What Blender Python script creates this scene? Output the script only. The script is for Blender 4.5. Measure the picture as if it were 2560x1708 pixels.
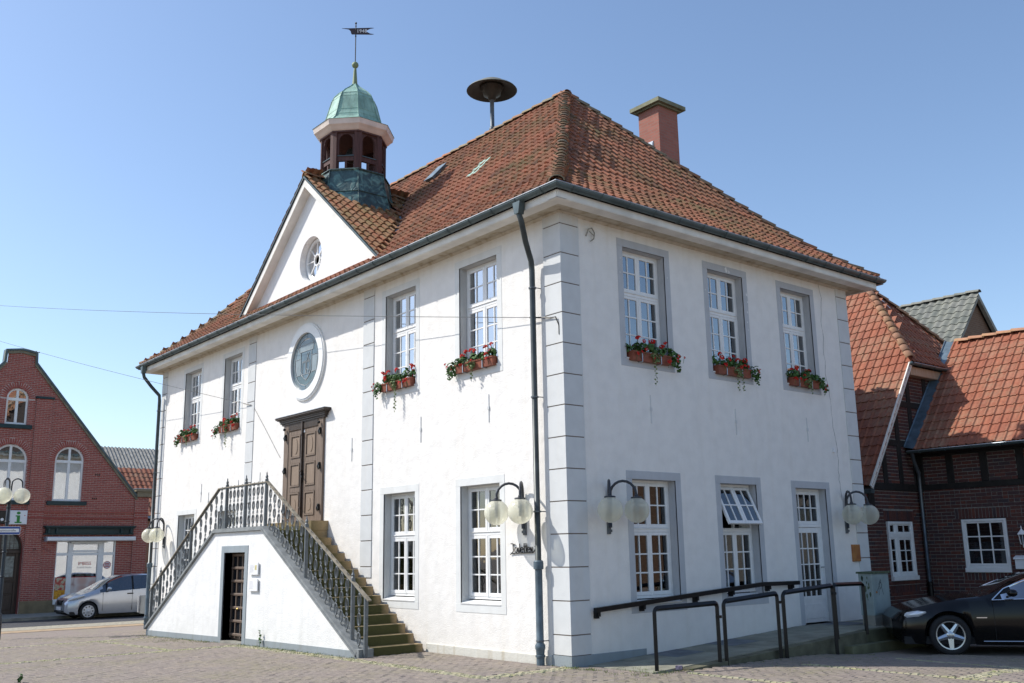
import bpy, math, random
from math import sin, cos, pi, sqrt, radians, atan2, hypot
from mathutils import Vector, Matrix
random.seed(7)
for o in list(bpy.data.objects): bpy.data.objects.remove(o)
SC = bpy.context.scene
COL = SC.collection
# ---------------------------------------------------------------- camera, sky, sun, exposure
CAMLOC = Vector((11.0038, -10.1981, 1.7))
cam = bpy.data.cameras.new("camera"); camo = bpy.data.objects.new("camera", cam); COL.objects.link(camo)
cam.sensor_width = 36; cam.lens = 34.1335; cam.clip_end = 3000; cam.clip_start = .1
def cam_matrix():
    yaw, pit, roll = 0.8768731, 0.21291983, -0.01726802
    f = Vector((-sin(yaw)*cos(pit), cos(yaw)*cos(pit), sin(pit)))
    r = Vector((cos(yaw), sin(yaw), 0)); u = r.cross(f)
    R = cos(roll)*r + sin(roll)*u; U = -sin(roll)*r + cos(roll)*u
    m = Matrix(((R.x, U.x, -f.x), (R.y, U.y, -f.y), (R.z, U.z, -f.z)))
    return Matrix.Translation(CAMLOC) @ m.to_4x4()
camo.matrix_world = cam_matrix(); SC.camera = camo
SUN_EL, SUN_AZ = 45.8, 226.7
w = bpy.data.worlds.new("World"); SC.world = w; w.use_nodes = True
nt = w.node_tree; bg = nt.nodes['Background']
sky = nt.nodes.new('ShaderNodeTexSky'); sky.sky_type = 'NISHITA'; sky.sun_disc = False
sky.sun_elevation = radians(SUN_EL); sky.sun_rotation = radians(SUN_AZ)
sky.altitude = 50; sky.air_density = 1.0; sky.dust_density = 0.9; sky.ozone_density = 2.4
nt.links.new(sky.outputs[0], bg.inputs[0]); bg.inputs[1].default_value = 0.15
sl = bpy.data.lights.new("sun", 'SUN'); sl.energy = 3.9; sl.angle = radians(0.55); sl.color = (1, .955, .89)
so = bpy.data.objects.new("sun", sl); COL.objects.link(so)
az = radians(SUN_AZ); el = radians(SUN_EL)
sdir = Vector((sin(az)*cos(el), cos(az)*cos(el), sin(el)))
so.rotation_euler = sdir.to_track_quat('Z', 'Y').to_euler(); so.location = (-20, -15, 30)
SC.view_settings.view_transform = 'Standard'; SC.view_settings.look = 'None'
SC.view_settings.gamma = 1; SC.view_settings.use_curve_mapping = False
SC.view_settings.exposure = 0.38
SC.render.resolution_x = 1024; SC.render.resolution_y = 683

# ---------------------------------------------------------------- mesh helper
class MB:
    def __init__(s, M=None):
        s.v = []; s.f = []; s.mi = []; s.M = M; s.cur = 0
        s.flip = M is not None and M.to_3x3().determinant() < 0
    def vadd(s, pts):
        n = len(s.v)
        if s.M is not None: s.v += [tuple(s.M @ Vector(p)) for p in pts]
        else: s.v += [tuple(p) for p in pts]
        return n
    def fadd(s, idx):
        s.f.append(tuple(reversed(idx)) if s.flip else tuple(idx)); s.mi.append(s.cur)
    def poly(s, pts):
        n = s.vadd(pts); s.fadd(range(n, n+len(pts)))
    def box(s, x0, x1, y0, y1, z0, z1):
        if x0 > x1: x0, x1 = x1, x0
        if y0 > y1: y0, y1 = y1, y0
        if z0 > z1: z0, z1 = z1, z0
        n = s.vadd([(x0,y0,z0),(x1,y0,z0),(x1,y1,z0),(x0,y1,z0),(x0,y0,z1),(x1,y0,z1),(x1,y1,z1),(x0,y1,z1)])
        for q in ((0,3,2,1),(4,5,6,7),(0,1,5,4),(1,2,6,5),(2,3,7,6),(3,0,4,7)): s.fadd([n+i for i in q])
    def cbox(s, x0, x1, y0, y1, z0, z1, c=.006):
        # box with bevelled vertical/front edges: rounded prism along z seen from front(y=y1 outward)
        s.box(x0, x1, y0, y1-c, z0, z1)
        n = s.vadd([(x0,y1-c,z0),(x1,y1-c,z0),(x1,y1-c,z1),(x0,y1-c,z1),(x0+c,y1,z0+c),(x1-c,y1,z0+c),(x1-c,y1,z1-c),(x0+c,y1,z1-c)])
        for q in ((4,7,6,5),(0,4,5,1),(1,5,6,2),(2,6,7,3),(3,7,4,0)): s.fadd([n+i for i in q])
    def prism(s, poly, a0, a1, axes='xz'):
        # poly: 2-D points; extruded along the remaining axis from a0 to a1
        def P(p, a):
            if axes == 'xz': return (p[0], a, p[1])
            if axes == 'xy': return (p[0], p[1], a)
            return (a, p[0], p[1])
        k = len(poly); n = s.vadd([P(p, a0) for p in poly]+[P(p, a1) for p in poly])
        A = sum(poly[i][0]*poly[(i+1)%k][1]-poly[(i+1)%k][0]*poly[i][1] for i in range(k))
        ordr = list(range(k)) if (A > 0) == (axes != 'xz') else list(range(k-1, -1, -1))
        if a1 < a0: ordr = ordr[::-1]
        s.fadd([n+k+i for i in ordr]); s.fadd([n+i for i in reversed(ordr)])
        for j in range(k):
            a, b = ordr[j], ordr[(j+1)%k]
            s.fadd([n+a, n+b, n+k+b, n+k+a])
    def tube(s, path, r, n=8, closed=False, caps=True):
        path = [Vector(p) for p in path]; k = len(path); rings = []
        rr = r if isinstance(r, (list, tuple)) else [r]*k
        up = None
        for i, p in enumerate(path):
            if closed: t = path[(i+1)%k]-path[i-1]
            else: t = path[min(i+1,k-1)]-path[max(i-1,0)]
            t.normalize()
            if up is None:
                up = Vector((0,0,1)) if abs(t.z) < .9 else Vector((1,0,0))
            a = t.cross(up).normalized(); b = a.cross(t).normalized(); up = b
            st = s.vadd([p + rr[i]*(cos(2*pi*j/n)*a + sin(2*pi*j/n)*b) for j in range(n)])
            rings.append(st)
        m = k if closed else k-1
        for i in range(m):
            A, B = rings[i], rings[(i+1)%k]
            for j in range(n):
                s.fadd([A+j, B+j, B+(j+1)%n, A+(j+1)%n][::-1])
        if caps and not closed:
            s.fadd([rings[0]+j for j in range(n)]); s.fadd([rings[-1]+j for j in reversed(range(n))])
    def lathe(s, prof, c=(0,0,0), n=16, a0=0.0, cap=True):
        rings = []
        for r, z in prof:
            rings.append(s.vadd([(c[0]+r*cos(a0+2*pi*j/n), c[1]+r*sin(a0+2*pi*j/n), c[2]+z) for j in range(n)]))
        for A, B in zip(rings, rings[1:]):
            for j in range(n): s.fadd([A+j, A+(j+1)%n, B+(j+1)%n, B+j])
        if cap:
            s.fadd([rings[0]+j for j in reversed(range(n))]); s.fadd([rings[-1]+j for j in range(n)])
    def sphere(s, c, r, n=12, m=8, sz=1):
        s.lathe([(max(1e-4, r*sin(pi*i/m)), -r*sz*cos(pi*i/m)) for i in range(m+1)], c, n, cap=False)
    def bar(s, p0, p1, wdt, y0, y1):
        # flat bar in the local xz plane from p0 to p1 of width wdt, depth y0..y1
        d = Vector((p1[0]-p0[0], p1[1]-p0[1])); d.normalize(); nrm = Vector((-d.y, d.x))*wdt/2
        s.prism([(p0[0]-nrm.x,p0[1]-nrm.y),(p1[0]-nrm.x,p1[1]-nrm.y),(p1[0]+nrm.x,p1[1]+nrm.y),(p0[0]+nrm.x,p0[1]+nrm.y)], y0, y1)
    def band(s, path, wdt, y0, y1, closed=False):
        # mitred band along a 2-D path (xz), offset symmetrically
        P = [Vector(p) for p in path]; k = len(P); L = []; R = []
        for i in range(k):
            a = P[i-1] if (i > 0 or closed) else None
            b = P[(i+1)%k] if (i < k-1 or closed) else None
            d1 = (P[i]-a).normalized() if a is not None else (b-P[i]).normalized()
            d2 = (b-P[i]).normalized() if b is not None else d1
            n1 = Vector((-d1.y, d1.x)); n2 = Vector((-d2.y, d2.x)); n = (n1+n2)
            n = n.normalized()*(wdt/2/max(.3, (n.normalized()).dot(n1)))
            L.append(P[i]+n); R.append(P[i]-n)
        m = k if closed else k-1
        for i in range(m):
            j = (i+1)%k
            s.prism([tuple(R[i]), tuple(R[j]), tuple(L[j]), tuple(L[i])], y0, y1)
    def build(s, name, mats, parent=None, smooth=False, **tags):
        me = bpy.data.meshes.new(name); me.from_pydata(s.v, [], s.f)
        if not isinstance(mats, (list, tuple)): mats = [mats]
        for m in mats: me.materials.append(m)
        if len(mats) > 1: me.polygons.foreach_set('material_index', s.mi)
        if smooth: me.polygons.foreach_set('use_smooth', [True]*len(s.f))
        me.update()
        return link(name, me, parent, **tags)
def link(name, me, parent=None, **tags):
    o = bpy.data.objects.new(name, me); COL.objects.link(o)
    if parent: o.parent = parent
    for k, v in tags.items():
        if v: o[k] = v
    return o
def thing(name, label, cat, group=None, loc=(0,0,0)):
    o = bpy.data.objects.new(name, None); COL.objects.link(o); o.location = loc
    o['label'] = label; o['category'] = cat
    if group: o['group'] = group
    return o
def tag(o, label, cat, group=None):
    o['label'] = label; o['category'] = cat
    if group: o['group'] = group
    return o
def autosmooth(o, ang=35):
    for p in o.data.polygons: p.use_smooth = True
    try: o.data.set_sharp_from_angle(angle=radians(ang))
    except Exception: pass
    return o
def text_mesh(txt, size, ext=.002, space=1.0):
    cu = bpy.data.curves.new('t', 'FONT'); cu.body = txt; cu.size = size; cu.extrude = ext; cu.space_character = space
    cu.align_x = 'CENTER'; cu.align_y = 'CENTER'; cu.resolution_u = 2
    ob = bpy.data.objects.new('t', cu); COL.objects.link(ob)
    dg = bpy.context.evaluated_depsgraph_get(); me = bpy.data.meshes.new_from_object(ob.evaluated_get(dg))
    bpy.data.objects.remove(ob); return me
def put_text(name, txt, size, M, mt, parent, ext=.002, space=1.0, **tags):
    me = text_mesh(txt, size, ext, space); me.materials.clear(); me.materials.append(mt); me.name = name
    me.transform(M)
    return link(name, me, parent, **tags)

# facade frames: local (u along wall, w outward, z)
def frame(o, u, wv): return Matrix(((u[0], wv[0], 0, o[0]), (u[1], wv[1], 0, o[1]), (0, 0, 1, o[2]), (0, 0, 0, 1)))
FR = frame((0,0,0), (1,0), (0,-1))
SD = frame((0,0,0), (0,1), (1,0))
# text frame: text local x along u, y up, z outward
def tframe(F, u, wd, z):
    U = (F @ Vector((1,0,0)) - F @ Vector((0,0,0))); W = (F @ Vector((0,1,0)) - F @ Vector((0,0,0))); o = F @ Vector((u, wd, z))
    return Matrix(((U.x, 0, W.x, o.x), (U.y, 0, W.y, o.y), (0, 1, 0, o.z), (0, 0, 0, 1)))

# ---------------------------------------------------------------- materials
def newmat(name):
    m = bpy.data.materials.new(name); m.use_nodes = True
    n = m.node_tree.nodes; b = n['Principled BSDF']; return m, n, m.node_tree.links, b
def tex(n, l, kind, scale, detail=4, vec=None, **kw):
    t = n.new(kind)
    t.inputs['Scale'].default_value = scale
    if 'Detail' in t.inputs: t.inputs['Detail'].default_value = detail
    for k, v in kw.items(): t.inputs[k].default_value = v
    if vec is not None: l.new(vec, t.inputs['Vector'])
    return t
def ramp(n, l, src, stops):
    r = n.new('ShaderNodeValToRGB'); cr = r.color_ramp
    while len(cr.elements) < len(stops): cr.elements.new(.5)
    for e, (p, c) in zip(cr.elements, stops):
        e.position = p; e.color = (*c, 1) if len(c) == 3 else c
    l.new(src, r.inputs[0]); return r
def mix(n, l, a, b, f, mode='MIX'):
    m = n.new('ShaderNodeMix'); m.data_type = 'RGBA'; m.blend_type = mode
    for i, s in ((6, a), (7, b)):
        if isinstance(s, tuple): m.inputs[i].default_value = (*s, 1)
        else: l.new(s, m.inputs[i])
    if isinstance(f, (int, float)): m.inputs[0].default_value = f
    else: l.new(f, m.inputs[0])
    return m.outputs[2]
def math_(n, l, op, a, b=0.0):
    m = n.new('ShaderNodeMath'); m.operation = op
    for i, s in ((0, a), (1, b)):
        if isinstance(s, (int, float)): m.inputs[i].default_value = s
        else: l.new(s, m.inputs[i])
    return m.outputs[0]
def bump(n, l, b, h, strength=.3, dist=.01):
    bp = n.new('ShaderNodeBump'); bp.inputs['Strength'].default_value = strength; bp.inputs['Distance'].default_value = dist
    l.new(h, bp.inputs['Height']); l.new(bp.outputs[0], b.inputs['Normal']); return bp
def pos(n):
    return n.new('ShaderNodeNewGeometry').outputs['Position']
def simple(name, col, rough=.6, metal=0.0, var=.12, vs=6.0, bs=0.0, bscale=60, spec=.4, coat=0.0):
    m, n, l, b = newmat(name); P = pos(n)
    t = tex(n, l, 'ShaderNodeTexNoise', vs, 5, P)
    lo = tuple(c*(1-var) for c in col); hi = tuple(min(1, c*(1+var)) for c in col)
    r = ramp(n, l, t.outputs[0], [(.3, lo), (.7, hi)]); l.new(r.outputs[0], b.inputs['Base Color'])
    b.inputs['Roughness'].default_value = rough; b.inputs['Metallic'].default_value = metal
    b.inputs['Specular IOR Level'].default_value = spec
    if coat: b.inputs['Coat Weight'].default_value = coat; b.inputs['Coat Roughness'].default_value = .03
    if bs:
        t2 = tex(n, l, 'ShaderNodeTexNoise', bscale, 3, P); bump(n, l, b, t2.outputs[0], bs, .01)
    return m
def plaster(name, col, rough_bump=.35, scale=70, stain=(.62,.56,.45), amount=.25, eaves=.9):
    m, n, l, b = newmat(name); P = pos(n)
    big = tex(n, l, 'ShaderNodeTexNoise', .6, 6, P); med = tex(n, l, 'ShaderNodeTexNoise', 4, 6, P)
    c0 = mix(n, l, tuple(c*.93 for c in col), col, ramp(n, l, med.outputs[0], [(.3,(0,0,0)),(.6,(1,1,1))]).outputs[0])
    mp = n.new('ShaderNodeMapping'); mp.inputs['Scale'].default_value = (5, 5, .35); l.new(P, mp.inputs[0])
    stv = tex(n, l, 'ShaderNodeTexNoise', 1.2, 5, mp.outputs[0])
    sep = n.new('ShaderNodeSeparateXYZ'); l.new(P, sep.inputs[0])
    # dirt towards ground splash zone and under the eaves, broken by noise (real wear)
    low = n.new('ShaderNodeMapRange'); low.inputs[1].default_value = .75; low.inputs[2].default_value = -.2; l.new(sep.outputs[2], low.inputs[0])
    mm = math_(n, l, 'MULTIPLY', low.outputs[0], big.outputs[0])
    up = n.new('ShaderNodeMapRange'); up.inputs[1].default_value = 6.7; up.inputs[2].default_value = 7.15; l.new(sep.outputs[2], up.inputs[0])
    mu = math_(n, l, 'MULTIPLY', up.outputs[0], stv.outputs[0])
    f1 = ramp(n, l, stv.outputs[0], [(.52,(0,0,0)),(.8,(1,1,1))]).outputs[0]
    fac = math_(n, l, 'ADD', math_(n, l, 'MULTIPLY', f1, amount), math_(n, l, 'ADD', math_(n, l, 'MULTIPLY', mm, .55), math_(n, l, 'MULTIPLY', mu, eaves)))
    fac = math_(n, l, 'MINIMUM', fac, .8)
    c = mix(n, l, c0, stain, fac)
    l.new(c, b.inputs['Base Color']); b.inputs['Roughness'].default_value = .9; b.inputs['Specular IOR Level'].default_value = .15
    t2 = tex(n, l, 'ShaderNodeTexNoise', scale, 4, P); t3 = tex(n, l, 'ShaderNodeTexNoise', scale*.12, 3, P)
    h = math_(n, l, 'ADD', t2.outputs[0], math_(n, l, 'MULTIPLY', t3.outputs[0], 1.5))
    bump(n, l, b, h, rough_bump, .012); return m
def piece_mat(name, cols, rough=.85, bs=.25, bscale=80, moss=None, mossamt=.4, spec=.2, mossscale=1.5):
    # separate pieces (tiles, bricks, pavers): a tone of its own per piece
    m, n, l, b = newmat(name); g = n.new('ShaderNodeNewGeometry'); oi = n.new('ShaderNodeObjectInfo')
    r = math_(n, l, 'FRACT', math_(n, l, 'ADD', g.outputs['Random Per Island'], oi.outputs['Random']))
    k = len(cols)
    cr = ramp(n, l, r, [((i+.5)/k, c) for i, c in enumerate(cols)])
    P = g.outputs['Position']; nz = tex(n, l, 'ShaderNodeTexNoise', 14, 5, P)
    c = mix(n, l, cr.outputs[0], tuple(x*.55 for x in cols[0]), math_(n, l, 'MULTIPLY', ramp(n, l, nz.outputs[0], [(.45,(0,0,0)),(.75,(1,1,1))]).outputs[0], .55))
    if moss:
        nm = tex(n, l, 'ShaderNodeTexNoise', mossscale, 6, P)
        nm2 = tex(n, l, 'ShaderNodeTexNoise', mossscale*9, 4, P)
        fm = math_(n, l, 'MULTIPLY', ramp(n, l, nm.outputs[0], [(.42,(0,0,0)),(.68,(1,1,1))]).outputs[0], ramp(n, l, nm2.outputs[0], [(.35,(0,0,0)),(.6,(1,1,1))]).outputs[0])
        c = mix(n, l, c, moss, math_(n, l, 'MULTIPLY', fm, mossamt))
    l.new(c, b.inputs['Base Color']); b.inputs['Roughness'].default_value = rough; b.inputs['Specular IOR Level'].default_value = spec
    nb = tex(n, l, 'ShaderNodeTexNoise', bscale, 3, P); bump(n, l, b, nb.outputs[0], bs, .006)
    return m
def glass(name, tint=(.5,.56,.58), refl=.22, rough=.015, wav=.02):
    m, n, l, b = newmat(name); out = n['Material Output']
    tr = n.new('ShaderNodeBsdfTransparent'); tr.inputs[0].default_value = (*tint, 1)
    gl = n.new('ShaderNodeBsdfGlossy'); gl.inputs['Roughness'].default_value = rough; gl.inputs[0].default_value = (.95,.97,1,1)
    nz = tex(n, l, 'ShaderNodeTexNoise', 3.5, 2, pos(n)); bp = n.new('ShaderNodeBump'); bp.inputs['Strength'].default_value = wav; bp.inputs['Distance'].default_value = .05
    l.new(nz.outputs[0], bp.inputs['Height']); l.new(bp.outputs[0], gl.inputs['Normal'])
    fr = n.new('ShaderNodeFresnel'); fr.inputs[0].default_value = 1.5
    f = math_(n, l, 'MINIMUM', math_(n, l, 'ADD', math_(n, l, 'MULTIPLY', fr.outputs[0], 1.6), refl), 1.0)
    mx = n.new('ShaderNodeMixShader'); l.new(f, mx.inputs[0]); l.new(tr.outputs[0], mx.inputs[1]); l.new(gl.outputs[0], mx.inputs[2])
    l.new(mx.outputs[0], out.inputs['Surface']); return m
M_WALL = plaster('white_plaster', (.82,.80,.76), .55, 55, amount=.16)
M_WALLG = plaster('gable_plaster', (.81,.805,.79), .4, 55, amount=.12, eaves=0)
M_WALL2 = plaster('stair_plaster', (.81,.81,.79), .6, 40, stain=(.55,.55,.5), amount=.22)
M_QUOIN = plaster('quoin_render', (.63,.645,.64), .12, 40, amount=.18)
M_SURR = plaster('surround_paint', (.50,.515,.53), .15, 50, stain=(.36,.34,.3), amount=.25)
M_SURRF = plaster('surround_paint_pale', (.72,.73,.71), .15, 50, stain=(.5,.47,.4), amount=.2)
M_PLINTH = plaster('plinth_paint', (.30,.345,.37), .3, 40, stain=(.2,.2,.17), amount=.35)
M_JOINT = simple('joint_dark', (.20,.165,.14), .95)
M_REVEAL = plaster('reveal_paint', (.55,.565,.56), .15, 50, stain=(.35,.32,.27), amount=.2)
M_WOODW = simple('white_window_paint', (.80,.80,.78), .38, var=.05, vs=9, bs=.05, bscale=30)
M_SOFFIT = plaster('soffit_boards', (.66,.62,.52), .2, 30, stain=(.33,.25,.15), amount=.5)
M_FASCIA = simple('fascia_paint', (.74,.72,.66), .55, var=.12, vs=3, bs=.1)
M_GLASS = glass('window_glass', refl=.42)
M_GLASSS = glass('window_glass_side', refl=.20)
M_GLASSD = glass('window_glass_low', refl=.06)
M_CURT = simple('curtain', (.62,.62,.56), .9, var=.15, vs=3)
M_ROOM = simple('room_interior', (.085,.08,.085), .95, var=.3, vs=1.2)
M_ZINC = simple('gutter_zinc', (.085,.115,.12), .42, .35, var=.25, vs=3, bs=.06)
M_ZINCB = simple('bright_zinc', (.42,.46,.5), .4, .6, var=.2, vs=4)
M_LEAD = simple('valley_lead', (.13,.18,.22), .45, .4, var=.3, vs=5)
M_PIPE = simple('drain_pipe_paint', (.05,.06,.06), .4, .2, var=.3, vs=5)
M_PIPELOW = simple('drain_pipe_grey_blue', (.09,.125,.15), .45, .15, var=.25, vs=9)
M_IRON = simple('railing_iron', (.125,.14,.15), .5, .3, var=.2, vs=12)
M_BLACK = simple('black_paint', (.0065,.0065,.007), .33, 0, var=.35, vs=9, spec=.35)
M_RAILWOOD = simple('handrail_weathered', (.24,.21,.16), .75, var=.4, vs=7, bs=.2)
M_STEP = None
M_DOOR = None
M_TILE = piece_mat('clay_tile', [(.29,.12,.07),(.35,.135,.08),(.22,.105,.065),(.17,.085,.058),(.38,.155,.09),(.29,.135,.08)], .8, .3, 60, moss=(.13,.115,.055), mossamt=.9, mossscale=.7)
M_TILEOLD = piece_mat('clay_tile_lichen', [(.30,.13,.07),(.27,.15,.08),(.34,.13,.07),(.24,.15,.08),(.31,.16,.09)], .85, .35, 60, moss=(.17,.16,.055), mossamt=.8, mossscale=2.2)
M_RIDGE = piece_mat('ridge_tile', [(.28,.22,.15),(.34,.17,.10),(.24,.21,.16),(.37,.15,.08)], .9, .5, 40, moss=(.16,.16,.09), mossamt=.8, mossscale=3)
M_RIDGE2 = piece_mat('new_ridge_tile', [(.42,.23,.14),(.40,.20,.12),(.36,.20,.13)], .75, .2, 40, moss=(.30,.26,.1), mossamt=.4, mossscale=3)
M_TILE2 = piece_mat('new_clay_tile', [(.30,.105,.062),(.33,.115,.065),(.27,.095,.058),(.32,.13,.08)], .7, .15, 40, moss=(.30,.22,.14), mossamt=.55, mossscale=1.2)
M_TILEG = piece_mat('grey_tile', [(.19,.195,.17),(.22,.22,.195),(.16,.17,.15)], .85, .3, 50, moss=(.26,.26,.2), mossamt=.5, mossscale=2)
M_BRICK = piece_mat('red_brick', [(.34,.095,.075),(.38,.11,.085),(.30,.085,.07),(.41,.13,.10),(.36,.10,.08)], .85, .3, 90)
M_BRICKD = piece_mat('clinker_brick', [(.105,.045,.038),(.075,.04,.042),(.13,.05,.038),(.06,.045,.05),(.15,.05,.036)], .75, .3, 90)
M_MORTAR = simple('mortar', (.52,.42,.38), .95, var=.2, vs=20, bs=.3)
M_MORTARD = simple('mortar_grey', (.24,.225,.20), .95, var=.2, vs=20, bs=.3)
M_TIMBER = simple('black_timber', (.016,.013,.011), .7, var=.4, vs=8, bs=.3)
M_COPPER = None
M_PAVER = piece_mat('paver', [(.235,.20,.175),(.26,.22,.19),(.22,.185,.165),(.27,.23,.195),(.245,.21,.185),(.28,.235,.195)], .9, .35, 120, moss=(.21,.20,.10), mossamt=.45, mossscale=.8)
M_SETT = piece_mat('sett_stone', [(.37,.33,.22),(.33,.31,.22),(.41,.37,.26),(.29,.28,.2)], .9, .5, 60, moss=(.20,.23,.07), mossamt=.7, mossscale=3)
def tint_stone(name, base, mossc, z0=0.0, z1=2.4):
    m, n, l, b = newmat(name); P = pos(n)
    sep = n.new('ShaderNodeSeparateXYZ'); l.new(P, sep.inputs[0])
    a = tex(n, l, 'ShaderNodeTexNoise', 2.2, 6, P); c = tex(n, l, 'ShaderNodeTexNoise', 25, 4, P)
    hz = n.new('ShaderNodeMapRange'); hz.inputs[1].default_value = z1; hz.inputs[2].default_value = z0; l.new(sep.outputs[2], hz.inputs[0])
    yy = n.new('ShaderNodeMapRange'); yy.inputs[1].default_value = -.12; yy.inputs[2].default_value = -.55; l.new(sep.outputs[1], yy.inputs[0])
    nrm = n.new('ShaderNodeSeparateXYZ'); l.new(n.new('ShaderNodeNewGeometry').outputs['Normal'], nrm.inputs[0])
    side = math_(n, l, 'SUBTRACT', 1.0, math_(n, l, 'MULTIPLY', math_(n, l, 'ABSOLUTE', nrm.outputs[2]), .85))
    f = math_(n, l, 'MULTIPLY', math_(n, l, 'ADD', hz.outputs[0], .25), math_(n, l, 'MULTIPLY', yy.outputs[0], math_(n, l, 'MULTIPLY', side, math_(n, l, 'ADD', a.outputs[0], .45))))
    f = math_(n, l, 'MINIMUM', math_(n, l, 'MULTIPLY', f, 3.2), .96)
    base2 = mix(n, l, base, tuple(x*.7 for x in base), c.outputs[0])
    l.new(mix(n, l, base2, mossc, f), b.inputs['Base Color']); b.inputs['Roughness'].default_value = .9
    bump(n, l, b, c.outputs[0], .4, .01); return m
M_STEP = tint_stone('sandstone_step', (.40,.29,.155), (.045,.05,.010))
def copper():
    m, n, l, b = newmat('verdigris_copper'); P = pos(n)
    a = tex(n, l, 'ShaderNodeTexNoise', 3, 7, P); sep = n.new('ShaderNodeSeparateXYZ'); l.new(P, sep.inputs[0])
    c1 = ramp(n, l, a.outputs[0], [(.25,(.15,.27,.22)),(.5,(.25,.42,.345)),(.75,(.36,.55,.46))])
    mp = n.new('ShaderNodeMapping'); mp.inputs['Scale'].default_value = (9,9,1); l.new(P, mp.inputs[0])
    s = tex(n, l, 'ShaderNodeTexNoise', 1.5, 5, mp.outputs[0])
    c = mix(n, l, c1.outputs[0], (.10,.13,.10), math_(n, l, 'MULTIPLY', ramp(n, l, s.outputs[0], [(.5,(0,0,0)),(.8,(1,1,1))]).outputs[0], .6))
    l.new(c, b.inputs['Base Color']); b.inputs['Roughness'].default_value = .65
    bump(n, l, b, a.outputs[0], .3, .04); return m
M_COPPER = copper()
def copper2():
    m, n, l, b = newmat('dark_copper_sheet'); P = pos(n)
    a = tex(n, l, 'ShaderNodeTexNoise', 5, 7, P, Distortion=1.2)
    c1 = ramp(n, l, a.outputs[0], [(.3,(.035,.06,.06)),(.5,(.06,.115,.115)),(.68,(.16,.30,.26)),(.8,(.24,.40,.34))])
    l.new(c1.outputs[0], b.inputs['Base Color']); b.inputs['Roughness'].default_value = .45; b.inputs['Metallic'].default_value = .25
    bump(n, l, b, a.outputs[0], .5, .05); return m
M_COPPERD = copper2()
def wood(name, a, bcol, sc=(14,14,1.2), rough=.7):
    m, n, l, b = newmat(name); P = pos(n)
    mp = n.new('ShaderNodeMapping'); mp.inputs['Scale'].default_value = sc; l.new(P, mp.inputs[0])
    t = tex(n, l, 'ShaderNodeTexNoise', 2.5, 6, mp.outputs[0]); r = ramp(n, l, t.outputs[0], [(.3, a), (.7, bcol)])
    l.new(r.outputs[0], b.inputs['Base Color']); b.inputs['Roughness'].default_value = rough
    bump(n, l, b, t.outputs[0], .25, .01); return m
M_DOOR = wood('weathered_oak', (.125,.088,.062), (.21,.155,.115))
M_DOORP = wood('door_panel_oak', (.20,.145,.10), (.27,.20,.145))
M_DKWOOD = wood('dark_wood', (.035,.023,.016), (.065,.042,.030), rough=.5)
M_MUNT = wood('door_muntin_wood', (.10,.07,.05), (.16,.11,.08), rough=.6)
M_CUPWOOD = wood('cupola_wood', (.06,.025,.022), (.11,.05,.042), rough=.75)
M_PINK = simple('cornice_pale_paint', (.72,.62,.54), .6, var=.12, vs=4, bs=.15)
M_GLOBE = None
def globe():
    m, n, l, b = newmat('frosted_globe'); out = n['Material Output']
    b.inputs['Base Color'].default_value = (.84,.83,.72,1); b.inputs['Roughness'].default_value = .22; b.inputs['Specular IOR Level'].default_value = .6
    tl = n.new('ShaderNodeBsdfTranslucent'); tl.inputs[0].default_value = (.90,.89,.78,1)
    tr = n.new('ShaderNodeBsdfTransparent'); tr.inputs[0].default_value = (.95,.95,.88,1)
    m1 = n.new('ShaderNodeMixShader'); m1.inputs[0].default_value = .45; l.new(b.outputs[0], m1.inputs[1]); l.new(tl.outputs[0], m1.inputs[2])
    lw = n.new('ShaderNodeLayerWeight'); lw.inputs[0].default_value = .35
    f = math_(n, l, 'SUBTRACT', .62, math_(n, l, 'MULTIPLY', lw.outputs['Facing'], .62))
    m2 = n.new('ShaderNodeMixShader'); l.new(f, m2.inputs[0]); l.new(m1.outputs[0], m2.inputs[1]); l.new(tr.outputs[0], m2.inputs[2])
    l.new(m2.outputs[0], out.inputs['Surface']); return m
M_GLOBE = globe()
M_SOCKET = simple('lamp_socket', (.25,.26,.27), .4, var=.1)
M_TERRA = simple('terracotta_trough', (.22,.065,.035), .6, var=.2, vs=8)
M_LEAF = piece_mat('geranium_leaf', [(.045,.11,.022),(.06,.14,.03),(.035,.09,.02),(.08,.17,.04)], .6, .1, 60, spec=.4)
M_LEAFV = piece_mat('variegated_leaf', [(.16,.22,.09),(.10,.17,.05),(.30,.34,.18),(.22,.28,.12)], .6, .1, 60)
M_PETAL = piece_mat('red_petal', [(.55,.012,.015),(.62,.03,.02),(.45,.008,.015),(.70,.06,.03)], .55, .05, 40)
M_GRASS = piece_mat('grass_blade', [(.12,.17,.035),(.16,.21,.05),(.09,.14,.03),(.22,.23,.08)], .7, .05, 40)
M_SIGNW = simple('white_sign', (.78,.79,.80), .35, var=.03)
M_SIGNB = simple('blue_sign', (.012,.05,.25), .35, var=.08)
M_GREEN = simple('sign_green', (.015,.22,.03), .4, var=.05)
M_DGREEN = simple('dark_green_paint', (.010,.035,.038), .45, var=.2, vs=5)
M_INK = simple('sign_ink', (.03,.03,.035), .5)
M_CAB = simple('cabinet_grey_green', (.27,.33,.32), .6, var=.2, vs=3, bs=.1)
M_CABD = simple('cabinet_algae', (.075,.10,.06), .8, var=.4, vs=14)
M_CONC = simple('concrete', (.27,.26,.22), .9, var=.25, vs=3, bs=.4)
M_SLAB = simple('ramp_slab', (.25,.245,.19), .9, var=.3, vs=2.5, bs=.35)
M_SLABD = simple('ramp_slab_dark', (.15,.16,.17), .85, var=.25, vs=4, bs=.3)
M_CORR = simple('fibre_cement', (.30,.29,.26), .9, var=.35, vs=6, bs=.4)
M_SAND = simple('plinth_sandstone', (.22,.17,.10), .9, var=.25, vs=3, bs=.3)
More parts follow.
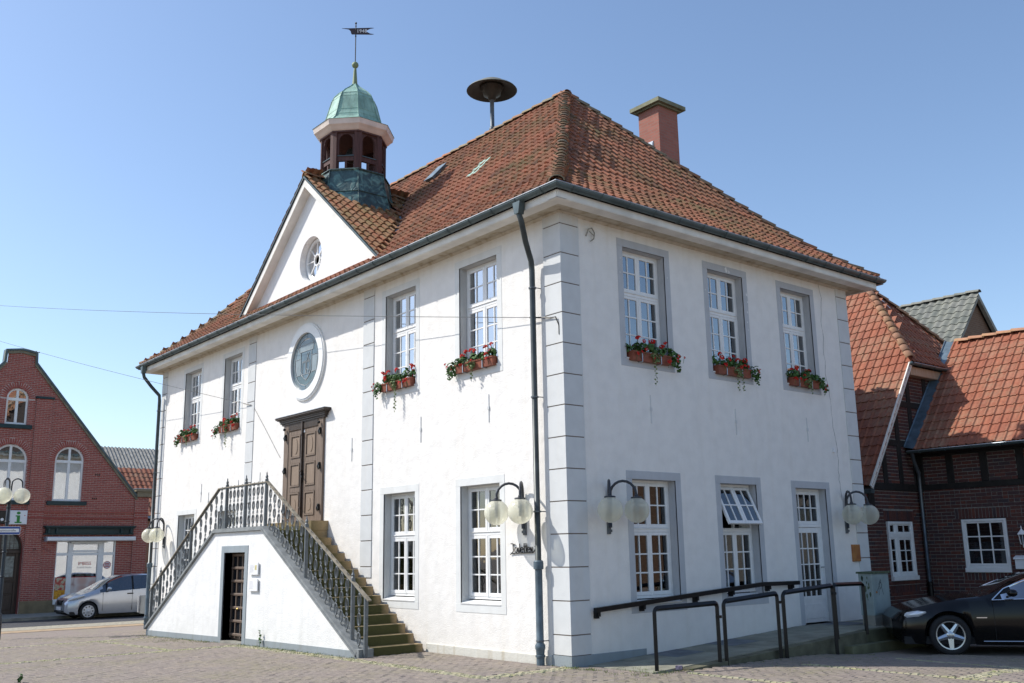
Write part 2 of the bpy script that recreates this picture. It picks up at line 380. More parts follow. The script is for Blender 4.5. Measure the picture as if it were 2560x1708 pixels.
M_STONE = simple('coping_stone', (.22,.235,.235), .8, var=.2, vs=6, bs=.3)
M_SIREN = simple('siren_metal', (.045,.042,.035), .55, .3, var=.2)
M_SIRENTOP = simple('siren_top', (.20,.20,.16), .6, .2, var=.2)
M_RUST = wood('rusty_orange_cover', (.42,.19,.05), (.30,.10,.03), (3,3,3), .6)
M_WIRE = simple('wire', (.10,.10,.10), .6)

# ---------------------------------------------------------------- ground
def gz(x, y):
    pts = [(-90,-1.3),(-31.5,-.50),(-27,-.46),(-13,-.15),(-7,-.04),(-3.5,-.01),(0,0),(60,0)]
    z = 0
    for (a, za), (b, zb) in zip(pts, pts[1:]):
        if a <= x <= b: z = za+(zb-za)*(x-a)/(b-a); break
    if x > -1 and y > 3:
        t = min(1, (y-3)/3); t = t*t*(3-2*t); s = min(1, (x+1)/1.5); z -= .10*t*s
    return z
def grid_sheet(name, xs, ys, dz, m, **tags):
    b = MB(); nx, ny = len(xs), len(ys)
    b.vadd([(x, y, gz(x, y)+dz) for y in ys for x in xs])
    for j in range(ny-1):
        for i in range(nx-1):
            a = j*nx+i; b.fadd([a, a+1, a+1+nx, a+nx])
    return b.build(name, m, **tags)
def frange(a, b, s):
    n = max(1, int(round((b-a)/s))); return [a+(b-a)*i/n for i in range(n+1)]
XS = [-600,-250,-90]+frange(-60,-30,3)+frange(-27,12,.75)+[20,60,250,600]
YS = [-600,-250,-60]+frange(-30,-12,3)+frange(-11.25,14.25,.75)+[20,60,250,600]
def ground_mat():
    m, n, l, b = newmat('jointing_sand_and_paving'); P = pos(n)
    br = n.new('ShaderNodeTexBrick'); l.new(P, br.inputs['Vector']); br.inputs['Scale'].default_value = 1
    br.inputs['Brick Width'].default_value = .2; br.inputs['Row Height'].default_value = .1; br.inputs['Mortar Size'].default_value = .006
    br.inputs['Color1'].default_value = (.25,.20,.18,1); br.inputs['Color2'].default_value = (.29,.235,.20,1); br.inputs['Mortar'].default_value = (.20,.185,.12,1)
    nz = tex(n, l, 'ShaderNodeTexNoise', 1.2, 7, P); n2 = tex(n, l, 'ShaderNodeTexNoise', 18, 4, P)
    c = mix(n, l, br.outputs[0], (.24,.23,.13), math_(n, l, 'MULTIPLY', ramp(n, l, nz.outputs[0], [(.5,(0,0,0)),(.75,(1,1,1))]).outputs[0], .5))
    c = mix(n, l, c, (.13,.10,.09), math_(n, l, 'MULTIPLY', n2.outputs[0], .4))
    l.new(c, b.inputs['Base Color']); b.inputs['Roughness'].default_value = .92
    bump(n, l, b, br.outputs['Fac'], -.3, .01); return m
grid_sheet('ground', XS, YS, 0, ground_mat(), kind='structure')
M_ASPH = simple('asphalt', (.055,.055,.06), .9, var=.2, vs=3, bs=.4, bscale=120)
M_COBBLE = simple('cobble_gutter', (.33,.30,.23), .9, var=.35, vs=9, bs=.9, bscale=25)
M_TAN = simple('tan_gravel_edge', (.37,.27,.17), .95, var=.25, vs=4, bs=.5)
ysr = frange(-30,40,2)
grid_sheet('street', [-28.6,-27,-25,-23.2], ysr, .006, M_ASPH, kind='structure')
grid_sheet('street_edge', [-23.2,-22,-20.9], ysr, .012, M_COBBLE, kind='structure')
grid_sheet('street_verge', [-20.9,-19.6], ysr, .008, M_TAN, kind='structure')
b = MB()
for y0, y1 in zip(ysr, ysr[1:]):
    b.box(-33, -28.6, y0, y1, -.9, -.36)
b.build('pavement', M_CONC, kind='structure')

# pavers: geometry in the foreground
RES = []
def inframe(x, y, z=0, mg=.06):
    d = camo.matrix_world.inverted() @ Vector((x, y, z))
    if d.z > -.5: return False
    k = 34.1335/18; return abs(d.x/-d.z*k) < 1+mg and abs(d.y/-d.z*k*1.5) < 1+mg*1.5
def blocked(x, y):
    if -17.6 < x < .05 and y > -.02: return True
    if -13.7 < x < -3.7 and -1.42 < y < 0: return True
    if x > -.1 and x < 1.6 and .3 < y < 9: return True
    if 1.5 < x < 2.6 and 4.3 < y < 9: return True
    return False
STRIPS = [(-8.25,-7.95,-7,-1.45),(-12.75,-12.45,-7,-1.5),(-8,-3.5,-1.75,-1.5),(-3.6,.12,-1.78,-1.52),(-.14,.14,-1.52,-.03),
          (.14,7,.62,.74),(2.2,9,2.5,2.62),(4.5,4.78,2.62,8),(2.1,9,4.34,4.52),(-12.45,-8.25,-2.9,-2.75)]
def instrip(x, y): return any(a-.02 < x < b_+.02 and c-.02 < y < d+.02 for a, b_, c, d in STRIPS)
def piece_mesh(name, lx, ly, h, m, bev=.006):
    b = MB(); x, y = lx/2, ly/2
    n = b.vadd([(-x,-y,-h),(x,-y,-h),(x,y,-h),(-x,y,-h),(-x,-y,-bev),(x,-y,-bev),(x,y,-bev),(-x,y,-bev),(-x+bev,-y+bev,0),(x-bev,-y+bev,0),(x-bev,y-bev,0),(-x+bev,y-bev,0)])
    for i in range(4):
        j = (i+1) % 4; b.fadd([n+i, n+j, n+4+j, n+4+i]); b.fadd([n+4+i, n+4+j, n+8+j, n+8+i])
    b.fadd([n+8, n+9, n+10, n+11])
    me = bpy.data.meshes.new(name); me.from_pydata(b.v, [], b.f); me.materials.append(m); me.update(); return me
def emit_pieces(singular, plural, me, mats, parent, m, limit=300, near=CAMLOC, prefer=None):
    """mats: list of matrices; the nearest ones become objects sharing one mesh, the rest one joined part"""
    mats = sorted(mats, key=lambda M_: (M_.translation-near).length) if prefer is None else sorted(mats, key=prefer)
    for M_ in mats[:limit]:
        o = link(singular, me, parent); o.matrix_local = M_ if parent is None or parent.type == 'MESH' or True else M_
    rest = mats[limit:]
    if rest:
        import numpy as np
        V = np.empty(len(me.vertices)*3); me.vertices.foreach_get('co', V); V = V.reshape(-1, 3)
        V4 = np.c_[V, np.ones(len(V))]; polys = [tuple(p.vertices) for p in me.polygons]
        vs = []; fs = []; k = len(V)
        for i, M_ in enumerate(rest):
            vs.append((V4 @ np.array(M_).T)[:, :3]); o_ = i*k
            fs += [tuple(a+o_ for a in p) for p in polys]
        mj = bpy.data.meshes.new(plural); mj.from_pydata(np.concatenate(vs).tolist(), [], fs); mj.materials.append(m); mj.update()
        sm = me.polygons[0].use_smooth
        if sm: mj.polygons.foreach_set('use_smooth', [True]*len(fs))
        link(plural, mj, parent, kind='stuff')
paving = bpy.data.objects.new('paving', None); COL.objects.link(paving); paving['kind'] = 'structure'
pme = piece_mesh('paver', .194, .094, .02, M_PAVER)
P = []
for j in range(-105, 62):
    y = j*.1
    for i in range(-80, 46):
        x = i*.2+(.1 if j % 2 else 0)
        if blocked(x, y) or instrip(x, y) or not inframe(x, y): continue
        P.append(Matrix.Translation((x+random.gauss(0,.0015), y+random.gauss(0,.0015), gz(x,y)+.018+random.gauss(0,.0016))) @ Matrix.Rotation(random.gauss(0,.012),4,'X') @ Matrix.Rotation(random.gauss(0,.008),4,'Y') @ Matrix.Rotation(random.gauss(0,.008),4,'Z'))
emit_pieces('paver', 'pavers', pme, P, paving, M_PAVER)
setts = bpy.data.objects.new('sett_strips', None); COL.objects.link(setts); setts['kind'] = 'structure'
sme = piece_mesh('sett', .088, .088, .03, M_SETT, .012)
P = []
for a, b_, c, d in STRIPS:
    nx = max(1, round((b_-a)/.1)); ny = max(1, round((d-c)/.1))
    for i in range(nx):
        for j in range(ny):
            x = a+(i+.5)*(b_-a)/nx; y = c+(j+.5)*(d-c)/ny
            if blocked(x, y) or not inframe(x, y): continue
            P.append(Matrix.Translation((x+random.gauss(0,.004), y+random.gauss(0,.004), gz(x,y)+.021+random.gauss(0,.003))) @ Matrix.Rotation(random.gauss(0,.05),4,'X') @ Matrix.Rotation(random.gauss(0,.1),4,'Z'))
emit_pieces('sett', 'setts', sme, P, setts, M_SETT)

# ---------------------------------------------------------------- TOWN HALL
L, W_, HW = 17.5, 8.34, 7.11
hall = thing('town_hall', 'white plastered town hall with red tiled hipped roof, gable and copper cupola', 'town hall')
XC = -8.65
FW = [(-15.72,-14.59),(-13.04,-11.98),(-5.21,-4.14),(-2.73,-1.64)]
SW = [(1.44,2.50),(3.69,4.73),(5.95,6.97)]
UZ, LZ, DZ = (4.83,6.77), (.85,2.82), (.27,2.80)
DEP = .18
def wall_grid(b, u0, u1, z0, z1, holes, wo=0.0):
    us = sorted({u0,u1}|{h[0] for h in holes}|{h[1] for h in holes}); zs = sorted({z0,z1}|{h[2] for h in holes}|{h[3] for h in holes})
    for a, c in zip(us, us[1:]):
        for d, e in zip(zs, zs[1:]):
            if any(h[0]-1e-6 <= a and c <= h[1]+1e-6 and h[2]-1e-6 <= d and e <= h[3]+1e-6 for h in holes): continue
            b.poly([(a,wo,d),(a,wo,e),(c,wo,e),(c,wo,d)])
def reveals(b, hs, wo=0.0, dep=.30):
    for u0, u1, z0, z1 in hs:
        b.poly([(u0,wo,z0),(u0,wo,z1),(u0,wo-dep,z1),(u0,wo-dep,z0)][::-1])
        b.poly([(u1,wo,z0),(u1,wo-dep,z0),(u1,wo-dep,z1),(u1,wo,z1)][::-1])
        b.poly([(u0,wo,z1),(u1,wo,z1),(u1,wo-dep,z1),(u0,wo-dep,z1)][::-1])
        b.poly([(u0,wo,z0),(u0,wo-dep,z0),(u1,wo-dep,z0),(u1,wo,z0)][::-1])
fholes = [(a,c,*UZ) for a,c in FW]+[(a,c,*LZ) for a,c in FW]
b = MB(FR); wall_grid(b, -L, 0, -.6, 7.2, fholes); b.build('front_wall', M_WALL, hall)
sholes = [(a,c,*UZ) for a,c in SW]+[(a,c,*LZ) for a,c in SW[:2]]+[(SW[2][0],SW[2][1],*DZ)]
b = MB(SD); wall_grid(b, 0, W_, -.6, 7.2, sholes); b.build('side_wall', M_WALL, hall)
b = MB(); b.poly([(-L,0,-.6),(-L,W_,-.6),(-L,W_,7.2),(-L,0,7.2)][::-1]); b.poly([(-L,W_,-.6),(0,W_,-.6),(0,W_,7.2),(-L,W_,7.2)][::-1]); b.build('rear_wall', M_WALL, hall)
for h in fholes: b = MB(FR); reveals(b, [h]); b.build('reveal', M_REVEAL, hall)
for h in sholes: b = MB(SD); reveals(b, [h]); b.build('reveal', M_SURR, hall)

# window surrounds (3 mm proud of the plaster)
def surround(F, m, h, door=False, parent=hall):
    u0,u1,z0,z1 = h; b = MB(F); a = .135
    b.cbox(u0-a, u1+a, -.02, .006, z1, z1+.135, .003)
    b.cbox(u0-a, u0, -.02, .005, z0-(0 if door else .0), z1, .003); b.cbox(u1, u1+a, -.02, .005, z0, z1, .003)
    if not door: b.cbox(u0-a, u1+a, -.02, .006, z0-.14, z0, .003)
    b.build('window_surround' if not door else 'door_surround', m, parent)
for h in fholes: surround(FR, M_SURRF, h)
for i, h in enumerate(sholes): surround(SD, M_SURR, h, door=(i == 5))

PANES = {}
def pane_obj(F, u0, u1, wd, z0, z1, parent, m=M_GLASS, T=None):
    k = (round(u1-u0,3), round(z1-z0,3), m.name)
    if k not in PANES:
        b = MB(); b.box(-k[0]/2,k[0]/2,-.002,.002,-k[1]/2,k[1]/2)
        me = bpy.data.meshes.new('pane'); me.from_pydata(b.v, [], b.f); me.materials.append(m); PANES[k] = me
    o = link('pane', PANES[k], parent)
    U = F @ Vector((1,0,0))-F @ Vector((0,0,0)); c = F @ Vector(((u0+u1)/2, wd, (z0+z1)/2))
    jit = Matrix.Rotation(random.gauss(0,.004),4,'Z') @ Matrix.Rotation(random.gauss(0,.004),4,'X')
    R3 = Matrix.Identity(4)
    if T is not None:
        c = T @ Vector(((u0+u1)/2, wd, (z0+z1)/2)); R3 = (T.to_3x3() @ F.to_3x3().inverted()).to_4x4()
    o.matrix_local = Matrix.Translation(c) @ R3 @ Matrix.Rotation(atan2(U.y, U.x),4,'Z') @ jit
    return o
def sash(F, u0, u1, z0, z1, wd, cols, rows, parent, m=M_GLASS, tilt=0, stile=.05, mun=.022, botr=.06):
    """one casement: rails + muntins joined, panes as children of the window"""
    T = F
    if tilt:
        T = F @ Matrix.Translation((0, wd, z1)) @ Matrix.Rotation(tilt, 4, 'X') @ Matrix.Translation((0, -wd, -z1))
    b = MB(T); d0, d1 = wd-.022, wd+.022
    b.cbox(u0,u0+stile,d0,d1,z0,z1,.004); b.cbox(u1-stile,u1,d0,d1,z0,z1,.004)
    b.cbox(u0+stile,u1-stile,d0,d1-.001,z0,z0+botr,.004); b.cbox(u0+stile,u1-stile,d0,d1-.001,z1-stile,z1,.004)
    iu0,iu1,iz0,iz1 = u0+stile,u1-stile,z0+botr,z1-stile
    for i in range(1, cols):
        u = iu0+(iu1-iu0)*i/cols; b.box(u-mun/2,u+mun/2,d0+.008,d1-.006,iz0,iz1)
    for j in range(1, rows):
        z = iz0+(iz1-iz0)*j/rows; b.box(iu0,iu1,d0+.006,d1-.008,z-mun/2,z+mun/2)
    b.build('sash', M_WOODW, parent)
    for i in range(cols):
        for j in range(rows):
            a = iu0+(iu1-iu0)*i/cols+(mun/2 if i else 0); c = iu0+(iu1-iu0)*(i+1)/cols-(mun/2 if i < cols-1 else 0)
            e = iz0+(iz1-iz0)*j/rows+(mun/2 if j else 0); g = iz0+(iz1-iz0)*(j+1)/rows-(mun/2 if j < rows-1 else 0)
            pane_obj(F, a, c, wd, e, g, parent, m, T if tilt else None)
def curtain(F, u0, u1, z0, z1, wd, parent, m=M_CURT, folds=9, name='curtain'):
    b = MB(F); n = folds*4
    pts = [(u0+(u1-u0)*i/n, wd+.018*sin(i*pi/2*1.0+random.random()*.6)) for i in range(n+1)]
    for (a, wa), (c, wc) in zip(pts, pts[1:]):
        b.poly([(a,wa,z0),(a,wa,z1),(c,wc,z1),(c,wc,z0)]); b.poly([(a,wa-.003,z0),(c,wc-.003,z0),(c,wc-.003,z1),(a,wa-.003,z1)])
    b.build(name, m, parent, smooth=True)
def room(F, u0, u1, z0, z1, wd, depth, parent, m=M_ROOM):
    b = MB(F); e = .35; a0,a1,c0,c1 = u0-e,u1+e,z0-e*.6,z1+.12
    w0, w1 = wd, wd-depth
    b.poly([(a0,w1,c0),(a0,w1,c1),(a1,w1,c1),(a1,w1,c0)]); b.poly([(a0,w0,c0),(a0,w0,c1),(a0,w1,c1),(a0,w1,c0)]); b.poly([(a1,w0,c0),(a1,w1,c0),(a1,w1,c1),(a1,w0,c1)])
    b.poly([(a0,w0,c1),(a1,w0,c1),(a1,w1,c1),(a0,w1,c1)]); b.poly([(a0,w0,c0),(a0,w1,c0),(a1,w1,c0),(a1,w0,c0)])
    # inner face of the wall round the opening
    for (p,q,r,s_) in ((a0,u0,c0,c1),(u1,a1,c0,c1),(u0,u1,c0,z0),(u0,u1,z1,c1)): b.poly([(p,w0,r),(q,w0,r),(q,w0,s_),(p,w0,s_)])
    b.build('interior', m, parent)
def hall_window(F, h, upper, gm, tilt=False, curt=True, paper=False):
    u0,u1,z0,z1 = h; wd = -DEP
    b = MB(F); fr = .045; zt = z0+(z1-z0)*(.60 if upper else .585)
    zs = z0+(.04 if upper else .07)
    b.cbox(u0,u0+fr,wd-.06,wd+.012,zs,z1,.004); b.cbox(u1-fr,u1,wd-.06,wd+.012,zs,z1,.004)
    b.cbox(u0+fr,u1-fr,wd-.06,wd+.011,z1-fr,z1,.004); b.cbox(u0+fr,u1-fr,wd-.06,wd+.011,zs,zs+fr,.004)
    b.cbox(u0+fr,u1-fr,wd-.06,wd+.022,zt-.03,zt+.03,.006); b.cbox(u0+fr,u1-fr,wd-.0,wd+.038,zt+.022,zt+.04,.006)
    um = (u0+u1)/2
    b.cbox(um-.02,um+.02,wd-.03,wd+.03,zs+fr,zt-.03,.006); b.cbox(um-.018,um+.018,wd-.03,wd+.028,zt+.04,z1-fr,.006)
    win = b.build('window', M_WOODW, hall)
    # sloping sill
    b = MB(F); b.prism([(wd+.02, z0+.055),(wd-.02,z0-.01),(.012,z0-.012),(.018,z0+.008)], u0+.002, u1-.002, axes='yz'); b.build('sill', M_WOODW, win)
    g = fr+.002; wv = wd-.0
    for s0, s1 in ((u0+g, um-.004), (um+.004, u1-g)):
        sash(F, s0, s1, zs+g, zt-.032, wv, 2, 3, win, gm)
        if not tilt: sash(F, s0, s1, zt+.042, z1-g, wv, 2, 2, win, gm)
    if tilt:
        for s0, s1 in ((u0+g, um-.004), (um+.004, u1-g)): sash(F, s0, s1, zt+.045, z1-g-.01, wv, 2, 2, win, gm, tilt=radians(24) if F is FR else radians(24))
        b = MB(F); b.box(um-.01,um+.01,wv-.04,wv+.2,zt+.05,zt+.065); b.build('stay', M_IRON, win)
    # curtains gathered at the jambs
    if curt:
        wid = (u1-u0)
        a, c = (u0+.05, u0+wid*.27) if F is FR else (u1-wid*.27, u1-.05)
        curtain(F, a, c, z0+.1, z1-.06, wd-.055, win)
        a, c = (u1-wid*.10, u1-.05) if F is FR else (u0+.05, u0+wid*.08)
        curtain(F, a, c, z0+.1, z1-.06, wd-.06, win, folds=3)
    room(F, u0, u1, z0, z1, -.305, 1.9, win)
    if paper:
        b = MB(F); b.box(um-.235,um-.07,wv-.012,wv-.009,1.33,1.56); pp = b.build('paper_notice', M_SIGNW, win)
        b = MB(F); b.box(um-.185,um-.12,wv-.008,wv-.0065,1.46,1.52); b.build('notice_print', M_INK, win)
    return win
for i, h in enumerate(fholes):
    up = i < 4; hall_window(FR, h, up, M_GLASS if up else M_GLASSD, paper=(i == 7))
for i, h in enumerate(sholes[:5]):
    up = i < 3; hall_window(SD, h, up, M_GLASSS if up else M_GLASSD, tilt=(i == 4))
# lower middle side window: pale blind with print
# side door with fanlight
h = sholes[5]; u0,u1,z0,z1 = h; wd = -DEP
b = MB(SD); b.cbox(u0,u0+.05,wd-.06,wd+.02,z0,z1,.004); b.cbox(u1-.05,u1,wd-.06,wd+.02,z0,z1,.004); b.cbox(u0+.05,u1-.05,wd-.06,wd+.019,z1-.05,z1,.004)
b.cbox(u0+.05,u1-.05,wd-.06,wd+.035,2.06,2.12,.006)
sdoor = b.build('side_door', M_WOODW, hall)
sash(SD, u0+.052, u1-.052, 2.122, z1-.052, wd, 4, 2, sdoor, M_GLASSD, stile=.06)
b = MB(SD); b.cbox(u0+.052,u1-.052,wd-.02,wd+.02,z0+.01,z0+.42,.004)
b.cbox(u0+.13,u1-.13,wd+.015,wd+.026,z0+.08,z0+.36,.006); b.build('door_panel', M_WOODW, sdoor)
sash(SD, u0+.052, u1-.052, z0+.42, 2.055, wd, 4, 4, sdoor, M_GLASSD, stile=.1, botr=.08)
b = MB(SD); b.tube([(u1-.1,wd+.02,1.3),(u1-.1,wd+.07,1.3),(u1-.2,wd+.07,1.3)],.009,6); b.build('door_handle', M_IRON, sdoor)
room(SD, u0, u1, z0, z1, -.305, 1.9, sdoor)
b = MB(SD); b.box(u0+.14,u0+.27,wd-.012,wd-.009,1.72,1.95); b.build('paper_notice', M_SIGNW, sdoor)
b = MB(SD); b.box(u0-.02,u1+.02,-.3,.02,z0-.06,z0); b.build('threshold', M_CONC, sdoor)

# quoins and pilaster strips: one block per course, dark joint behind
def quoin_courses():
    js = []; z = .466
    while z < 7.0: js.append(z); z += .4942
    return js
JS = quoin_courses()
def blocks_L(name, u_f, y_s, at_corner):
    pass
def strip_blocks(F, u0, u1, z_lo, nm='quoin_block', pr=.016):
    bb = MB(F); bb.box(u0+.006,u1-.006,-.01,.005,z_lo,7.10); bb.build('joint_bed', M_JOINT, hall)
    zz = [z_lo]+[z for z in JS if z > z_lo+.1]+[7.10]
    for a, c in zip(zz, zz[1:]):
        b = MB(F); e = random.uniform(-.001,.0015)
        b.cbox(u0,u1,.001,pr+e,a+.009,c-.009,.004); b.build(nm, M_QUOIN, hall)
# corner quoins (wrap the corner): front leg and side leg in one block
bb = MB(); bb.box(-.401+.006,.008,-.008,.01,.16,7.10); bb.box(-.01,.0085,.01,.394,.16,7.10); bb.build('joint_bed', M_JOINT, hall)
zz = [.17]+JS+[7.10]
for a, c in zip(zz, zz[1:]):
    b = MB(); b.prism([(-.401,-.018),(.018,-.018),(.018,.4),(.001,.4),(.001,-.001),(-.401,-.001)], a+.009, c-.009, axes='xy'); b.build('quoin_block', M_QUOIN, hall)
b = MB(); b.prism([(-.41,-.03),(.03,-.03),(.03,.41),(.0,.41),(.0,-.0),(-.41,-.0)], -.3, .168, axes='xy'); b.build('quoin_plinth', M_PLINTH, hall)
# left corner and rear corner
strip_blocks(FR, -17.5, -17.1, .02); strip_blocks(SD, 7.94, 8.34, .2)
strip_blocks(FR, -6.05, -5.63, 1.24, 'pilaster_block'); strip_blocks(FR, -11.57, -11.15, 1.24, 'pilaster_block')
# plinth band
b = MB(FR); b.cbox(-3.75,-.41,-.02,.022,-.3,.145,.006); b.cbox(-17.5,-13.6,-.02,.022,-.6,.05,.006); b.build('plinth', plaster('plinth_plaster', (.66,.655,.6), .5, 30, stain=(.42,.36,.25), amount=.7), hall)
b = MB(SD); b.cbox(.41,1.6,-.02,.018,-.3,.17,.006); b.build('plinth', M_PLINTH, hall)

# soffit, fascia, gutter
o_ = .46
b = MB(); z = 7.105
b.poly([(-L-o_,-o_,z),(-L-o_,W_+o_,z),(-L,W_,z),(-L,0,z)]); b.poly([(-L-o_,-o_,z),(-L,0,z),(0,0,z),(o_,-o_,z)]); b.poly([(o_,-o_,z),(0,0,z),(0,W_,z),(o_,W_+o_,z)]); b.poly([(-L-o_,W_+o_,z),(o_,W_+o_,z),(0,W_,z),(-L,W_,z)])
b.build('soffit', M_SOFFIT, hall)
# a small cove moulding against the wall and the lip board
b = MB(FR); b.prism([(.0,7.10),(.0,7.06),(.03,7.075),(.05,7.10)], -L-.05, .05, axes='yz'); b.build('eaves_moulding', M_SOFFIT, hall)
b = MB(SD); b.prism([(.0,7.10),(.0,7.06),(.03,7.075),(.05,7.10)], -.05, W_+.05, axes='yz'); b.build('eaves_moulding', M_SOFFIT, hall)
b = MB(FR); b.cbox(-L-o_,o_+.02,o_-.20,o_+.02,7.085,7.10,.004); b.cbox(-L-o_,o_+.002,o_-.0,o_+.022,7.10,7.22,.004)
b.build('fascia', M_FASCIA, hall)
b = MB(SD); b.cbox(-o_-.02,W_+o_,o_-.20,o_+.02,7.086,7.101,.004); b.cbox(-o_-.002,W_+o_,o_-.0,o_+.022,7.101,7.22,.004)
b.build('fascia', M_FASCIA, hall)
b = MB(); b.box(-L-o_-.02,-L-o_,-o_,W_+o_,7.09,7.22); b.box(-L-o_,o_,W_+o_,W_+o_+.02,7.09,7.22); b.build('fascia', M_FASCIA, hall)
def gutter_run(F, u0, u1, wc, zc, r, nm='gutter', brk=.62, par=hall, m=M_ZINC, mit0=0, mit1=0):
    b = MB(F); n = 8
    prof = [(wc-r*cos(pi*i/n), zc-r*sin(pi*i/n)) for i in range(n+1)]
    def U(p, end):
        base = u0 if end == 0 else u1; mt = mit0 if end == 0 else mit1
        return base + mt*(p[0]-wc)
    for i in range(n):
        p, q = prof[i], prof[i+1]
        b.poly([(U(p,0),p[0],p[1]),(U(q,0),q[0],q[1]),(U(q,1),q[0],q[1]),(U(p,1),p[0],p[1])][::-1])
    if not mit0: b.poly([(u0,p[0],p[1]) for p in prof])
    if not mit1: b.poly([(u1,p[0],p[1]) for p in prof[::-1]])
    o = b.build(nm, m, par, smooth=True)
    b = MB(F); b.tube([(U((wc+r,0),0),wc+r,zc),(U((wc+r,0),1),wc+r,zc)], .009, 6); b.build('gutter_lip', M_ZINCB, par)
    k = int((u1-u0)/brk); kb = 'gutter_bracket'
    b = MB(F); b.M = F.to_3x3().to_4x4(); b.tube([(0, (r+.006)*cos(-pi*j/8), (r+.006)*sin(-pi*j/8)) for j in range(9)], .008, 4)
    me = bpy.data.meshes.new(kb); me.from_pydata(b.v, [], b.f); me.materials.append(M_ZINC); me.update()
    for i in range(k):
        o_b = link(kb, me, par); o_b.location = F @ Vector((u0+(i+.5)*(u1-u0)/k, wc, zc))
GW, GZ, GR = .56, 7.285, .075
gutter_run(FR, -L-.56, .56, GW, GZ, GR, mit1=1, mit0=-1)
gutter_run(SD, -.56, W_+.56, GW, GZ, GR, mit0=-1, mit1=1)
b = MB(); b.box(-L-.62,-L-.5,-.56,W_+.5,7.2,7.29); b.box(-L-.5,.56,W_+.5,W_+.62,7.2,7.29); b.build('gutter', M_ZINC, hall)

# ---- roof surfaces
PR = [(0,7.30),(.45,7.62),(.9,7.97),(1.5,8.53),(2.1,9.18),(4.67,12.03)]
def rz(t):
    if t <= 0: return PR[0][1]+t*.75
    for (a,za),(c,zc) in zip(PR, PR[1:]):
        if t <= c: return za+(zc-za)*(t-a)/(c-a)
    return PR[-1][1]
TR = 4.67
GS = .84; GH = 10.42
def gab(x): return GH-GS*abs(x-XC)
roof = None
# deck beneath the tiles
b = MB(); o = .5; dz = -.05
ts = [p[0] for p in PR]
X0, X1, Y0, Y1 = -L-.5, .5, -.5, W_+.5
for a, c in zip(ts, ts[1:]):
    za, zc = rz(a)+dz, rz(c)+dz
    b.poly([(X0+a,Y0+a,za),(X1-a,Y0+a,za),(X1-c,Y0+c,zc),(X0+c,Y0+c,zc)])
    b.poly([(X1-a,Y0+a,za),(X1-a,Y1-a,za),(X1-c,Y1-c,zc),(X1-c,Y0+c,zc)])
    b.poly([(X1-a,Y1-a,za),(X0+a,Y1-a,za),(X0+c,Y1-c,zc),(X1-c,Y1-c,zc)])
    b.poly([(X0+a,Y1-a,za),(X0+a,Y0+a,za),(X0+c,Y0+c,zc),(X0+c,Y1-c,zc)])
roof = b.build('roof', simple('roof_underlay', (.03,.022,.018), .95), hall)
def tile_mesh(name, wdt, ln, amp, m, n=7, th=.014, shape='s'):
    b = MB(); pr = []
    for i in range(n+1):
        s = i/n; x = (s-.5)*wdt*1.04
        if shape == 's': y = amp*(.5+.5*cos(2*pi*(s-.22))) 
        else:  # flat pan with a roll at one side
            y = amp*max(0, cos(pi*(s-.16)/.36))**.8 if abs(s-.16) < .18 else (amp*.12*(1-cos(2*pi*(s-.34)/.66)) if s > .34 else 0)
        pr.append((x, y))
    n0 = b.vadd([(x, 0, y+th+.012) for x, y in pr]+[(x, ln, y) for x, y in pr]+[(x, 0, y-.004) for x, y in pr])
    k = n+1
    for i in range(n):
        b.fadd([n0+i, n0+i+1, n0+k+i+1, n0+k+i]); b.fadd([n0+2*k+i, n0+2*k+i+1, n0+i+1, n0+i])
    me = bpy.data.meshes.new(name); me.from_pydata(b.v, [], b.f); me.materials.append(m)
    me.update(); return me
TW, TL = .195, .255
def place(orig, ux, up, jit=1):
    """matrix with local x along the course, y up the slope, z outward"""
    ux = Vector(ux).normalized(); up = Vector(up).normalized(); nn = ux.cross(up)
    M3 = Matrix((ux, up, nn)).transposed().to_4x4()
    return Matrix.Translation(orig) @ M3 @ Matrix.Rotation(random.gauss(0,.02*jit),4,'Z') @ Matrix.Rotation(random.gauss(0,.012*jit),4,'X') @ Matrix.Translation((0,random.gauss(0,.006*jit),random.uniform(0,.008*jit)))
def rows(pr, tl):
    # positions at equal slope length along the profile
    out = []; t = 0; tmax = pr[-1][0]
    while t < tmax-.08:
        out.append(t); 
        for (a,za),(c,zc) in zip(pr, pr[1:]):
            if a <= t+1e-6 < c: g = (zc-za)/(c-a); break
        t += tl/sqrt(1+g*g)
    return out
tme = tile_mesh('roof_tile', TW, TL*1.25, .062, M_TILE, th=.024)
P = []
for t in rows(PR, TL):
    z = rz(t); g = (rz(t+.1)-rz(t))/.1
    # front slope
    u = math.ceil((X0+t)/TW)*TW
    while u < X1-t:
        x = u; y = Y0+t
        sk = -.02 < y-.0 and gab(x) > z+.06 and abs(x-XC) < 3.4 and t > .62
        front_gable = abs(x-XC) < 3.28 and y > .05
        if not (sk or front_gable and gab(x) > z): P.append(place((x, y, z), (1,0,0), (0,1,g)))
        u += TW
    # side slope (x = X1 - t)
    u = math.ceil((Y0+t)/TW)*TW
    while u < Y1-t:
        P.append(place((X1-t, u, z), (0,1,0), (-1,0,g))); u += TW
    # far left slope is seen only edge-on: a few columns near the hip
    u = math.ceil((Y0+t)/TW)*TW; kk = 0
    while u < Y1-t and kk < 3:
        P.append(place((X0+t, u, z), (0,-1,0), (1,0,g))); u += TW; kk += 1
emit_pieces('roof_tile', 'roof_tiles', tme, P, roof, M_TILE)
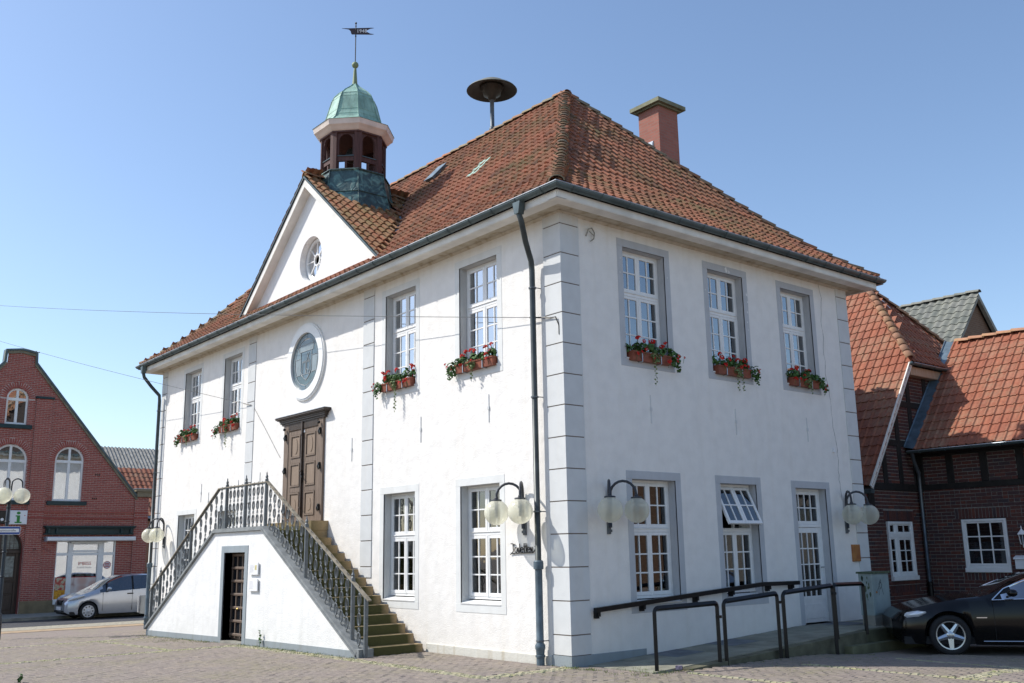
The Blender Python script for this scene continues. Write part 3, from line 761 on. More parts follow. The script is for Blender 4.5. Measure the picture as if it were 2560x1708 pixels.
# cross gable roof
tme2 = tile_mesh('gable_roof_tile', TW*1.05, TL*1.25, .062, M_TILEOLD, th=.024)
P = []
sl_ = sqrt(1+GS*GS); YV = -.14
nrow = int(3.36*sl_/TL)
gable_deck = MB()
for sgn in (1, -1):
    for k in range(nrow+1):
        d = 3.36-k*TL/sl_; x = XC+sgn*d; z = gab(x)
        y = YV+.1; lim = 6
        while y < 4.3:
            t = y-Y0
            if rz(t) > z-.02: break
            if not (abs(x-XC) < 1.0 and abs(y-1.18) < .95 and (abs(x-XC)+abs(y-1.18)) < 1.45):
                P.append(place((x, y, z), (0, sgn, 0), (-sgn, 0, GS)))
            y += TW*1.05
emit_pieces('gable_roof_tile', 'gable_roof_tiles', tme2, P, roof, M_TILEOLD, limit=0 if False else 60)
b = MB()
for sgn in (1,-1):
    pts = []
    # deck under gable tiles
    for i in range(13):
        d = 3.36*i/12; x = XC+sgn*d; z = gab(x)-.05
        ye = YV
        while ye < 4.2 and rz(ye-Y0)-.05 < z: ye += .05
        pts.append((x, ye, z))
    for p, q in zip(pts, pts[1:]):
        b.poly([(p[0],YV,p[2]),(q[0],YV,q[2]),q,p])
b.build('gable_roof_deck', roof.data.materials[0], roof)
# valley flashings
for sgn in (1, -1):
    b = MB(); pts = []
    for i in range(20):
        y = .12+i*.155; t = y-Y0; z = rz(t); d = (GH-z)/GS
        if d < .15: break
        pts.append(Vector((XC+sgn*d, y, z)))
    for p, q in zip(pts, pts[1:]):
        b.poly([(p.x-sgn*.09,p.y,p.z+.10),(q.x-sgn*.09,q.y,q.z+.10),(q.x,q.y,q.z+.045),(p.x,p.y,p.z+.045)])
        b.poly([(p.x,p.y,p.z+.045),(q.x,q.y,q.z+.045),(q.x+sgn*.14,q.y,q.z+.065),(p.x+sgn*.14,p.y,p.z+.065)])
    b.build('valley_flashing', M_LEAD, roof)
# hip and ridge cap tiles
def cap_tiles(p0, p1, r, ln, m, par, nm='ridge_tile', lift=.0, n=7, rise=None):
    p0, p1 = Vector(p0), Vector(p1); d = p1-p0; k = max(1, int(d.length/ln))
    b = MB(); r2 = r*.86
    for j in range(n+1):
        a = pi*(j/n); 
    ring = lambda rr, y, zz: [(rr*cos(pi*j/n), y, rr*.75*sin(pi*j/n)+zz) for j in range(n+1)]
    n0 = b.vadd(ring(r,0,.02)+ring(r2,ln*1.18,-.005)+ring(r-.022,0,.018)); q = n+1
    for j in range(n):
        b.fadd([n0+j, n0+q+j, n0+q+j+1, n0+j+1][::-1]); b.fadd([n0+2*q+j, n0+j, n0+j+1, n0+2*q+j+1][::-1])
    me = bpy.data.meshes.new(nm); me.from_pydata(b.v, [], b.f); me.materials.append(m); me.polygons.foreach_set('use_smooth',[True]*len(b.f)); me.update()
    up = d.normalized(); side = up.cross(Vector((0,0,1))).normalized(); nn = side.cross(up)
    for i in range(k):
        o = link(nm, me, par); M3 = Matrix((side, up, nn)).transposed().to_4x4()
        o.matrix_local = Matrix.Translation(p0+d*(i/k)+Vector((0,0,lift))) @ M3 @ Matrix.Rotation(random.gauss(0,.02),4,'Y') @ Matrix.Rotation(random.gauss(0,.015),4,'Z')
for a, c in zip(PR, PR[1:]):
    cap_tiles((X1-a[0],Y0+a[0],a[1]+.02), (X1-c[0],Y0+c[0],c[1]+.02), .135, .20, M_RIDGE, roof, 'hip_tile')
    cap_tiles((X0+a[0],Y0+a[0],a[1]+.02), (X0+c[0],Y0+c[0],c[1]+.02), .135, .30, M_RIDGE, roof, 'hip_tile')
    cap_tiles((X1-a[0],Y1-a[0],a[1]+.02), (X1-c[0],Y1-c[0],c[1]+.02), .135, .30, M_RIDGE, roof, 'hip_tile')
cap_tiles((X0+TR,W_/2,12.06), (X1-TR+.05,W_/2,12.06), .14, .36, M_RIDGE, roof)
cap_tiles((XC,YV,GH+.03), (XC,2.6,GH+.03), .12, .33, M_RIDGE, roof)
# roof lights and vents on the front slope
for (x, t, mm, hh) in ((-8.0+.0, 3.75, M_LEAD, .10), (-5.2, 2.9, M_COPPER, .02)):
    b = MB(); g = 1.109; y = Y0+t
    Mx = Matrix.Translation((x,y,rz(t)+.06)) @ Matrix((Vector((1,0,0)), Vector((0,1,g)).normalized(), Vector((1,0,0)).cross(Vector((0,1,g)).normalized()))).transposed().to_4x4()
    b = MB(Mx); b.box(-.16,.16,-.30,.30,0,hh); b.box(-.19,.19,-.34,.34,hh,hh+.015); b.build('roof_hatch', mm, roof)

# gable wall with round window
GY = .09
b = MB(FR); cz = 8.45; R0 = .53; cx = XC; N = 40
def gpt(a, r=None):
    return (cx+R0*cos(a), cz+R0*sin(a))
def outer(a):
    # ray from centre to the triangle boundary (z>=7.2)
    dx, dz_ = cos(a), sin(a); best = 1e9
    if dz_ < -1e-6: best = min(best, (7.2-cz)/dz_)
    for s in (1,-1):
        # GH - GS*s*(x-cx) = z  with x = cx+dx t
        den = dz_+GS*s*dx
        if den > 1e-6: best = min(best, (GH-.02-cz)/den)
    return (cx+dx*best, cz+dz_*best)
angs = sorted([2*pi*i/N for i in range(N)]+[pi/2]+[atan2(7.2-cz, s*(GH-.02-7.2)/GS) % (2*pi) for s in (1,-1)])
for i in range(len(angs)):
    a, c = angs[i], angs[(i+1)%len(angs)]
    if abs(a-c) < 1e-6: continue
    ia, ic, oa, oc = gpt(a), gpt(c), outer(a), outer(c)
    b.poly([(ia[0],-GY,ia[1]),(ic[0],-GY,ic[1]),(oc[0],-GY,oc[1]),(oa[0],-GY,oa[1])])
    b.poly([(ia[0],-GY,ia[1]),(ia[0],-GY-.26,ia[1]),(ic[0],-GY-.26,ic[1]),(ic[0],-GY,ic[1])])
gab_w = b.build('gable_wall', M_WALLG, hall)
b = MB(FR)
ringp = [(cx+.47*cos(2*pi*i/32), cz+.47*sin(2*pi*i/32)) for i in range(32)]
b.band(ringp, .07, -GY-.22, -GY-.15, True)
b.band([(cx+.13*cos(2*pi*i/18), cz+.13*sin(2*pi*i/18)) for i in range(18)], .035, -GY-.21, -GY-.165, True)
for i in range(8):
    a = pi/2+i*pi/4; b.bar((cx+.13*cos(a),cz+.13*sin(a)), (cx+.45*cos(a),cz+.45*sin(a)), .024, -GY-.205, -GY-.17)
oc = b.build('round_window', M_WOODW, hall)
for i in range(8):
    a0 = pi/2+i*pi/4; b = MB(FR)
    b.prism([(cx+.13*cos(a0),cz+.13*sin(a0))]+[(cx+.46*cos(a0+pi/4*k/4),cz+.46*sin(a0+pi/4*k/4)) for k in range(5)]+[(cx+.13*cos(a0+pi/4),cz+.13*sin(a0+pi/4))], -GY-.192, -GY-.188); b.build('pane', M_GLASS, oc)
b = MB(FR); b.box(cx-.8,cx+.8,-1.5,-1.0,cz-.8,cz+.8); b.build('interior', M_ROOM, oc)
# bargeboards (raking verge)
for s in (1,-1):
    b = MB(FR); e = 3.36
    b.prism([(XC,GH-.02),(XC+s*e,GH-.02-GS*e),(XC+s*e,GH-.25-GS*e),(XC,GH-.25)], -GY, .12); b.build('verge_board', M_FASCIA, hall)
    b = MB(FR); b.prism([(XC,GH+.015),(XC+s*(e+.04),GH+.015-GS*(e+.04)),(XC+s*(e+.04),GH-.03-GS*(e+.04)),(XC,GH-.03)], .10, .15); b.build('verge_flashing', M_ZINC, hall)
# decorative small iron strap anchors on the wall
for u, z in ((-14.2,3.35),(-13.7,3.1),(-11.9,3.3),(-10.7,3.4),(-6.45,3.8),(-3.95,3.95),(-1.9,4.1)):
    b = MB(FR); b.box(u-.008,u+.008,.0,.012,z-.24,z+.24); b.box(u-.02,u+.02,.0,.02,z-.03,z+.03); b.build('wall_anchor', M_QUOIN, hall)
for u, z in ((1.97,4.0),(4.25,3.95),(6.5,3.95)):
    b = MB(SD); b.box(u-.008,u+.008,.0,.012,z-.24,z+.24); b.box(u-.02,u+.02,.0,.02,z-.03,z+.03); b.build('wall_anchor', M_QUOIN, hall)

# oval (round) stained-glass window
ox, oz = -8.52, 5.97
b = MB(FR); n = 48
for (r0, r1, d0, d1) in ((.66,.85,0,.065),(.845,.885,0,.045)):
    rng = []
    for i in range(n): 
        a, c = 2*pi*i/n, 2*pi*(i+1)/n
        b.prism([(ox+r0*cos(a),oz+r0*sin(a)),(ox+r1*cos(a),oz+r1*sin(a)),(ox+r1*cos(c),oz+r1*sin(c)),(ox+r0*cos(c),oz+r0*sin(c))], d0, d1)
ov = b.build('crest_window', M_WOODW, hall)
def leadglass(name, c): 
    m = simple(name, c, .25, var=.25, vs=3); return m
LG = [leadglass('lead_glass_a',(.10,.15,.18)), leadglass('lead_glass_b',(.15,.20,.22)), leadglass('lead_glass_c',(.22,.26,.27)), leadglass('lead_glass_d',(.09,.14,.15))]
M_CAME = simple('lead_came', (.30,.33,.34), .5)
for i in range(12):
    a, c = 2*pi*i/12, 2*pi*(i+1)/12; b = MB(FR)
    pts = [(ox+.54*cos(a+(c-a)*k/4),oz+.54*sin(a+(c-a)*k/4)) for k in range(5)]+[(ox+.67*cos(c-(c-a)*k/4),oz+.67*sin(c-(c-a)*k/4)) for k in range(5)]
    b.prism(pts, .0, .012); b.build('pane', LG[i % 2], ov)
for (pts, g) in (([(-.52,.1),(-.25,.1),(-.25,-.28),(-.45,-.28)],2),([(.25,.12),(.52,.12),(.46,-.26),(.25,-.26)],2),([(-.33,.4),(.33,.4),(.33,.25),(-.33,.25)],2),
                 ([(-.25,.25),(.25,.25),(.25,-.25),(.0,-.42),(-.25,-.25)],0),([(-.45,-.28),(-.25,-.28),(0,-.45),(.25,-.28),(.46,-.26),(.3,-.45),(0,-.54),(-.3,-.45)],3),([(-.33,.4),(.33,.4),(.2,.5),(-.2,.5)],1),([(-.52,.1),(-.25,.1),(-.25,.25),(-.33,.25),(-.33,.4),(-.47,.26)],1),([(.52,.12),(.25,.12),(.25,.25),(.33,.25),(.33,.4),(.47,.26)],0)):
    b = MB(FR); b.prism([(ox+x,oz+z) for x, z in pts], .0, .010); b.build('pane', LG[g], ov)
b = MB(FR)
b.band([(ox+.54*cos(2*pi*i/32),oz+.54*sin(2*pi*i/32)) for i in range(32)], .012, .01, .018, True)
b.band([(ox+.60*cos(2*pi*i/32),oz+.60*sin(2*pi*i/32)) for i in range(32)], .006, .01, .018, True)
b.band([(ox-.25,oz+.25),(ox+.25,oz+.25),(ox+.25,oz-.2),(ox+.12,oz-.35),(ox,oz-.42),(ox-.12,oz-.35),(ox-.25,oz-.2)], .014, .012, .02, True)
for p, q in (((0,.54),(0,.67)),((0,-.54),(0,-.67)),((-.52,.1),(-.25,.1)),((.25,.12),(.52,.12)),((-.45,-.28),(-.25,-.28)),((.46,-.26),(.25,-.26)),((-.33,.4),(.33,.4)),((-.33,.4),(-.33,.25)),((.33,.4),(.33,.25)),((-.33,.25),(.33,.25))):
    b.bar((ox+p[0],oz+p[1]),(ox+q[0],oz+q[1]),.01,.012,.019)
# small gate-and-keys emblem drawn in lead lines
for x0 in (-.17,.02):
    b.band([(ox+x0,oz-.02),(ox+x0,oz-.28),(ox+x0+.15,oz-.28),(ox+x0+.15,oz-.02)], .012, .012, .019)
    for k in range(4): b.box(ox+x0+k*.045,ox+x0+.02+k*.045,.012,.019,oz-.02,oz+.03)
for s in (-1,1):
    b.band([(ox-.05*s+.08,oz+.02),(ox+.08,oz+.12),(ox+.05*s+.08,oz+.2)], .012, .012, .019)
b.band([(ox+.0,oz-.28),(ox+.0,oz-.2),(ox+.05,oz-.17),(ox+.1,oz-.2),(ox+.1,oz-.28)], .01, .012, .019)
b.build('leading', M_CAME, ov)

# upper oak door
b = MB(FR); dx0,dx1,dz0,dz1 = -9.42,-7.59,2.40,4.62; xm = (dx0+dx1)/2
b.cbox(dx0,dx0+.22,0,.05,dz0,dz1,.008); b.cbox(dx1-.22,dx1,0,.05,dz0,dz1,.008); b.cbox(dx0+.22,dx1-.22,0,.049,4.44,dz1,.008)
udoor = b.build('entrance_door', M_DOOR, hall)
for s in (0,1):
    a, c = (dx0+.22, xm-.006) if s == 0 else (xm+.006, dx1-.22)
    b = MB(FR); b.box(a,c,-.01,.018,dz0,4.44)
    st = .12; zs_ = [(dz0+.14,dz0+.66),(dz0+.78,dz0+1.30),(dz0+1.42,dz0+1.94)]
    b.cbox(a,a+st,.018,.036,dz0,4.44,.005); b.cbox(c-st,c,.018,.036,dz0,4.44,.005)
    prev = dz0
    for z0_, z1_ in zs_+[(4.44,4.44)]:
        b.cbox(a+st,c-st,.018,.0355,prev,z0_,.005); prev = z1_
    leaf = b.build('door_leaf', M_DOOR, udoor)
    for k, (z0_, z1_) in enumerate(zs_):
        b = MB(FR); b.band([(a+st+.02,z0_+.02),(c-st-.02,z0_+.02),(c-st-.02,z1_-.02),(a+st+.02,z1_-.02)], .035, .02, .052, True); b.build('panel_moulding', M_DOOR, udoor)
        b = MB(FR); b.cbox(a+st+.035,c-st-.035,.018,.032,z0_+.035,z1_-.035,.01)
        if k == 2:
            pc = ((a+c)/2,(z0_+z1_)/2); b.prism([(pc[0]+.085*cos(2*pi*i/20),pc[1]+.17*sin(2*pi*i/20)) for i in range(20)], .03, .042)
        if k == 0:
            pc = ((a+c)/2,(z0_+z1_)/2); b.prism([(pc[0]-.05,pc[1]-.16),(pc[0]+.04,pc[1]-.14),(pc[0]+.07,pc[1]),(pc[0]+.03,pc[1]+.1),(pc[0]-.06,pc[1]+.14)], .03, .04)
        b.build('door_panel', M_DOORP, udoor)
b = MB(FR)
for k in range(7): b.cbox(dx0+.24,dx1-.24,.05,.058,4.455+k*.022,4.472+k*.022,.002)
b.box(xm-.02,xm+.02,.04,.085,2.5,4.6)
for k in range(3): b.box(xm-.03,xm+.03,.04,.1,2.7+k*.8,2.73+k*.8)
b.build('door_frieze', M_DKWOOD, udoor)
b = MB(FR)
prof = [(0,4.60),(.05,4.60),(.07,4.66),(.085,4.70),(.085,4.735),(.115,4.75),(.12,4.80),(.0,4.825)]
P0 = [(p[0]+.0,p[1]) for p in prof]
# cornice with returns: sweep as stacked slabs
for (o1, z0_, z1_) in ((.05,4.60,4.64),(.075,4.64,4.68),(.09,4.68,4.715),(.125,4.715,4.735),(.15,4.735,4.77),(.16,4.77,4.785)):
    b.cbox(dx0-.02-o1*1.4,dx1+.02+o1*1.4,0,o1+.02,z0_,z1_,.006)
b.build('door_cornice', M_DKWOOD, udoor)
b = MB(FR); b.box(dx0-.22,dx1+.22,0,.16,4.786,4.80); b.build('cornice_flashing', M_ZINCB, udoor)
b = MB(FR)
for s, x in ((1,dx0+.11),(-1,dx1-.11)):
    for z in (2.62,3.5,4.25,):
        b.box(x-.02,x+.03,.05,.09,z,z+.14); b.tube([(x+.015,.09,z+.12),(x+.015,.12,z+.05),(x+.015,.09,z-.02)],.012,5)
    b.sphere((x,.1,4.5),.035,8,6)
b.box(xm+.02,xm+.045,.05,.062,3.25,3.5); b.tube([(xm+.03,.06,3.42),(xm+.03,.11,3.42),(xm+.12,.11,3.38)],.01,6); b.tube([(xm-.02,.1,3.44),(xm+.1,.1,3.36)],.008,5)
b.build('door_ironwork', M_BLACK, udoor)
b = MB(FR); b.prism([(xm+.02,4.36),(xm+.09,4.36),(xm+.055,4.43)], .04, .045); b.build('door_sticker', M_SIGNW, udoor)
# downpipes
def downpipe(x, top_x, kinkz, nm, low=True):
    zb = gz(x,-.1)
    b = MB(); b.tube([(top_x,-.56,7.24),(top_x,-.55,7.0),(top_x+.02,-.53,6.9),(top_x+(x-top_x)*.5,-.34,6.62),(x,-.14,6.36),(x,-.125,6.2),(x,-.125,1.55)], .048, 12)
    b.build('downpipe', M_PIPE, hall, smooth=True)
    b = MB(); b.prism([(top_x-.09,7.22),(top_x+.09,7.22),(top_x+.05,7.02),(top_x-.05,7.02)], -.62,-.5); b.build('hopper', M_ZINC, hall)
    b = MB(); b.lathe([(.062,zb-.05),(.062,zb+.13),(.076,zb+.135),(.076,zb+.165),(.062,zb+.17),(.068,zb+.24),(.078,zb+.26),(.078,zb+.31),(.057,zb+.34),(.057,1.42),(.078,1.43),(.078,1.54),(.06,1.56)], (x,-.125,0), 14)
    autosmooth(b.build('standpipe', M_PIPELOW, hall))
    for z in (zb+.37, 2.3, 4.1, 5.9):
        b = MB(); b.lathe([(.056,z-.012),(.064,z-.012),(.064,z+.012),(.056,z+.012)], (x,-.125,0), 12); b.tube([(x+.05,-.1,z),(x+.06,0,z)],.008,5); b.sphere((x+.066,-.125,z),.014,6,4); b.build('pipe_clamp', M_IRON, hall)
    pass
downpipe(-.56, -.35, 6.3, 'a'); downpipe(-17.36, -17.62, 6.3, 'b')
# cracks and patches of flaked paint on the side wall (surface marks with shape)
M_CRACK = simple('crack_fill', (.22,.21,.20), .95)
b = MB(SD); pts = [(7.33,7.08)]; u, z = 7.33, 7.08
while z > 2.7:
    z -= random.uniform(.06,.14); u += random.uniform(-.028,.034); u = min(7.52,max(7.25,u)); pts.append((u, z))
for p, q in zip(pts, pts[1:]): b.bar(p, q, random.uniform(.006,.014), .0005, .0012)
b.build('wall_crack', M_CRACK, hall)
M_FLAKE = simple('flaked_paint', (.72,.72,.70), .8)
b = MB(SD)
for (u, z, s) in ((4.83,6.45,.09),(4.85,6.3,.07),(4.82,6.1,.06),(4.80,5.9,.05),(4.82,5.75,.04),(4.25,6.84,.13),(4.33,6.82,.08),(1.36,6.3,.05),(1.38,6.55,.04),(2.56,6.4,.045),(3.6,6.35,.04),(4.8,5.4,.035)):
    k = 9; rr = [s*random.uniform(.45,1)*(.55 if i % 2 else 1) for i in range(k)]
    b.prism([(u+.4*rr[i]*cos(2*pi*i/k), z+rr[i]*sin(2*pi*i/k)*.7) for i in range(k)], .0062, .0072)
b.build('flaked_paint', M_FLAKE, hall)
b = MB(SD); b.tube([(.58,.01,6.78),(.6,.05,6.9),(.68,.05,6.93),(.75,.04,6.86),(.72,.05,6.75),(.66,.03,6.7)],.01,6); b.tube([(.62,.05,6.86),(.74,.05,6.8)],.008,5); b.build('iron_hook', M_CONC, hall)
b = MB(SD); b.box(7.33,7.38,0,.04,3.55,3.62); b.build('sensor_box', M_SIGNW, hall)
# chimney
def brickmat(name, c1, c2, mo, sc=1):
    m, n, l, b = newmat(name); g = n.new('ShaderNodeNewGeometry'); sp = n.new('ShaderNodeSeparateXYZ'); l.new(g.outputs['Position'], sp.inputs[0])
    cb = n.new('ShaderNodeCombineXYZ'); l.new(math_(n, l, 'ADD', sp.outputs[0], sp.outputs[1]), cb.inputs[0]); l.new(sp.outputs[2], cb.inputs[1])
    br = n.new('ShaderNodeTexBrick'); l.new(cb.outputs[0], br.inputs['Vector']); br.inputs['Scale'].default_value = 1
    br.inputs['Brick Width'].default_value = .22; br.inputs['Row Height'].default_value = .075; br.inputs['Mortar Size'].default_value = .008
    for k, v in (('Color1',c1),('Color2',c2),('Mortar',mo)): br.inputs[k].default_value = (*v,1)
    nz = tex(n, l, 'ShaderNodeTexNoise', 5, 5, g.outputs['Position'])
    l.new(mix(n, l, br.outputs[0], tuple(x*.6 for x in c1), math_(n, l, 'MULTIPLY', nz.outputs[0], .4)), b.inputs['Base Color']); b.inputs['Roughness'].default_value = .9
    bump(n, l, b, br.outputs['Fac'], -.5, .01); return m
M_CHIM = brickmat('chimney_brick', (.34,.125,.09), (.40,.15,.11), (.30,.18,.14))
b = MB(); b.box(-4.15,-3.5,6.62,7.32,8.0,12.30); chim = b.build('chimney', M_CHIM, hall)
b = MB(); b.box(-4.3,-3.35,6.47,7.47,12.30,12.40); b.box(-4.22,-3.43,6.55,7.39,12.26,12.30); b.build('chimney_cap', simple('cap_stone', (.20,.20,.13), .9, var=.25, vs=5, bs=.3), chim)
b = MB(); b.tube([(-3.6,6.75,12.4),(-3.6,6.75,12.52)],.03,6); b.build('flue_pipe', M_BLACK, chim)
b = MB(FR); b.cbox(-3.88,-3.7,-6.62,-6.60,10.95,11.4,.003); b.box(-3.86,-3.72,-6.6,-6.59,10.98,11.37); b.build('cleaning_hatch', M_ZINCB, chim)

# ---- cupola
cup = MB(); CX, CY = XC, 1.18; A0 = radians(22.5)
cup.lathe([(1.16,9.35),(1.12,9.5),(.93,10.25),(.88,10.6),(.84,10.63)], (CX,CY,0), 8, A0)
cupola = cup.build('cupola', M_COPPERD, hall)
b = MB()
for i in range(8):
    a = A0+i*pi/4; b.tube([(CX+1.13*cos(a),CY+1.13*sin(a),9.48),(CX+.94*cos(a),CY+.94*sin(a),10.26),(CX+.89*cos(a),CY+.89*sin(a),10.61)],.014,5)
pts = lambda r, z: [(CX+r*cos(A0+i*pi/4),CY+r*sin(A0+i*pi/4),z) for i in range(8)]
b.tube(pts(1.0,10.02),.012,5,closed=True); b.tube(pts(.9,10.6),.02,5,closed=True); b.build('sheet_seams', M_COPPERD, cupola)
for i in range(8):
    a = A0+i*pi/4; b = MB(Matrix.Translation((CX+.74*cos(a),CY+.74*sin(a),0)) @ Matrix.Rotation(a,4,'Z'))
    b.prism([(-.07,-.09),(.05,-.09),(.06,0),(.05,.09),(-.07,.09)], 10.62, 11.70, axes='xy'); b.build('cupola_post', M_CUPWOOD, cupola)
for i in range(8):
    a = i*pi/4; r = .74*cos(pi/8); hw = .74*sin(pi/8)-.085
    F8 = Matrix.Translation((CX+r*cos(a),CY+r*sin(a),0)) @ Matrix.Rotation(a-pi/2,4,'Z')
    # local x along face, y outward
    b = MB(F8)
    b.box(-hw,hw,-.035,.03,10.62,10.68); b.box(-hw,hw,-.035,.032,10.86,10.98)
    # arched head
    zc = 11.38; R_ = hw-.03; k = 8
    for j in range(k):
        a0, a1 = pi*j/k, pi*(j+1)/k
        b.prism([(R_*cos(a0),zc+R_*sin(a0)),(hw*1.0*cos(a0) if abs(cos(a0)) > .99 else (hw if cos(a0) > 0 else -hw), zc+R_*sin(a0)) , (hw if cos(a1)+cos(a0) > 0 else -hw, zc+R_*sin(a1)),(R_*cos(a1),zc+R_*sin(a1))], -.03, .03)
    b.box(-hw,hw,-.03,.03,zc+R_,11.7); b.box(-hw,-hw+.03,-.03,.03,10.98,zc); b.box(hw-.03,hw,-.03,.03,10.98,zc)
    b.box(-.025,.025,-.03,.02,10.68,10.86)
    b.build('cupola_panel', M_CUPWOOD, cupola)
    b = MB(F8); b.box(-hw-.0,hw,-.02,.055,10.975,10.995); b.build('cupola_sill', M_ZINC, cupola)
b = MB(); b.lathe([(.70,10.64),(.70,10.66)], (CX,CY,0), 8, A0); b.lathe([(.15,11.15),(.26,11.18),(.20,11.3),(.15,11.42),(.08,11.48),(.02,11.5)], (CX,CY,0), 14); b.tube([(CX,CY,11.5),(CX,CY,11.75)],.02,6)
for i in range(20): 
    x = CX-.45+i*.045; b.tube([(x,CY-.55,11.02),(x,CY-.57,11.1)],.004,3)
b.build('bell', M_SIREN, cupola)
b = MB(); b.lathe([(.80,11.60),(.86,11.64),(.92,11.70),(.97,11.74),(1.0,11.86),(.98,11.865)], (CX,CY,0), 8, A0); b.build('cupola_cornice', M_PINK, cupola)
b = MB(); b.lathe([(.72,11.56),(.83,11.58),(.83,11.635),(.72,11.64)], (CX,CY,0), 8, A0); b.build('cornice_beam', M_CUPWOOD, cupola)
DP = [(1.015,11.865),(.95,11.90),(.80,11.97),(.73,12.05),(.675,12.20),(.615,12.42),(.555,12.64),(.49,12.78),(.38,12.90),(.24,13.01),(.13,13.10),(.075,13.17)]
b = MB(); b.lathe(DP, (CX,CY,0), 8, A0); b.build('dome', M_COPPER, cupola)
b = MB()
for i in range(8):
    a = A0+i*pi/4; b.tube([(CX+(r+.006)*cos(a),CY+(r+.006)*sin(a),z) for r, z in DP[2:]],.013,5)
for zz_ in ((.70,12.13),(.655,12.27),(.545,12.66),(.50,12.765)): b.tube(pts(zz_[0],zz_[1]+.0),.008,4,closed=True)
b.build('dome_ribs', M_COPPER, cupola)
b = MB(); b.lathe([(.075,13.15),(.06,13.25),(.035,13.6),(.03,13.66)], (CX,CY,0), 12); b.sphere((CX,CY,13.72),.085,16,10); autosmooth(b.build('finial', simple('finial_green', (.19,.24,.13), .6, .1, var=.2), cupola))
b = MB(); b.tube([(CX,CY,13.78),(CX,CY,14.86)],.013,8); b.sphere((CX,CY,14.88),.028,8,6); b.sphere((CX,CY,14.52),.022,8,5); b.sphere((CX,CY,14.80),.02,8,5)
vd = Vector((.64,.77,0)); VF = Matrix(((vd.x,-vd.y*-1,0,CX),(vd.y,-vd.x,0,CY),(0,0,1,0),(0,0,0,1)))
b.build('vane_rod', M_SIREN, cupola)
b = MB(VF)
b.prism([(-.36,14.745),(-.2,14.74),(.40,14.745),(.46,14.735),(.36,14.72),(.24,14.655),(.36,14.585),(.46,14.565),(.40,14.555),(-.10,14.57),(-.12,14.60),(-.13,14.66),(-.18,14.71)], -.006,.006); b.build('weather_vane', simple('vane_iron', (.05,.035,.04), .6), cupola)
TMv = Matrix(((vd.x,0,vd.y,CX+.155*vd.x+.008*vd.y),(vd.y,0,-vd.x,CY+.155*vd.y-.008*vd.x),(0,1,0,14.652),(0,0,0,1)))
put_text('vane_year', '1948', .135, TMv, M_SIGNW, cupola, ext=.003)

# siren
sr = thing('siren', 'dark mushroom shaped warning siren on a pole on the roof ridge', 'siren')
b = MB(); b.tube([(-6.9,4.17,11.9),(-6.9,4.17,13.15)],.055,12); b.lathe([(.085,12.08),(.085,12.2),(.06,12.24)],(-6.9,4.17,0),10); b.build('pole', simple('siren_pole', (.10,.12,.14), .5, .4, var=.2), sr, smooth=True)
b = MB(); b.lathe([(.09,12.98),(.11,13.08),(.22,13.12),(.24,13.26),(.30,13.30),(.30,13.36)],(-6.9,4.17,0),20); b.build('motor_housing', M_SIREN, sr, smooth=True)
b = MB(); b.lathe([(.28,13.36),(.63,13.23),(.65,13.235),(.62,13.27),(.40,13.38)],(-6.9,4.17,0),36,cap=False); b.build('horn_disc', M_SIREN, sr, smooth=True)
b = MB(); b.lathe([(.65,13.236),(.62,13.275),(.42,13.38),(.36,13.44),(.2,13.48),(.01,13.49)],(-6.9,4.17,0),36,cap=False); b.build('rain_cap', M_SIRENTOP, sr, smooth=True)

# ---------------------------------------------------------------- outside staircase
stair = thing('double_staircase', 'white double flight of entrance steps with arched cellar door and iron railing', 'staircase')
SY = 1.40
LZt = 2.20; NS = 14; TX = .277
xr = [-3.77-TX*i for i in range(NS)]           # riser positions, right flight
def zstep(i): return .14+.1585*i
ZL = zstep(13)
mirror = lambda x: 2*(-8.62)-x
for side in (0,1):
    for i in range(NS-1):
        x0 = xr[i]; x1 = -8.62
        b = MB(); 
        zt = zstep(i); zb_ = -.4 if i == 0 else zstep(i-1)-.0
        xa, xb = (xr[i+1]-.04, x0+.014)
        if side: xa, xb = mirror(xb), mirror(xa)
        b.box(xa if not side else xa, xb, -1.18-random.uniform(0,.005), -.075-random.uniform(0,.015), zb_-.02, zt)
        b.build('step', M_STEP, stair)
b = MB(); b.box(mirror(xr[13]),xr[13],-1.18,-.02,ZL-.16,ZL-.001); b.build('landing', M_STEP, stair)
b = MB(); b.box(dx0-.1,-7.36,-.40,0,ZL,2.395); b.box(dx0-.1,-7.5,-.55,-.41,ZL,ZL+.09); b.build('door_step', M_STEP, stair)
# parapet wall with cellar door opening
PX = (-13.72,-9.88,-7.50,-3.78)
o0,o1,ozt = -9.30,-8.28,1.775
def ptop(x):
    if x < PX[1]: return .02+(2.20-.02)*(x-PX[0])/(PX[1]-PX[0])
    if x > PX[2]: return 2.20-(2.20-.04)*(x-PX[2])/(PX[3]-PX[2])
    return 2.20
b = MB(FR); y0_, y1_ = SY-.22, SY
b.prism([(PX[0],-.5),(o0,-.5),(o0,ptop(o0)),(PX[1],2.2),(PX[0],.02)], y0_, y1_)
b.prism([(o1,-.5),(PX[3],-.5),(PX[3],.04),(PX[2],2.2),(o1,2.2)], y0_, y1_)
b.prism([(o0,ozt),(o1,ozt),(o1,2.2),(o0,2.2)], y0_, y1_)
b.build('parapet_wall', M_WALL2, stair)
b = MB(FR); cp = [(PX[0]-.03,.03),(PX[1],2.24),(PX[2],2.24),(PX[3]+.02,.06)]
b.band(cp, .09, y0_-.05, y1_+.035); b.build('coping', M_STONE, stair)
b = MB(FR); b.band([(p[0],p[1]-.02) for p in cp], .03, y1_+.034, y1_+.055); b.box(PX[3]-.04,PX[3]+.11,y0_-.04,y1_+.03,-.1,.14); b.build('coping_lip', M_STONE, stair)
b = MB(FR)
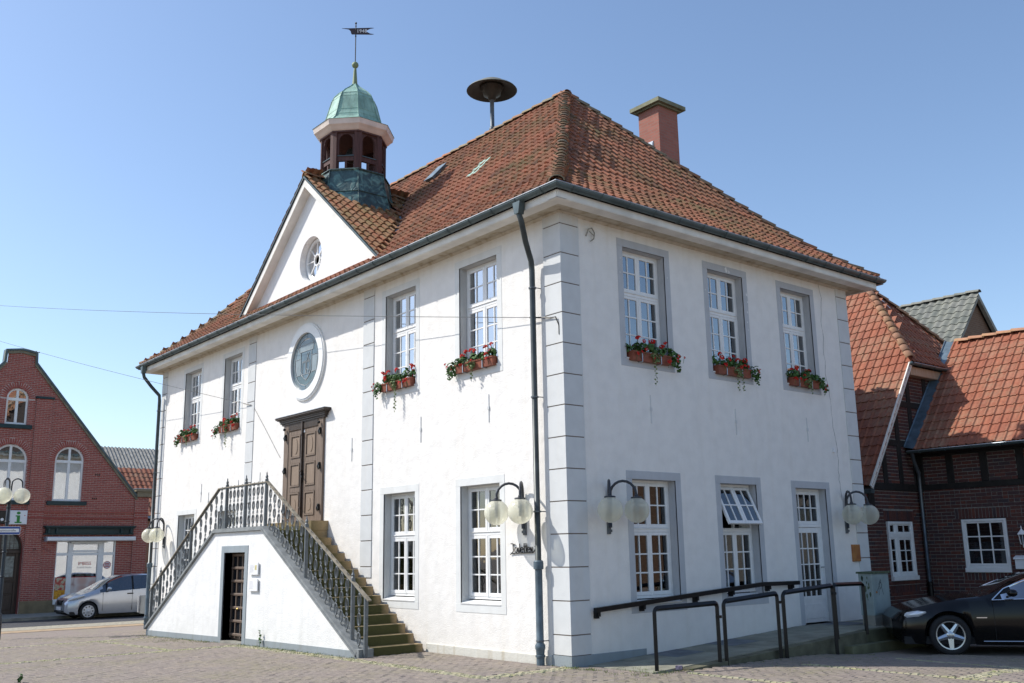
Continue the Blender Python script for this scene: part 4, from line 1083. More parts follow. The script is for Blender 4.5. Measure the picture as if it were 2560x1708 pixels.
b.prism([(PX[0],-.5),(o0-.15,-.5),(o0-.15,gz(-9.5,-1.4)+.13),(PX[0],gz(-13.5,-1.4)+.14)], SY+.001, SY+.008)
b.prism([(o1+.15,-.5),(PX[3],-.5),(PX[3],.11),(o1+.15,gz(-8,-1.4)+.14)], SY+.001, SY+.008); b.build('painted_plinth', M_PLINTH, stair)
b = MB(FR); b.cbox(o0-.15,o0,SY-.01,SY+.012,-.3,ozt+.14,.003); b.cbox(o1,o1+.15,SY-.01,SY+.012,-.3,ozt+.14,.003); b.cbox(o0,o1,SY-.01,SY+.012,ozt,ozt+.14,.003); b.build('door_surround', M_PLINTH, stair)
M_DARKREV = simple('dark_painted_reveal', (.028,.036,.045), .6, var=.15)
b = MB(FR); b.box(o0-.02,o0,SY-.6,SY-.012,-.3,ozt); b.box(o1,o1+.02,SY-.6,SY-.012,-.3,ozt); b.box(o0,o1,SY-.6,SY-.012,ozt,ozt+.02); b.build('door_reveal', M_DARKREV, stair)
dw = SY-.21; b = MB(FR); zf = gz(-8.8,-1)+.05
b.box(o0,o1,dw-.04,dw,zf,ozt); cdoor = b.build('cellar_door', M_DKWOOD, stair)
b = MB(FR); b.box(o0,o1,SY-.6,SY+.02,zf-.2,zf); b.build('door_sill', M_CONC, stair)
nc, nr_ = 4, 6
b = MB(FR)
for i in range(nc+1):
    u = o0+(o1-o0)*i/nc; b.cbox(u-.022,u+.022,dw,dw+.03,zf+.05,ozt,.005)
for j in range(nr_+1):
    z = zf+.12+(ozt-.05-zf-.12)*j/nr_; b.cbox(o0,o1,dw,dw+.045,z-.028,z+.028,.01)
b.build('door_muntins', M_MUNT, cdoor)
for i in range(nc):
    for j in range(nr_):
        u = o0+(o1-o0)*(i+.5)/nc; z = zf+.12+(ozt-.05-zf-.12)*(j+.5)/nr_
        pc = MB(FR); hh = (ozt-.05-zf-.12)/nr_/2-.03
        pc.box(u-.1,u+.1,dw+.001,dw+.006,z-hh,z+hh); pc.build('pane', simple('door_pane_dark', (.012,.014,.018), .12, spec=.6) if i+j == 0 else bpy.data.materials['door_pane_dark'], cdoor)
b = MB(FR); b.box(o0+.55,o0+.70,dw+.007,dw+.009,1.25,1.55); b.box(o0+.82,o0+.97,dw+.007,dw+.009,1.28,1.52); b.box(o0+.55,o0+.68,dw+.007,dw+.009,.86,1.12); b.build('door_papers', M_SIGNW, cdoor)
b = MB(FR); b.box(o0+.8,o0+.97,dw+.007,dw+.009,.82,1.14); b.build('blue_poster', simple('poster_blue', (.06,.30,.62), .5, var=.3, vs=8), cdoor)
b = MB(FR); b.box(o0+.57,o0+.66,dw+.009,dw+.010,.92,1.03); b.build('poster_print', simple('poster_print', (.05,.06,.3), .5, var=.5, vs=20), cdoor)
b = MB(FR); b.sphere((o0+.40,dw+.05,.62),.022,8,6); b.sphere((o0+.83,dw+.06,1.19),.025,8,6); b.build('door_knob', simple('brass', (.6,.45,.15), .3, .9), cdoor)
# mounting plates left and right in stair flank wall, right side end face
b = MB(); b.box(-13.7,-3.8,-1.19,-1.181,-.4,.0); b.build('flank_wall', M_WALL2, stair)
# railing
rail = MB(FR); ry = SY-.07
def rtop(x):
    xa, xb, zt_ = -9.88, -7.50, 3.17
    if x < xa: return zt_-(zt_-.93)*(xa-x)/(xa+13.75)
    if x > xb: return zt_-(zt_-.93)*(x-xb)/(-3.5-xb)
    return zt_
rail.band([(-13.78,rtop(-13.78)),(-9.88,3.17),(-7.50,3.17),(-3.50,.93)], .022, ry-.035, ry+.035)
railing = rail.build('railing', M_RAILWOOD, stair)
rb = MB(FR); rb.band([(-13.78,rtop(-13.78)-.022),(-9.88,3.148),(-7.50,3.148),(-3.55,.945-.02)], .02, ry-.015, ry+.015); rb.build('flat_bar', M_IRON, railing)
posts = [-13.70,-13.17,-11.38,-9.48,-8.52,-7.55,-5.79,-4.06,-3.62]
def cbot(x):
    if x < PX[1]: return .06+2.2*(x-PX[0])/(PX[1]-PX[0])
    if x > PX[2]: return 2.28-2.2*(x-PX[2])/(PX[3]-PX[2])
    return 2.285
for x in posts:
    zb_ = max(cbot(x)-.05, gz(x,-1.4)); ztp = rtop(x)+.05; b = MB(FR)
    ends = x in (posts[0], posts[-1])
    if x == posts[-1]: zb_ = -.02
    b.cbox(x-.028,x+.028,ry-.03,ry+.03,zb_,ztp-(.05 if ends else 0),.008)
    if not ends:
        c = FR @ Vector((x, ry, 0)); b.M = None; b.flip = False
        b.lathe([(.03,ztp),(.036,ztp+.012),(.022,ztp+.03),(.034,ztp+.055),(.02,ztp+.085),(.012,ztp+.105),(.015,ztp+.12),(.003,ztp+.16)], (c.x,c.y,0), 8)
    b.build('railing_post', M_IRON, railing)
def baluster_mesh(n, pitch):
    b = MB(); z = .05
    for k in range(n):
        zc = .16+k*pitch
        # oval ring with a lens of bars
        N_ = 14
        b.tube([(.052*sin(2*pi*i/N_),0,zc+.092*cos(2*pi*i/N_)) for i in range(N_)], .0105, 5, closed=True)
        b.tube([(0,0,zc-.085),(0,0,zc+.085)], .009, 5)
    for k in range(n+1):
        zc = .16+k*pitch-pitch/2
        b.sphere((0,0,zc),.013,6,4)
        for s in (-1,1):
            b.tube([(0,0,zc+s*.004),(.036,0,zc+s*.026)],.0075,4); b.tube([(0,0,zc+s*.004),(-.036,0,zc+s*.026)],.0075,4)
        b.tube([(-.04,0,zc),(.04,0,zc)],.0075,4)
        b.tube([(0,0,zc-.055),(0,0,zc+.055)],.007,5)
    me = bpy.data.meshes.new('baluster'); me.from_pydata(b.v, [], b.f); me.materials.append(M_IRON); me.polygons.foreach_set('use_smooth',[True]*len(b.f)); me.update(); return me
bm = baluster_mesh(3, .285)
counts = [2,7,6,4,4,8,8,1]
for (a, c), k in zip(zip(posts, posts[1:]), counts):
    for i in range(k):
        x = a+(c-a)*(i+1)/(k+1); zb_ = cbot(x); o = link('baluster', bm, railing)
        o.matrix_local = Matrix.Translation((x, -ry, zb_-.0)) @ Matrix.Scale((rtop(x)-.03-zb_)/.865, 4, (0,0,1))
# two white plates by the cellar door
for z0_, z1_, lab in ((1.33,1.57,'upper white notice plate with small emblem, right of the dark cellar door'),(1.01,1.25,'lower white text plate without emblem, right of the dark cellar door')):
    t = thing('notice_plate', lab, 'sign', 'white notice plates beside the cellar door')
    b = MB(FR); b.cbox(-7.97,-7.57,SY+.025,SY+.045,z0_,z1_,.002); b.build('plate', M_SIGNW, t)
    b = MB(FR)
    for u in (-7.93,-7.61):
        for z in (z0_+.03,z1_-.03): b.box(u-.006,u+.006,SY,SY+.025,z-.006,z+.006)
    b.build('spacer', M_IRON, t)
    b = MB(FR)
    for k in range(7): b.box(-7.93,-7.93+random.uniform(.14,.2),SY+.0452,SY+.0458,z1_-.05-k*.022,z1_-.056-k*.022)
    b.box(-7.94,-7.92,SY+.0452,SY+.0458,z0_+.03,z0_+.045)
    b.build('small_print', simple('grey_print', (.45,.45,.47), .6), t)
    if z0_ > 1.2:
        b = MB(FR); b.box(-7.71,-7.62,SY+.0452,SY+.0462,1.42,1.52); b.build('emblem', simple('emblem_yellow', (.6,.55,.28), .5), t)
        b = MB(FR); b.bar((-7.665,1.44),(-7.665,1.49),.008,SY+.0462,SY+.047); b.build('emblem_mark', simple('emblem_brown', (.3,.16,.04), .5), t)

# ---------------------------------------------------------------- wall lamps with two globes
def wall_lamp(F, u, z, lab, R_=.198):
    t = thing('wall_lamp', lab, 'wall lamp', 'twin globe lamps on the town hall walls')
    b = MB(F); b.cbox(u-.035,u+.035,0,.03,z-.16,z+.16,.005); b.box(u-.03,u-.006,.03,.055,z-.13,z-.09); b.box(u+.006,u+.03,.03,.055,z-.13,z-.09); b.build('bracket', M_IRON, t)
    for s in (-1,1):
        b = MB(F); ex, ey, r = .295, .35, None; top = z+.44
        pts = [(u+s*.012,.045,z-.06),(u+s*.012,.05,z+.28)]
        for k in range(1,11):
            a = pi*k/10; m_ = (1-cos(a))/2
            pts.append((u+s*(.012+(ex-.012)*m_), .05+(ey-.05)*m_, top+.22*sin(a)+(z+.42-top)*0))
        pts.append((u+s*ex,ey,z+.34)); b.tube(pts, .021, 8); b.lathe([(.032,z+.33),(.032,z+.43),(.024,z+.45)], (u+s*ex,ey,0), 10)
        b.build('lamp_arm', M_BLACK if False else M_ARM, t, smooth=True)
        b = MB(F); b.lathe([(.09,z+.385),(.085,z+.405),(.03,z+.415)], (u+s*ex,ey,0), 16); b.build('globe_cap', M_ARM, t)
        b = MB(F); b.sphere((u+s*ex,ey,z+.20), R_, 32, 20); g = b.build('globe', M_GLOBE, t, smooth=True)
        b = MB(F); b.lathe([(.03,z+.40),(.035,z+.27),(.03,z+.25)],(u+s*ex,ey,0),10); b.lathe([(.022,z+.25),(.024,z+.13),(.012,z+.12)],(u+s*ex,ey,0),8); b.build('bulb_holder', M_SOCKET, g)
M_ARM = simple('lamp_arm_paint', (.045,.048,.055), .45, .2, var=.2)
wall_lamp(FR, -1.0, 2.11, 'twin globe wall lamp left of the near drainpipe, above the iron lettering')
wall_lamp(FR, -16.62, 2.11, 'twin globe wall lamp beside the far left drainpipe')
wall_lamp(SD, .86, 2.10, 'twin globe wall lamp between corner stones and first window of the shaded side')
wall_lamp(SD, 7.58, 2.10, 'twin globe lamp on the shaded wall above the rusty orange cover')

# ---------------------------------------------------------------- flower boxes
def leaf_cluster(b, c, r, n, size, squash=.7):
    for _ in range(n):
        d = Vector((random.gauss(0,1), random.gauss(0,1), random.gauss(0,1))).normalized()*random.random()**.4
        p = Vector(c)+Vector((d.x*r[0], d.y*r[1], d.z*r[2])); s = size*random.uniform(.6,1.25)
        nrm = (d+Vector((random.gauss(0,.4),random.gauss(0,.4),random.gauss(.3,.4)))).normalized()
        t1 = nrm.orthogonal().normalized(); t1 = Matrix.Rotation(random.random()*6.28,3,nrm) @ t1; t2 = nrm.cross(t1)
        k = 6; n0 = b.vadd([p+nrm*s*.12]+[p+s*(.5+.08*(i%2))*(cos(2*pi*i/k)*t1+sin(2*pi*i/k)*t2)-nrm*s*.06*(i%3) for i in range(k)])
        for i in range(k): b.fadd([n0, n0+1+i, n0+1+(i+1)%k])
def umbel_mesh():
    b = MB()
    rnd = random.Random(3)
    for _ in range(16):
        a = rnd.random()*6.28; e = rnd.random()*.9
        d = Vector((cos(a)*sin(e*1.5), sin(a)*sin(e*1.5), cos(e*1.5))); p = d*.034
        t1 = d.orthogonal().normalized(); t2 = d.cross(t1); s = .017
        n0 = b.vadd([p]+[p+s*(cos(2*pi*i/5)*t1+sin(2*pi*i/5)*t2)+d*.004 for i in range(5)])
        for i in range(5): b.fadd([n0, n0+1+i, n0+1+(i+1)%5])
    me = bpy.data.meshes.new('flower_head'); me.from_pydata(b.v, [], b.f); me.materials.append(M_PETAL); me.update(); return me
UMB = umbel_mesh()
def flower_box(F, u0, u1, z, lab, seed, lean, vine):
    random.seed(seed); t = thing('flower_box', lab, 'flower box', 'window boxes of red geraniums')
    b = MB(F); b.prism([(-.10,z+.01),(.09,z+.01),(.105,z+.155),(-.115,z+.155)], u0+.03, u1-.03, axes='yz'); b.prism([(-.12,z+.14),(.115,z+.14),(.118,z+.165),(-.12,z+.165)], u0+.02, u1-.02, axes='yz')
    b.build('trough', M_TERRA, t)
    b = MB(F)
    for u in (u0+.25, u1-.3):
        b.box(u-.008,u+.008,.10,.112,z,z+.15); b.box(u-.008,u+.008,-.1,.112,z-.008,z+.004)
    b.build('holder_strap', M_ZINCB, t)
    lv = MB(F); L_ = u1-u0
    for k in range(9):
        u = u0+L_*(k+.5)/9+random.gauss(0,.03); leaf_cluster(lv, (u,random.uniform(-.02,.1),z+.23+random.uniform(-.03,.05)), (.10,.09,.09), 26, .06)
    e = u0 if lean < 0 else u1
    leaf_cluster(lv, (e+lean*.06,.10,z+.12), (.13,.10,.15), 60, .055); leaf_cluster(lv, (e+lean*.12,.13,z+.0), (.07,.06,.12), 22, .045)
    lv.build('leaves', M_LEAF, t)
    vg = MB(F); uc = u0+L_*(.5+.05*lean)
    leaf_cluster(vg, (uc,.12,z+.13), (.13,.06,.10), 50, .04); leaf_cluster(vg, (uc+.05,.13,z+.05), (.07,.04,.08), 26, .035)
    for q in range(vine[0]):
        x = uc+random.uniform(-.08,.14); ln = vine[1]*random.uniform(.75,1); pts = [(x+.015*sin(j*1.3+q), .12+.006*j%.02, z+.05-ln*j/8) for j in range(9)]
        vg.tube(pts, .0022, 3)
        for j in range(int(ln/.035)):
            zz = z+.04-j*.036; s = -1 if j%2 else 1
            leaf_cluster(vg, (x+s*.02,.125,zz), (.006,.004,.006), 2, .034)
    vg.build('trailing_vine', M_LEAFV, t)
    for k in range(17):
        if k < 8: p = (u0+L_*random.uniform(.05,.95), random.uniform(-.05,.08), z+.30+random.uniform(-.02,.10)); sc = random.uniform(.95,1.5)
        elif k < 13: p = (u0+L_*random.uniform(.05,.95), random.uniform(.12,.17), z+random.uniform(.05,.22)); sc = random.uniform(.7,1.15)
        else: p = (e+lean*random.uniform(.02,.2), random.uniform(.10,.2), z+random.uniform(-.10,.2)); sc = random.uniform(.55,.85)
        o = link('flower_head', UMB, t); wp = F @ Vector(p)
        outw = (F @ Vector((0,1,0)))-(F @ Vector((0,0,0)))
        dr = (Vector((0,0,1))*random.uniform(.3,1)+outw*random.uniform(.2,1)+Vector((random.gauss(0,.3),random.gauss(0,.3),0))).normalized()
        o.matrix_local = Matrix.Translation(wp) @ dr.to_track_quat('Z','Y').to_matrix().to_4x4() @ Matrix.Scale(sc,4)
        base = Vector(p)-Vector((0,.03,.1)); ns = MB(F); ns.tube([base, p], .0035, 3); ns.build('flower_stem', M_LEAF, t)
    return t
names = ['under the leftmost upper window','under the second upper window from the left','under the upper window just right of the round window','under the sunlit upper window nearest the drainpipe']
for i, (a, c) in enumerate(FW): flower_box(FR, a-.02, c+.0, 4.80, 'terracotta box of red geraniums '+names[i], 20+i, -1, (2 if i in (1,2) else 1, (.22,.5,.55,.25)[i]))
names = ['on the shaded upper window nearest the corner','on the middle upper window of the shaded side','on the far right upper window of the shaded side']
for i, (a, c) in enumerate(SW): flower_box(SD, a+.02, c-.02, 4.78, 'terracotta box of red geraniums '+names[i], 40+i, 1, (1,2,1)[i:i+1][0:1]+((.5,.4,.25)[i],) if False else ((1,2,1)[i],(.55,.42,.25)[i]))

# ---------------------------------------------------------------- iron lettering Toiletten with arrow
t = thing('toilet_sign', 'black wrought iron lettering reading Toiletten with an underline arrow, left of the drainpipe', 'sign')
def stroke(pts, r=.0085, w=.018):
    b.tube([(-1.345+p[0], w, 1.675+p[1]) for p in pts], r, 6)
def arc(cx_, cz_, rx, rz_, a0, a1, n=9): return [(cx_+rx*cos(radians(a0+(a1-a0)*i/n)), cz_+rz_*sin(radians(a0+(a1-a0)*i/n))) for i in range(n+1)]
S = [('T',[[(-.005,.145),(.05,.15),(.10,.135)],[(.05,.15),(.055,.03),(.03,.0),(.0,-.0)]]),
     ('o',[arc(.125,.045,.033,.042,0,360,14)]),('i',[[(.182,.085),(.182,.005)]]),('l',[[(.212,.145),(.216,.08),(.214,.005)]]),
     ('e',[arc(.268,.045,.033,.042,0,325,12)+[], [(.238,.05),(.300,.05)]]),
     ('t',[[(.325,.15),(.33,.02),(.345,.005)],[(.305,.105),(.352,.105)]]),('t',[[(.372,.15),(.376,.02),(.392,.005)],[(.352,.105),(.400,.105)]]),
     ('e',[arc(.432,.045,.033,.042,0,325,12),[(.402,.05),(.464,.05)]]),('n',[[(.488,.005),(.488,.085),(.522,.008),(.524,.088)]]),
     ('underline',[[(-.02,-.022),(.01,-.008),(.2,-.002),(.40,.0),(.53,.0),(.58,.03),(.625,.095)],[(.585,.095),(.63,.10),(.625,.05)]])]
for nm_, ss in S:
    b = MB(FR)
    for s in ss: stroke(s)
    b.build('letter_'+nm_.lower() if len(nm_) == 1 else 'arrow', M_BLACK, t)
b = MB(FR)
for u in (.05,.30,.52): b.tube([(-1.345+u,.0,1.675),(-1.345+u,.018,1.675)], .004, 4)
b.build('fixing_pin', M_BLACK, t)

# ---------------------------------------------------------------- ramp, handrails, steps, cabinet
def ramp_z(y): return .02 if y < .35 else min(.27, .02+(y-.35)/(5.6-.35)*.25)
ramp_o = bpy.data.objects.new('ramp', None); COL.objects.link(ramp_o); ramp_o['kind'] = 'structure'
ys_ = [.30,.95,1.6,2.3,3.0,3.7,4.4,5.0,5.6,6.3,7.0,7.7,8.35,9.1,9.9]
for k, (a, c) in enumerate(zip(ys_, ys_[1:])):
    for j, (x0, x1) in enumerate(((.02,.62),(.62,1.32))):
        b = MB(); e = .006; za, zc = ramp_z(a)+random.gauss(0,.002), ramp_z(c)+random.gauss(0,.002)
        xo = .0
        n = b.vadd([(x0+e,a+e,-.3),(x1-e,a+e,-.3),(x1-e,c-e,-.3),(x0+e,c-e,-.3),(x0+e,a+e,za),(x1-e,a+e,za),(x1-e,c-e,zc),(x0+e,c-e,zc)])
        for q in ((0,3,2,1),(4,5,6,7),(0,1,5,4),(1,2,6,5),(2,3,7,6),(3,0,4,7)): b.fadd([n+i for i in q])
        b.build('ramp_slab', M_SLABD if (j == 0 and k in (2,4,9)) else M_SLAB, ramp_o)
b = MB()
n = b.vadd([(1.325,.9,-.3),(1.45,.9,-.3),(1.45,5.6,-.3),(1.325,5.6,-.3),(1.325,.9,.035),(1.45,.9,.02),(1.45,5.6,.255),(1.325,5.6,.262)])
for q in ((0,3,2,1),(4,5,6,7),(0,1,5,4),(1,2,6,5),(2,3,7,6),(3,0,4,7)): b.fadd([n+i for i in q])
b.build('ramp_kerb', simple('kerb_mossy', (.12,.115,.075), .95, var=.4, vs=4, bs=.5), ramp_o)
M_STEPD = simple('dark_step', (.13,.13,.075), .95, var=.35, vs=3, bs=.4)
b = MB(); b.box(1.326,1.42,5.61,9.9,-.3,.262); b.build('kerb_step', M_STEPD, ramp_o)
b = MB(); b.box(1.425,1.60,4.87,9.9,-.3,.06); b.build('kerb_step', M_STEPD, ramp_o)
# wall handrail
t = thing('wall_handrail', 'long black handrail fixed along the shaded side wall above the ramp', 'handrail')
b = MB(SD); pts = [(.42,.09,.81),(4.6,.09,1.055),(5.69,.09,1.045)]
for p, q in zip(pts, pts[1:]): b.prism([(p[0],p[2]-.035),(q[0],q[2]-.035),(q[0],q[2]+.035),(p[0],p[2]+.035)], .06, .125)
b.build('rail', M_BLACK, t)
for u in (.5,1.5,2.8,3.75,4.8,5.5):
    zz = .81+(1.055-.81)*min(1,(u-.42)/4.18); b = MB(SD); b.box(u-.03,u+.03,0,.07,zz-.13,zz-.02); b.box(u-.02,u+.02,.07,.11,zz-.1,zz-.02); b.build('bracket', M_BLACK, t)
# free-standing tube frames
def bend(b, p, q, z0, zt0, zt1, r=.038):
    # inverted U between posts p and q (x,y)
    P0 = Vector((p[0],p[1],z0)); Q0 = Vector((q[0],q[1],z0)); rr = .06; d = Vector((q[0]-p[0],q[1]-p[1],zt1-zt0)).normalized()
    A = Vector((p[0],p[1],zt0)); B_ = Vector((q[0],q[1],zt1))
    def arc3(c, u, v, n=4): return [c+u*cos(pi/2*i/n)*rr+v*sin(pi/2*i/n)*rr for i in range(n+1)]
    up = Vector((0,0,1))
    pts = [P0]+[A-up*rr+d*rr-d*rr*cos(pi/2*i/4)+up*rr*sin(pi/2*i/4) for i in range(5)]+[B_-up*rr-d*rr+d*rr*sin(pi/2*i/4)+up*rr*cos(pi/2*i/4) for i in range(5)]+[Q0]
    b.tube(pts, r, 4, caps=True)
t = thing('ramp_railing', 'row of black square tube railing frames along the outer edge of the ramp', 'railing')
fr_pts = [((1.26,.45),(1.41,1.66),-.05,.87,.90),((1.42,1.80),(1.52,3.0),-.05,.915,.99),((1.53,3.14),(1.56,4.48),-.05,.99,1.06)]
for p, q, z0_, a, c in fr_pts:
    b = MB(); bend(b, p, q, z0_, a, c); b.build('tube_frame', M_BLACK, t)
b = MB(); bend(b, (1.575,4.50), (1.45,5.6), .20, 1.07, 1.05, .034); b.build('tube_frame', M_BLACK, t)
for (x, y, z) in ((1.415,1.68,.70),(1.51,3.07,.85),(1.578,4.49,.93)):
    b = MB(); b.box(x-.02,x+.02,y-.05,y+.05,z-.02,z+.02); b.build('clamp', M_BLACK, t)
# electrical cabinet
t = thing('utility_cabinet', 'weathered grey green utility cabinet with scrawled marking on the ramp platform', 'cabinet')
KF = Matrix.Translation((.18,9.05,0)) @ Matrix.Rotation(radians(0),4,'Z')
c0, c1, y0c, y1c = .10, .58, 7.95, 9.1
zb0, zb1, zt_ = .27, .45, 1.19
b = MB(); b.box(.84,1.09,6.51,7.07,.2,zb1); b.build('cabinet_plinth', M_CONC, t)
b = MB(SD); b.cbox(6.5,7.08,.83,1.10,zb1,zt_,.01); b.build('cabinet_body', M_CAB, t)
b = MB(SD); b.cbox(6.53,7.05,1.098,1.108,zb1+.03,zt_-.02,.004); b.build('cabinet_door', M_CAB, t)
b = MB(SD); b.prism([(6.47,zt_),(7.11,zt_),(7.10,zt_+.035),(6.48,zt_+.035)], .80, 1.13); b.build('cabinet_roof', M_CABD, t)
b = MB(SD); b.sphere((6.60,1.115,.86),.018,8,5); b.build('door_lock', M_RUST, t)
b = MB(SD)
for s in ([(6.61,.86),(6.70,.95),(6.76,1.04),(6.81,.98),(6.74,.91),(6.71,1.0),(6.77,1.08),(6.79,1.0)],[(6.70,.93),(6.69,.80)],[(6.79,.95),(6.84,.81)]): b.band(s, .009, 1.1085, 1.1095)
b.build('scrawl', M_INK, t)
random.seed(11); b = MB(); 
for k in range(14):
    x = random.uniform(.87,1.06); z = random.uniform(.65,1.14); rr = random.uniform(.01,.035)
    b.prism([(x+rr*.7*cos(i)*random.uniform(.6,1.2), z+rr*1.8*sin(i)*random.uniform(.6,1.2)) for i in [j*.785 for j in range(8)]], 6.4975, 6.4992)
b.build('algae_stain', M_CABD, t)
# orange rusty cover
t = MB(SD); t.cbox(7.70,7.95,0,.05,1.39,1.72,.01); tag(t.build('meter_cover', M_RUST), 'small rusty orange metal cover on the shaded wall below the far lamp', 'cover')
# litter
b = MB(Matrix.Translation((1.38,.78,.03)) @ Matrix.Rotation(.5,4,'Z')); b.box(-.045,.045,-.03,.03,0,.05); tag(b.build('litter_box', simple('crumpled_packet', (.16,.14,.2), .6, var=.5, vs=30)), 'small crumpled packet lying on the paving by the ramp', 'litter')

# ---------------------------------------------------------------- brick walls
def polycut(poly, z):
    xs = []; k = len(poly)
    for i in range(k):
        (x0, z0_), (x1, z1_) = poly[i], poly[(i+1)%k]
        if (z0_ <= z < z1_) or (z1_ <= z < z0_): xs.append(x0+(x1-x0)*(z-z0_)/(z1_-z0_))
    return sorted(xs)
def intervals(outer, holes, z):
    xs = polycut(outer, z); iv = [(xs[i], xs[i+1]) for i in range(0, len(xs)-1, 2)]
    for h in holes:
        hx = polycut(h, z)
        for i in range(0, len(hx)-1, 2):
            a, c = hx[i], hx[i+1]; nv = []
            for p, q in iv:
                if c <= p or a >= q: nv.append((p, q)); continue
                if a > p: nv.append((p, a))
                if c < q: nv.append((c, q))
            iv = nv
    return iv
def brick_me(name, lu, lz, m, d=.012):
    b = MB(); x, z = lu/2, lz/2; c = .0035
    n = b.vadd([(-x,-.02,-z),(x,-.02,-z),(x,-.02,z),(-x,-.02,z),(-x,d-c,-z),(x,d-c,-z),(x,d-c,z),(-x,d-c,z),(-x+c,d,-z+c),(x-c,d,-z+c),(x-c,d,z-c),(-x+c,d,z-c)])
    for i in range(4):
        j = (i+1) % 4; b.fadd([n+i, n+4+i, n+4+j, n+j]); b.fadd([n+4+i, n+8+i, n+8+j, n+4+j])
    b.fadd([n+8, n+11, n+10, n+9])
    me = bpy.data.meshes.new(name); me.from_pydata(b.v, [], b.f); me.materials.append(m); me.update(); return me
def brick_wall(F, outer, holes, wall, m, near_pt, limit=300, ch=.0833, bl=.25, lo=None, wo=0.0, sj=0, cross=False):
    import numpy as np
    zs = [p[1] for p in outer]; z = min(zs); row = 0; items = []
    while z < max(zs):
        zc = z+ch/2
        if lo is None or (zc > lo):
            for a, c in intervals(outer, holes, zc):
                off = (row % 2)*bl/2+(((row*7+sj) % 3)*.0)
                u = math.floor((a-off)/bl)*bl+off
                while u < c-1e-4:
                    p, q = max(a, u), min(c, u+bl)
                    if cross and (int(round(u/bl))+row) % 3 == 0 and p == u and q == u+bl: parts = [(p, (p+q)/2), ((p+q)/2, q)]
                    else: parts = [(p, q)]
                    for p_, q_ in parts:
                        if q_-p_ > .03: items.append(((p_+q_)/2, zc, q_-p_-.011, ch-.011))
                    u += bl
        z += ch; row += 1
    cache = {}
    mats = []
    base = brick_me('brick', 1, 1, m)
    def mt(it):
        u, zc, lu, lz = it
        return F @ Matrix.Translation((u, wo+random.uniform(-.002,.003), zc))
    items.sort(key=lambda it: ((F @ Vector((it[0],0,it[1])))-near_pt).length)
    def vis(it): 
        q = F @ Vector((it[0],0,it[1])); return inframe(q.x, q.y, q.z, 0.02)
    items = [it for it in items if vis(it)]
    for it in items[:limit]:
        k = round(it[2],2)
        if k not in cache: cache[k] = brick_me('brick', k, it[3], m)
        o = link('brick', cache[k], wall); o.matrix_local = mt(it)
    rest = items[limit:]
    if rest:
        b = MB(F); c = .0035; d = .012
        for u, zc, lu, lz in rest:
            x, zh = lu/2, lz/2; w0 = wo+random.uniform(-.002,.003)
            n = b.vadd([(u-x,w0-.02,zc-zh),(u+x,w0-.02,zc-zh),(u+x,w0-.02,zc+zh),(u-x,w0-.02,zc+zh),(u-x+c,w0+d,zc-zh+c),(u+x-c,w0+d,zc-zh+c),(u+x-c,w0+d,zc+zh-c),(u-x+c,w0+d,zc+zh-c)])
            for i in range(4):
                j = (i+1) % 4; b.fadd([n+i, n+4+i, n+4+j, n+j])
            b.fadd([n+4, n+7, n+6, n+5])
        b.build('bricks', m, wall, kind='stuff')
def wall_sheet(F, outer, holes, name, m, parent, wo=0.0, ch=.0833):
    b = MB(F); z = min(p[1] for p in outer); zt_ = max(p[1] for p in outer)
    while z < zt_:
        for a, c in intervals(outer, holes, z+ch/2): b.poly([(a,wo,z),(a,wo,z+ch),(c,wo,z+ch),(c,wo,z)])
        z += ch
    return b.build(name, m, parent)

# ---------------------------------------------------------------- half-timbered brick house on the right
hth = thing('half_timbered_house', 'dark brick and timber framed house with red tiled roofs behind the black car', 'house')
NRM = Vector((2,12,1.5))
MW = frame((0,13,0),(1,0),(0,-1)); WG = frame((-1.27,0,0),(0,1),(1,0))
# main wing wall (faces -Y), x from -1.27 to 8
mh = [[(-.30,1.04),(.76,1.04),(.76,2.27),(-.30,2.27)]]
outer = [(-1.27,-.3),(9,-.3),(9,3.0),(-1.27,3.0)]
w1 = wall_sheet(MW, outer, mh, 'wall', M_MORTARD, hth)
soldier = [(-.42,2.27),(.88,2.27),(.88,2.52),(-.42,2.52)]; rowlock = [(-.36,.86),(.82,.86),(.82,1.04),(-.36,1.04)]
brick_wall(MW, outer, mh+[soldier,rowlock], w1, M_BRICKD, NRM, 170, cross=True)
sm_ = brick_me('soldier_brick', .066, .235, M_BRICKD)
def soldiers(F, u0, u1, zc, wall, lz=.235, nm='soldier_brick', me=None):
    k = int((u1-u0)/.079)
    for i in range(k):
        o = link(nm, me or sm_, wall); o.matrix_local = F @ Matrix.Translation((u0+(i+.5)*(u1-u0)/k, random.uniform(-.001,.003), zc))
soldiers(MW, -.42, .88, 2.395, w1)
rm_ = brick_me('sill_brick', .066, .165, M_BRICKD); soldiers(MW, -.36, .82, .95, w1, nm='sill_brick', me=rm_)
# half-timber storey
up_out = [(-1.27,3.13),(9,3.13),(9,3.9),(-1.27,3.9)]
w2 = wall_sheet(MW, [(-1.27,3.0),(9,3.0),(9,4.0),(-1.27,4.0)], [], 'upper_wall', M_MORTARD, hth, wo=-.001)
posts_m = [(-1.27,-1.08),(-.50,-.33),(.32,.49),(1.15,1.32),(1.98,2.15),(2.8,2.97),(3.6,3.8),(4.5,4.7),(5.4,5.6),(6.3,6.5)]
brick_wall(MW, up_out, [[(a,3.1),(c,3.1),(c,4),(a,4)] for a, c in posts_m], w2, M_BRICKD, NRM, 30, wo=.0)
b = MB(MW); b.cbox(-1.27,9,-.05,.035,2.99,3.13,.008); b.build('timber_beam', M_TIMBER, hth)
for a, c in posts_m: b = MB(MW); b.cbox(a,c,-.05,.032,3.131,3.95,.008); b.build('timber_post', M_TIMBER, hth)
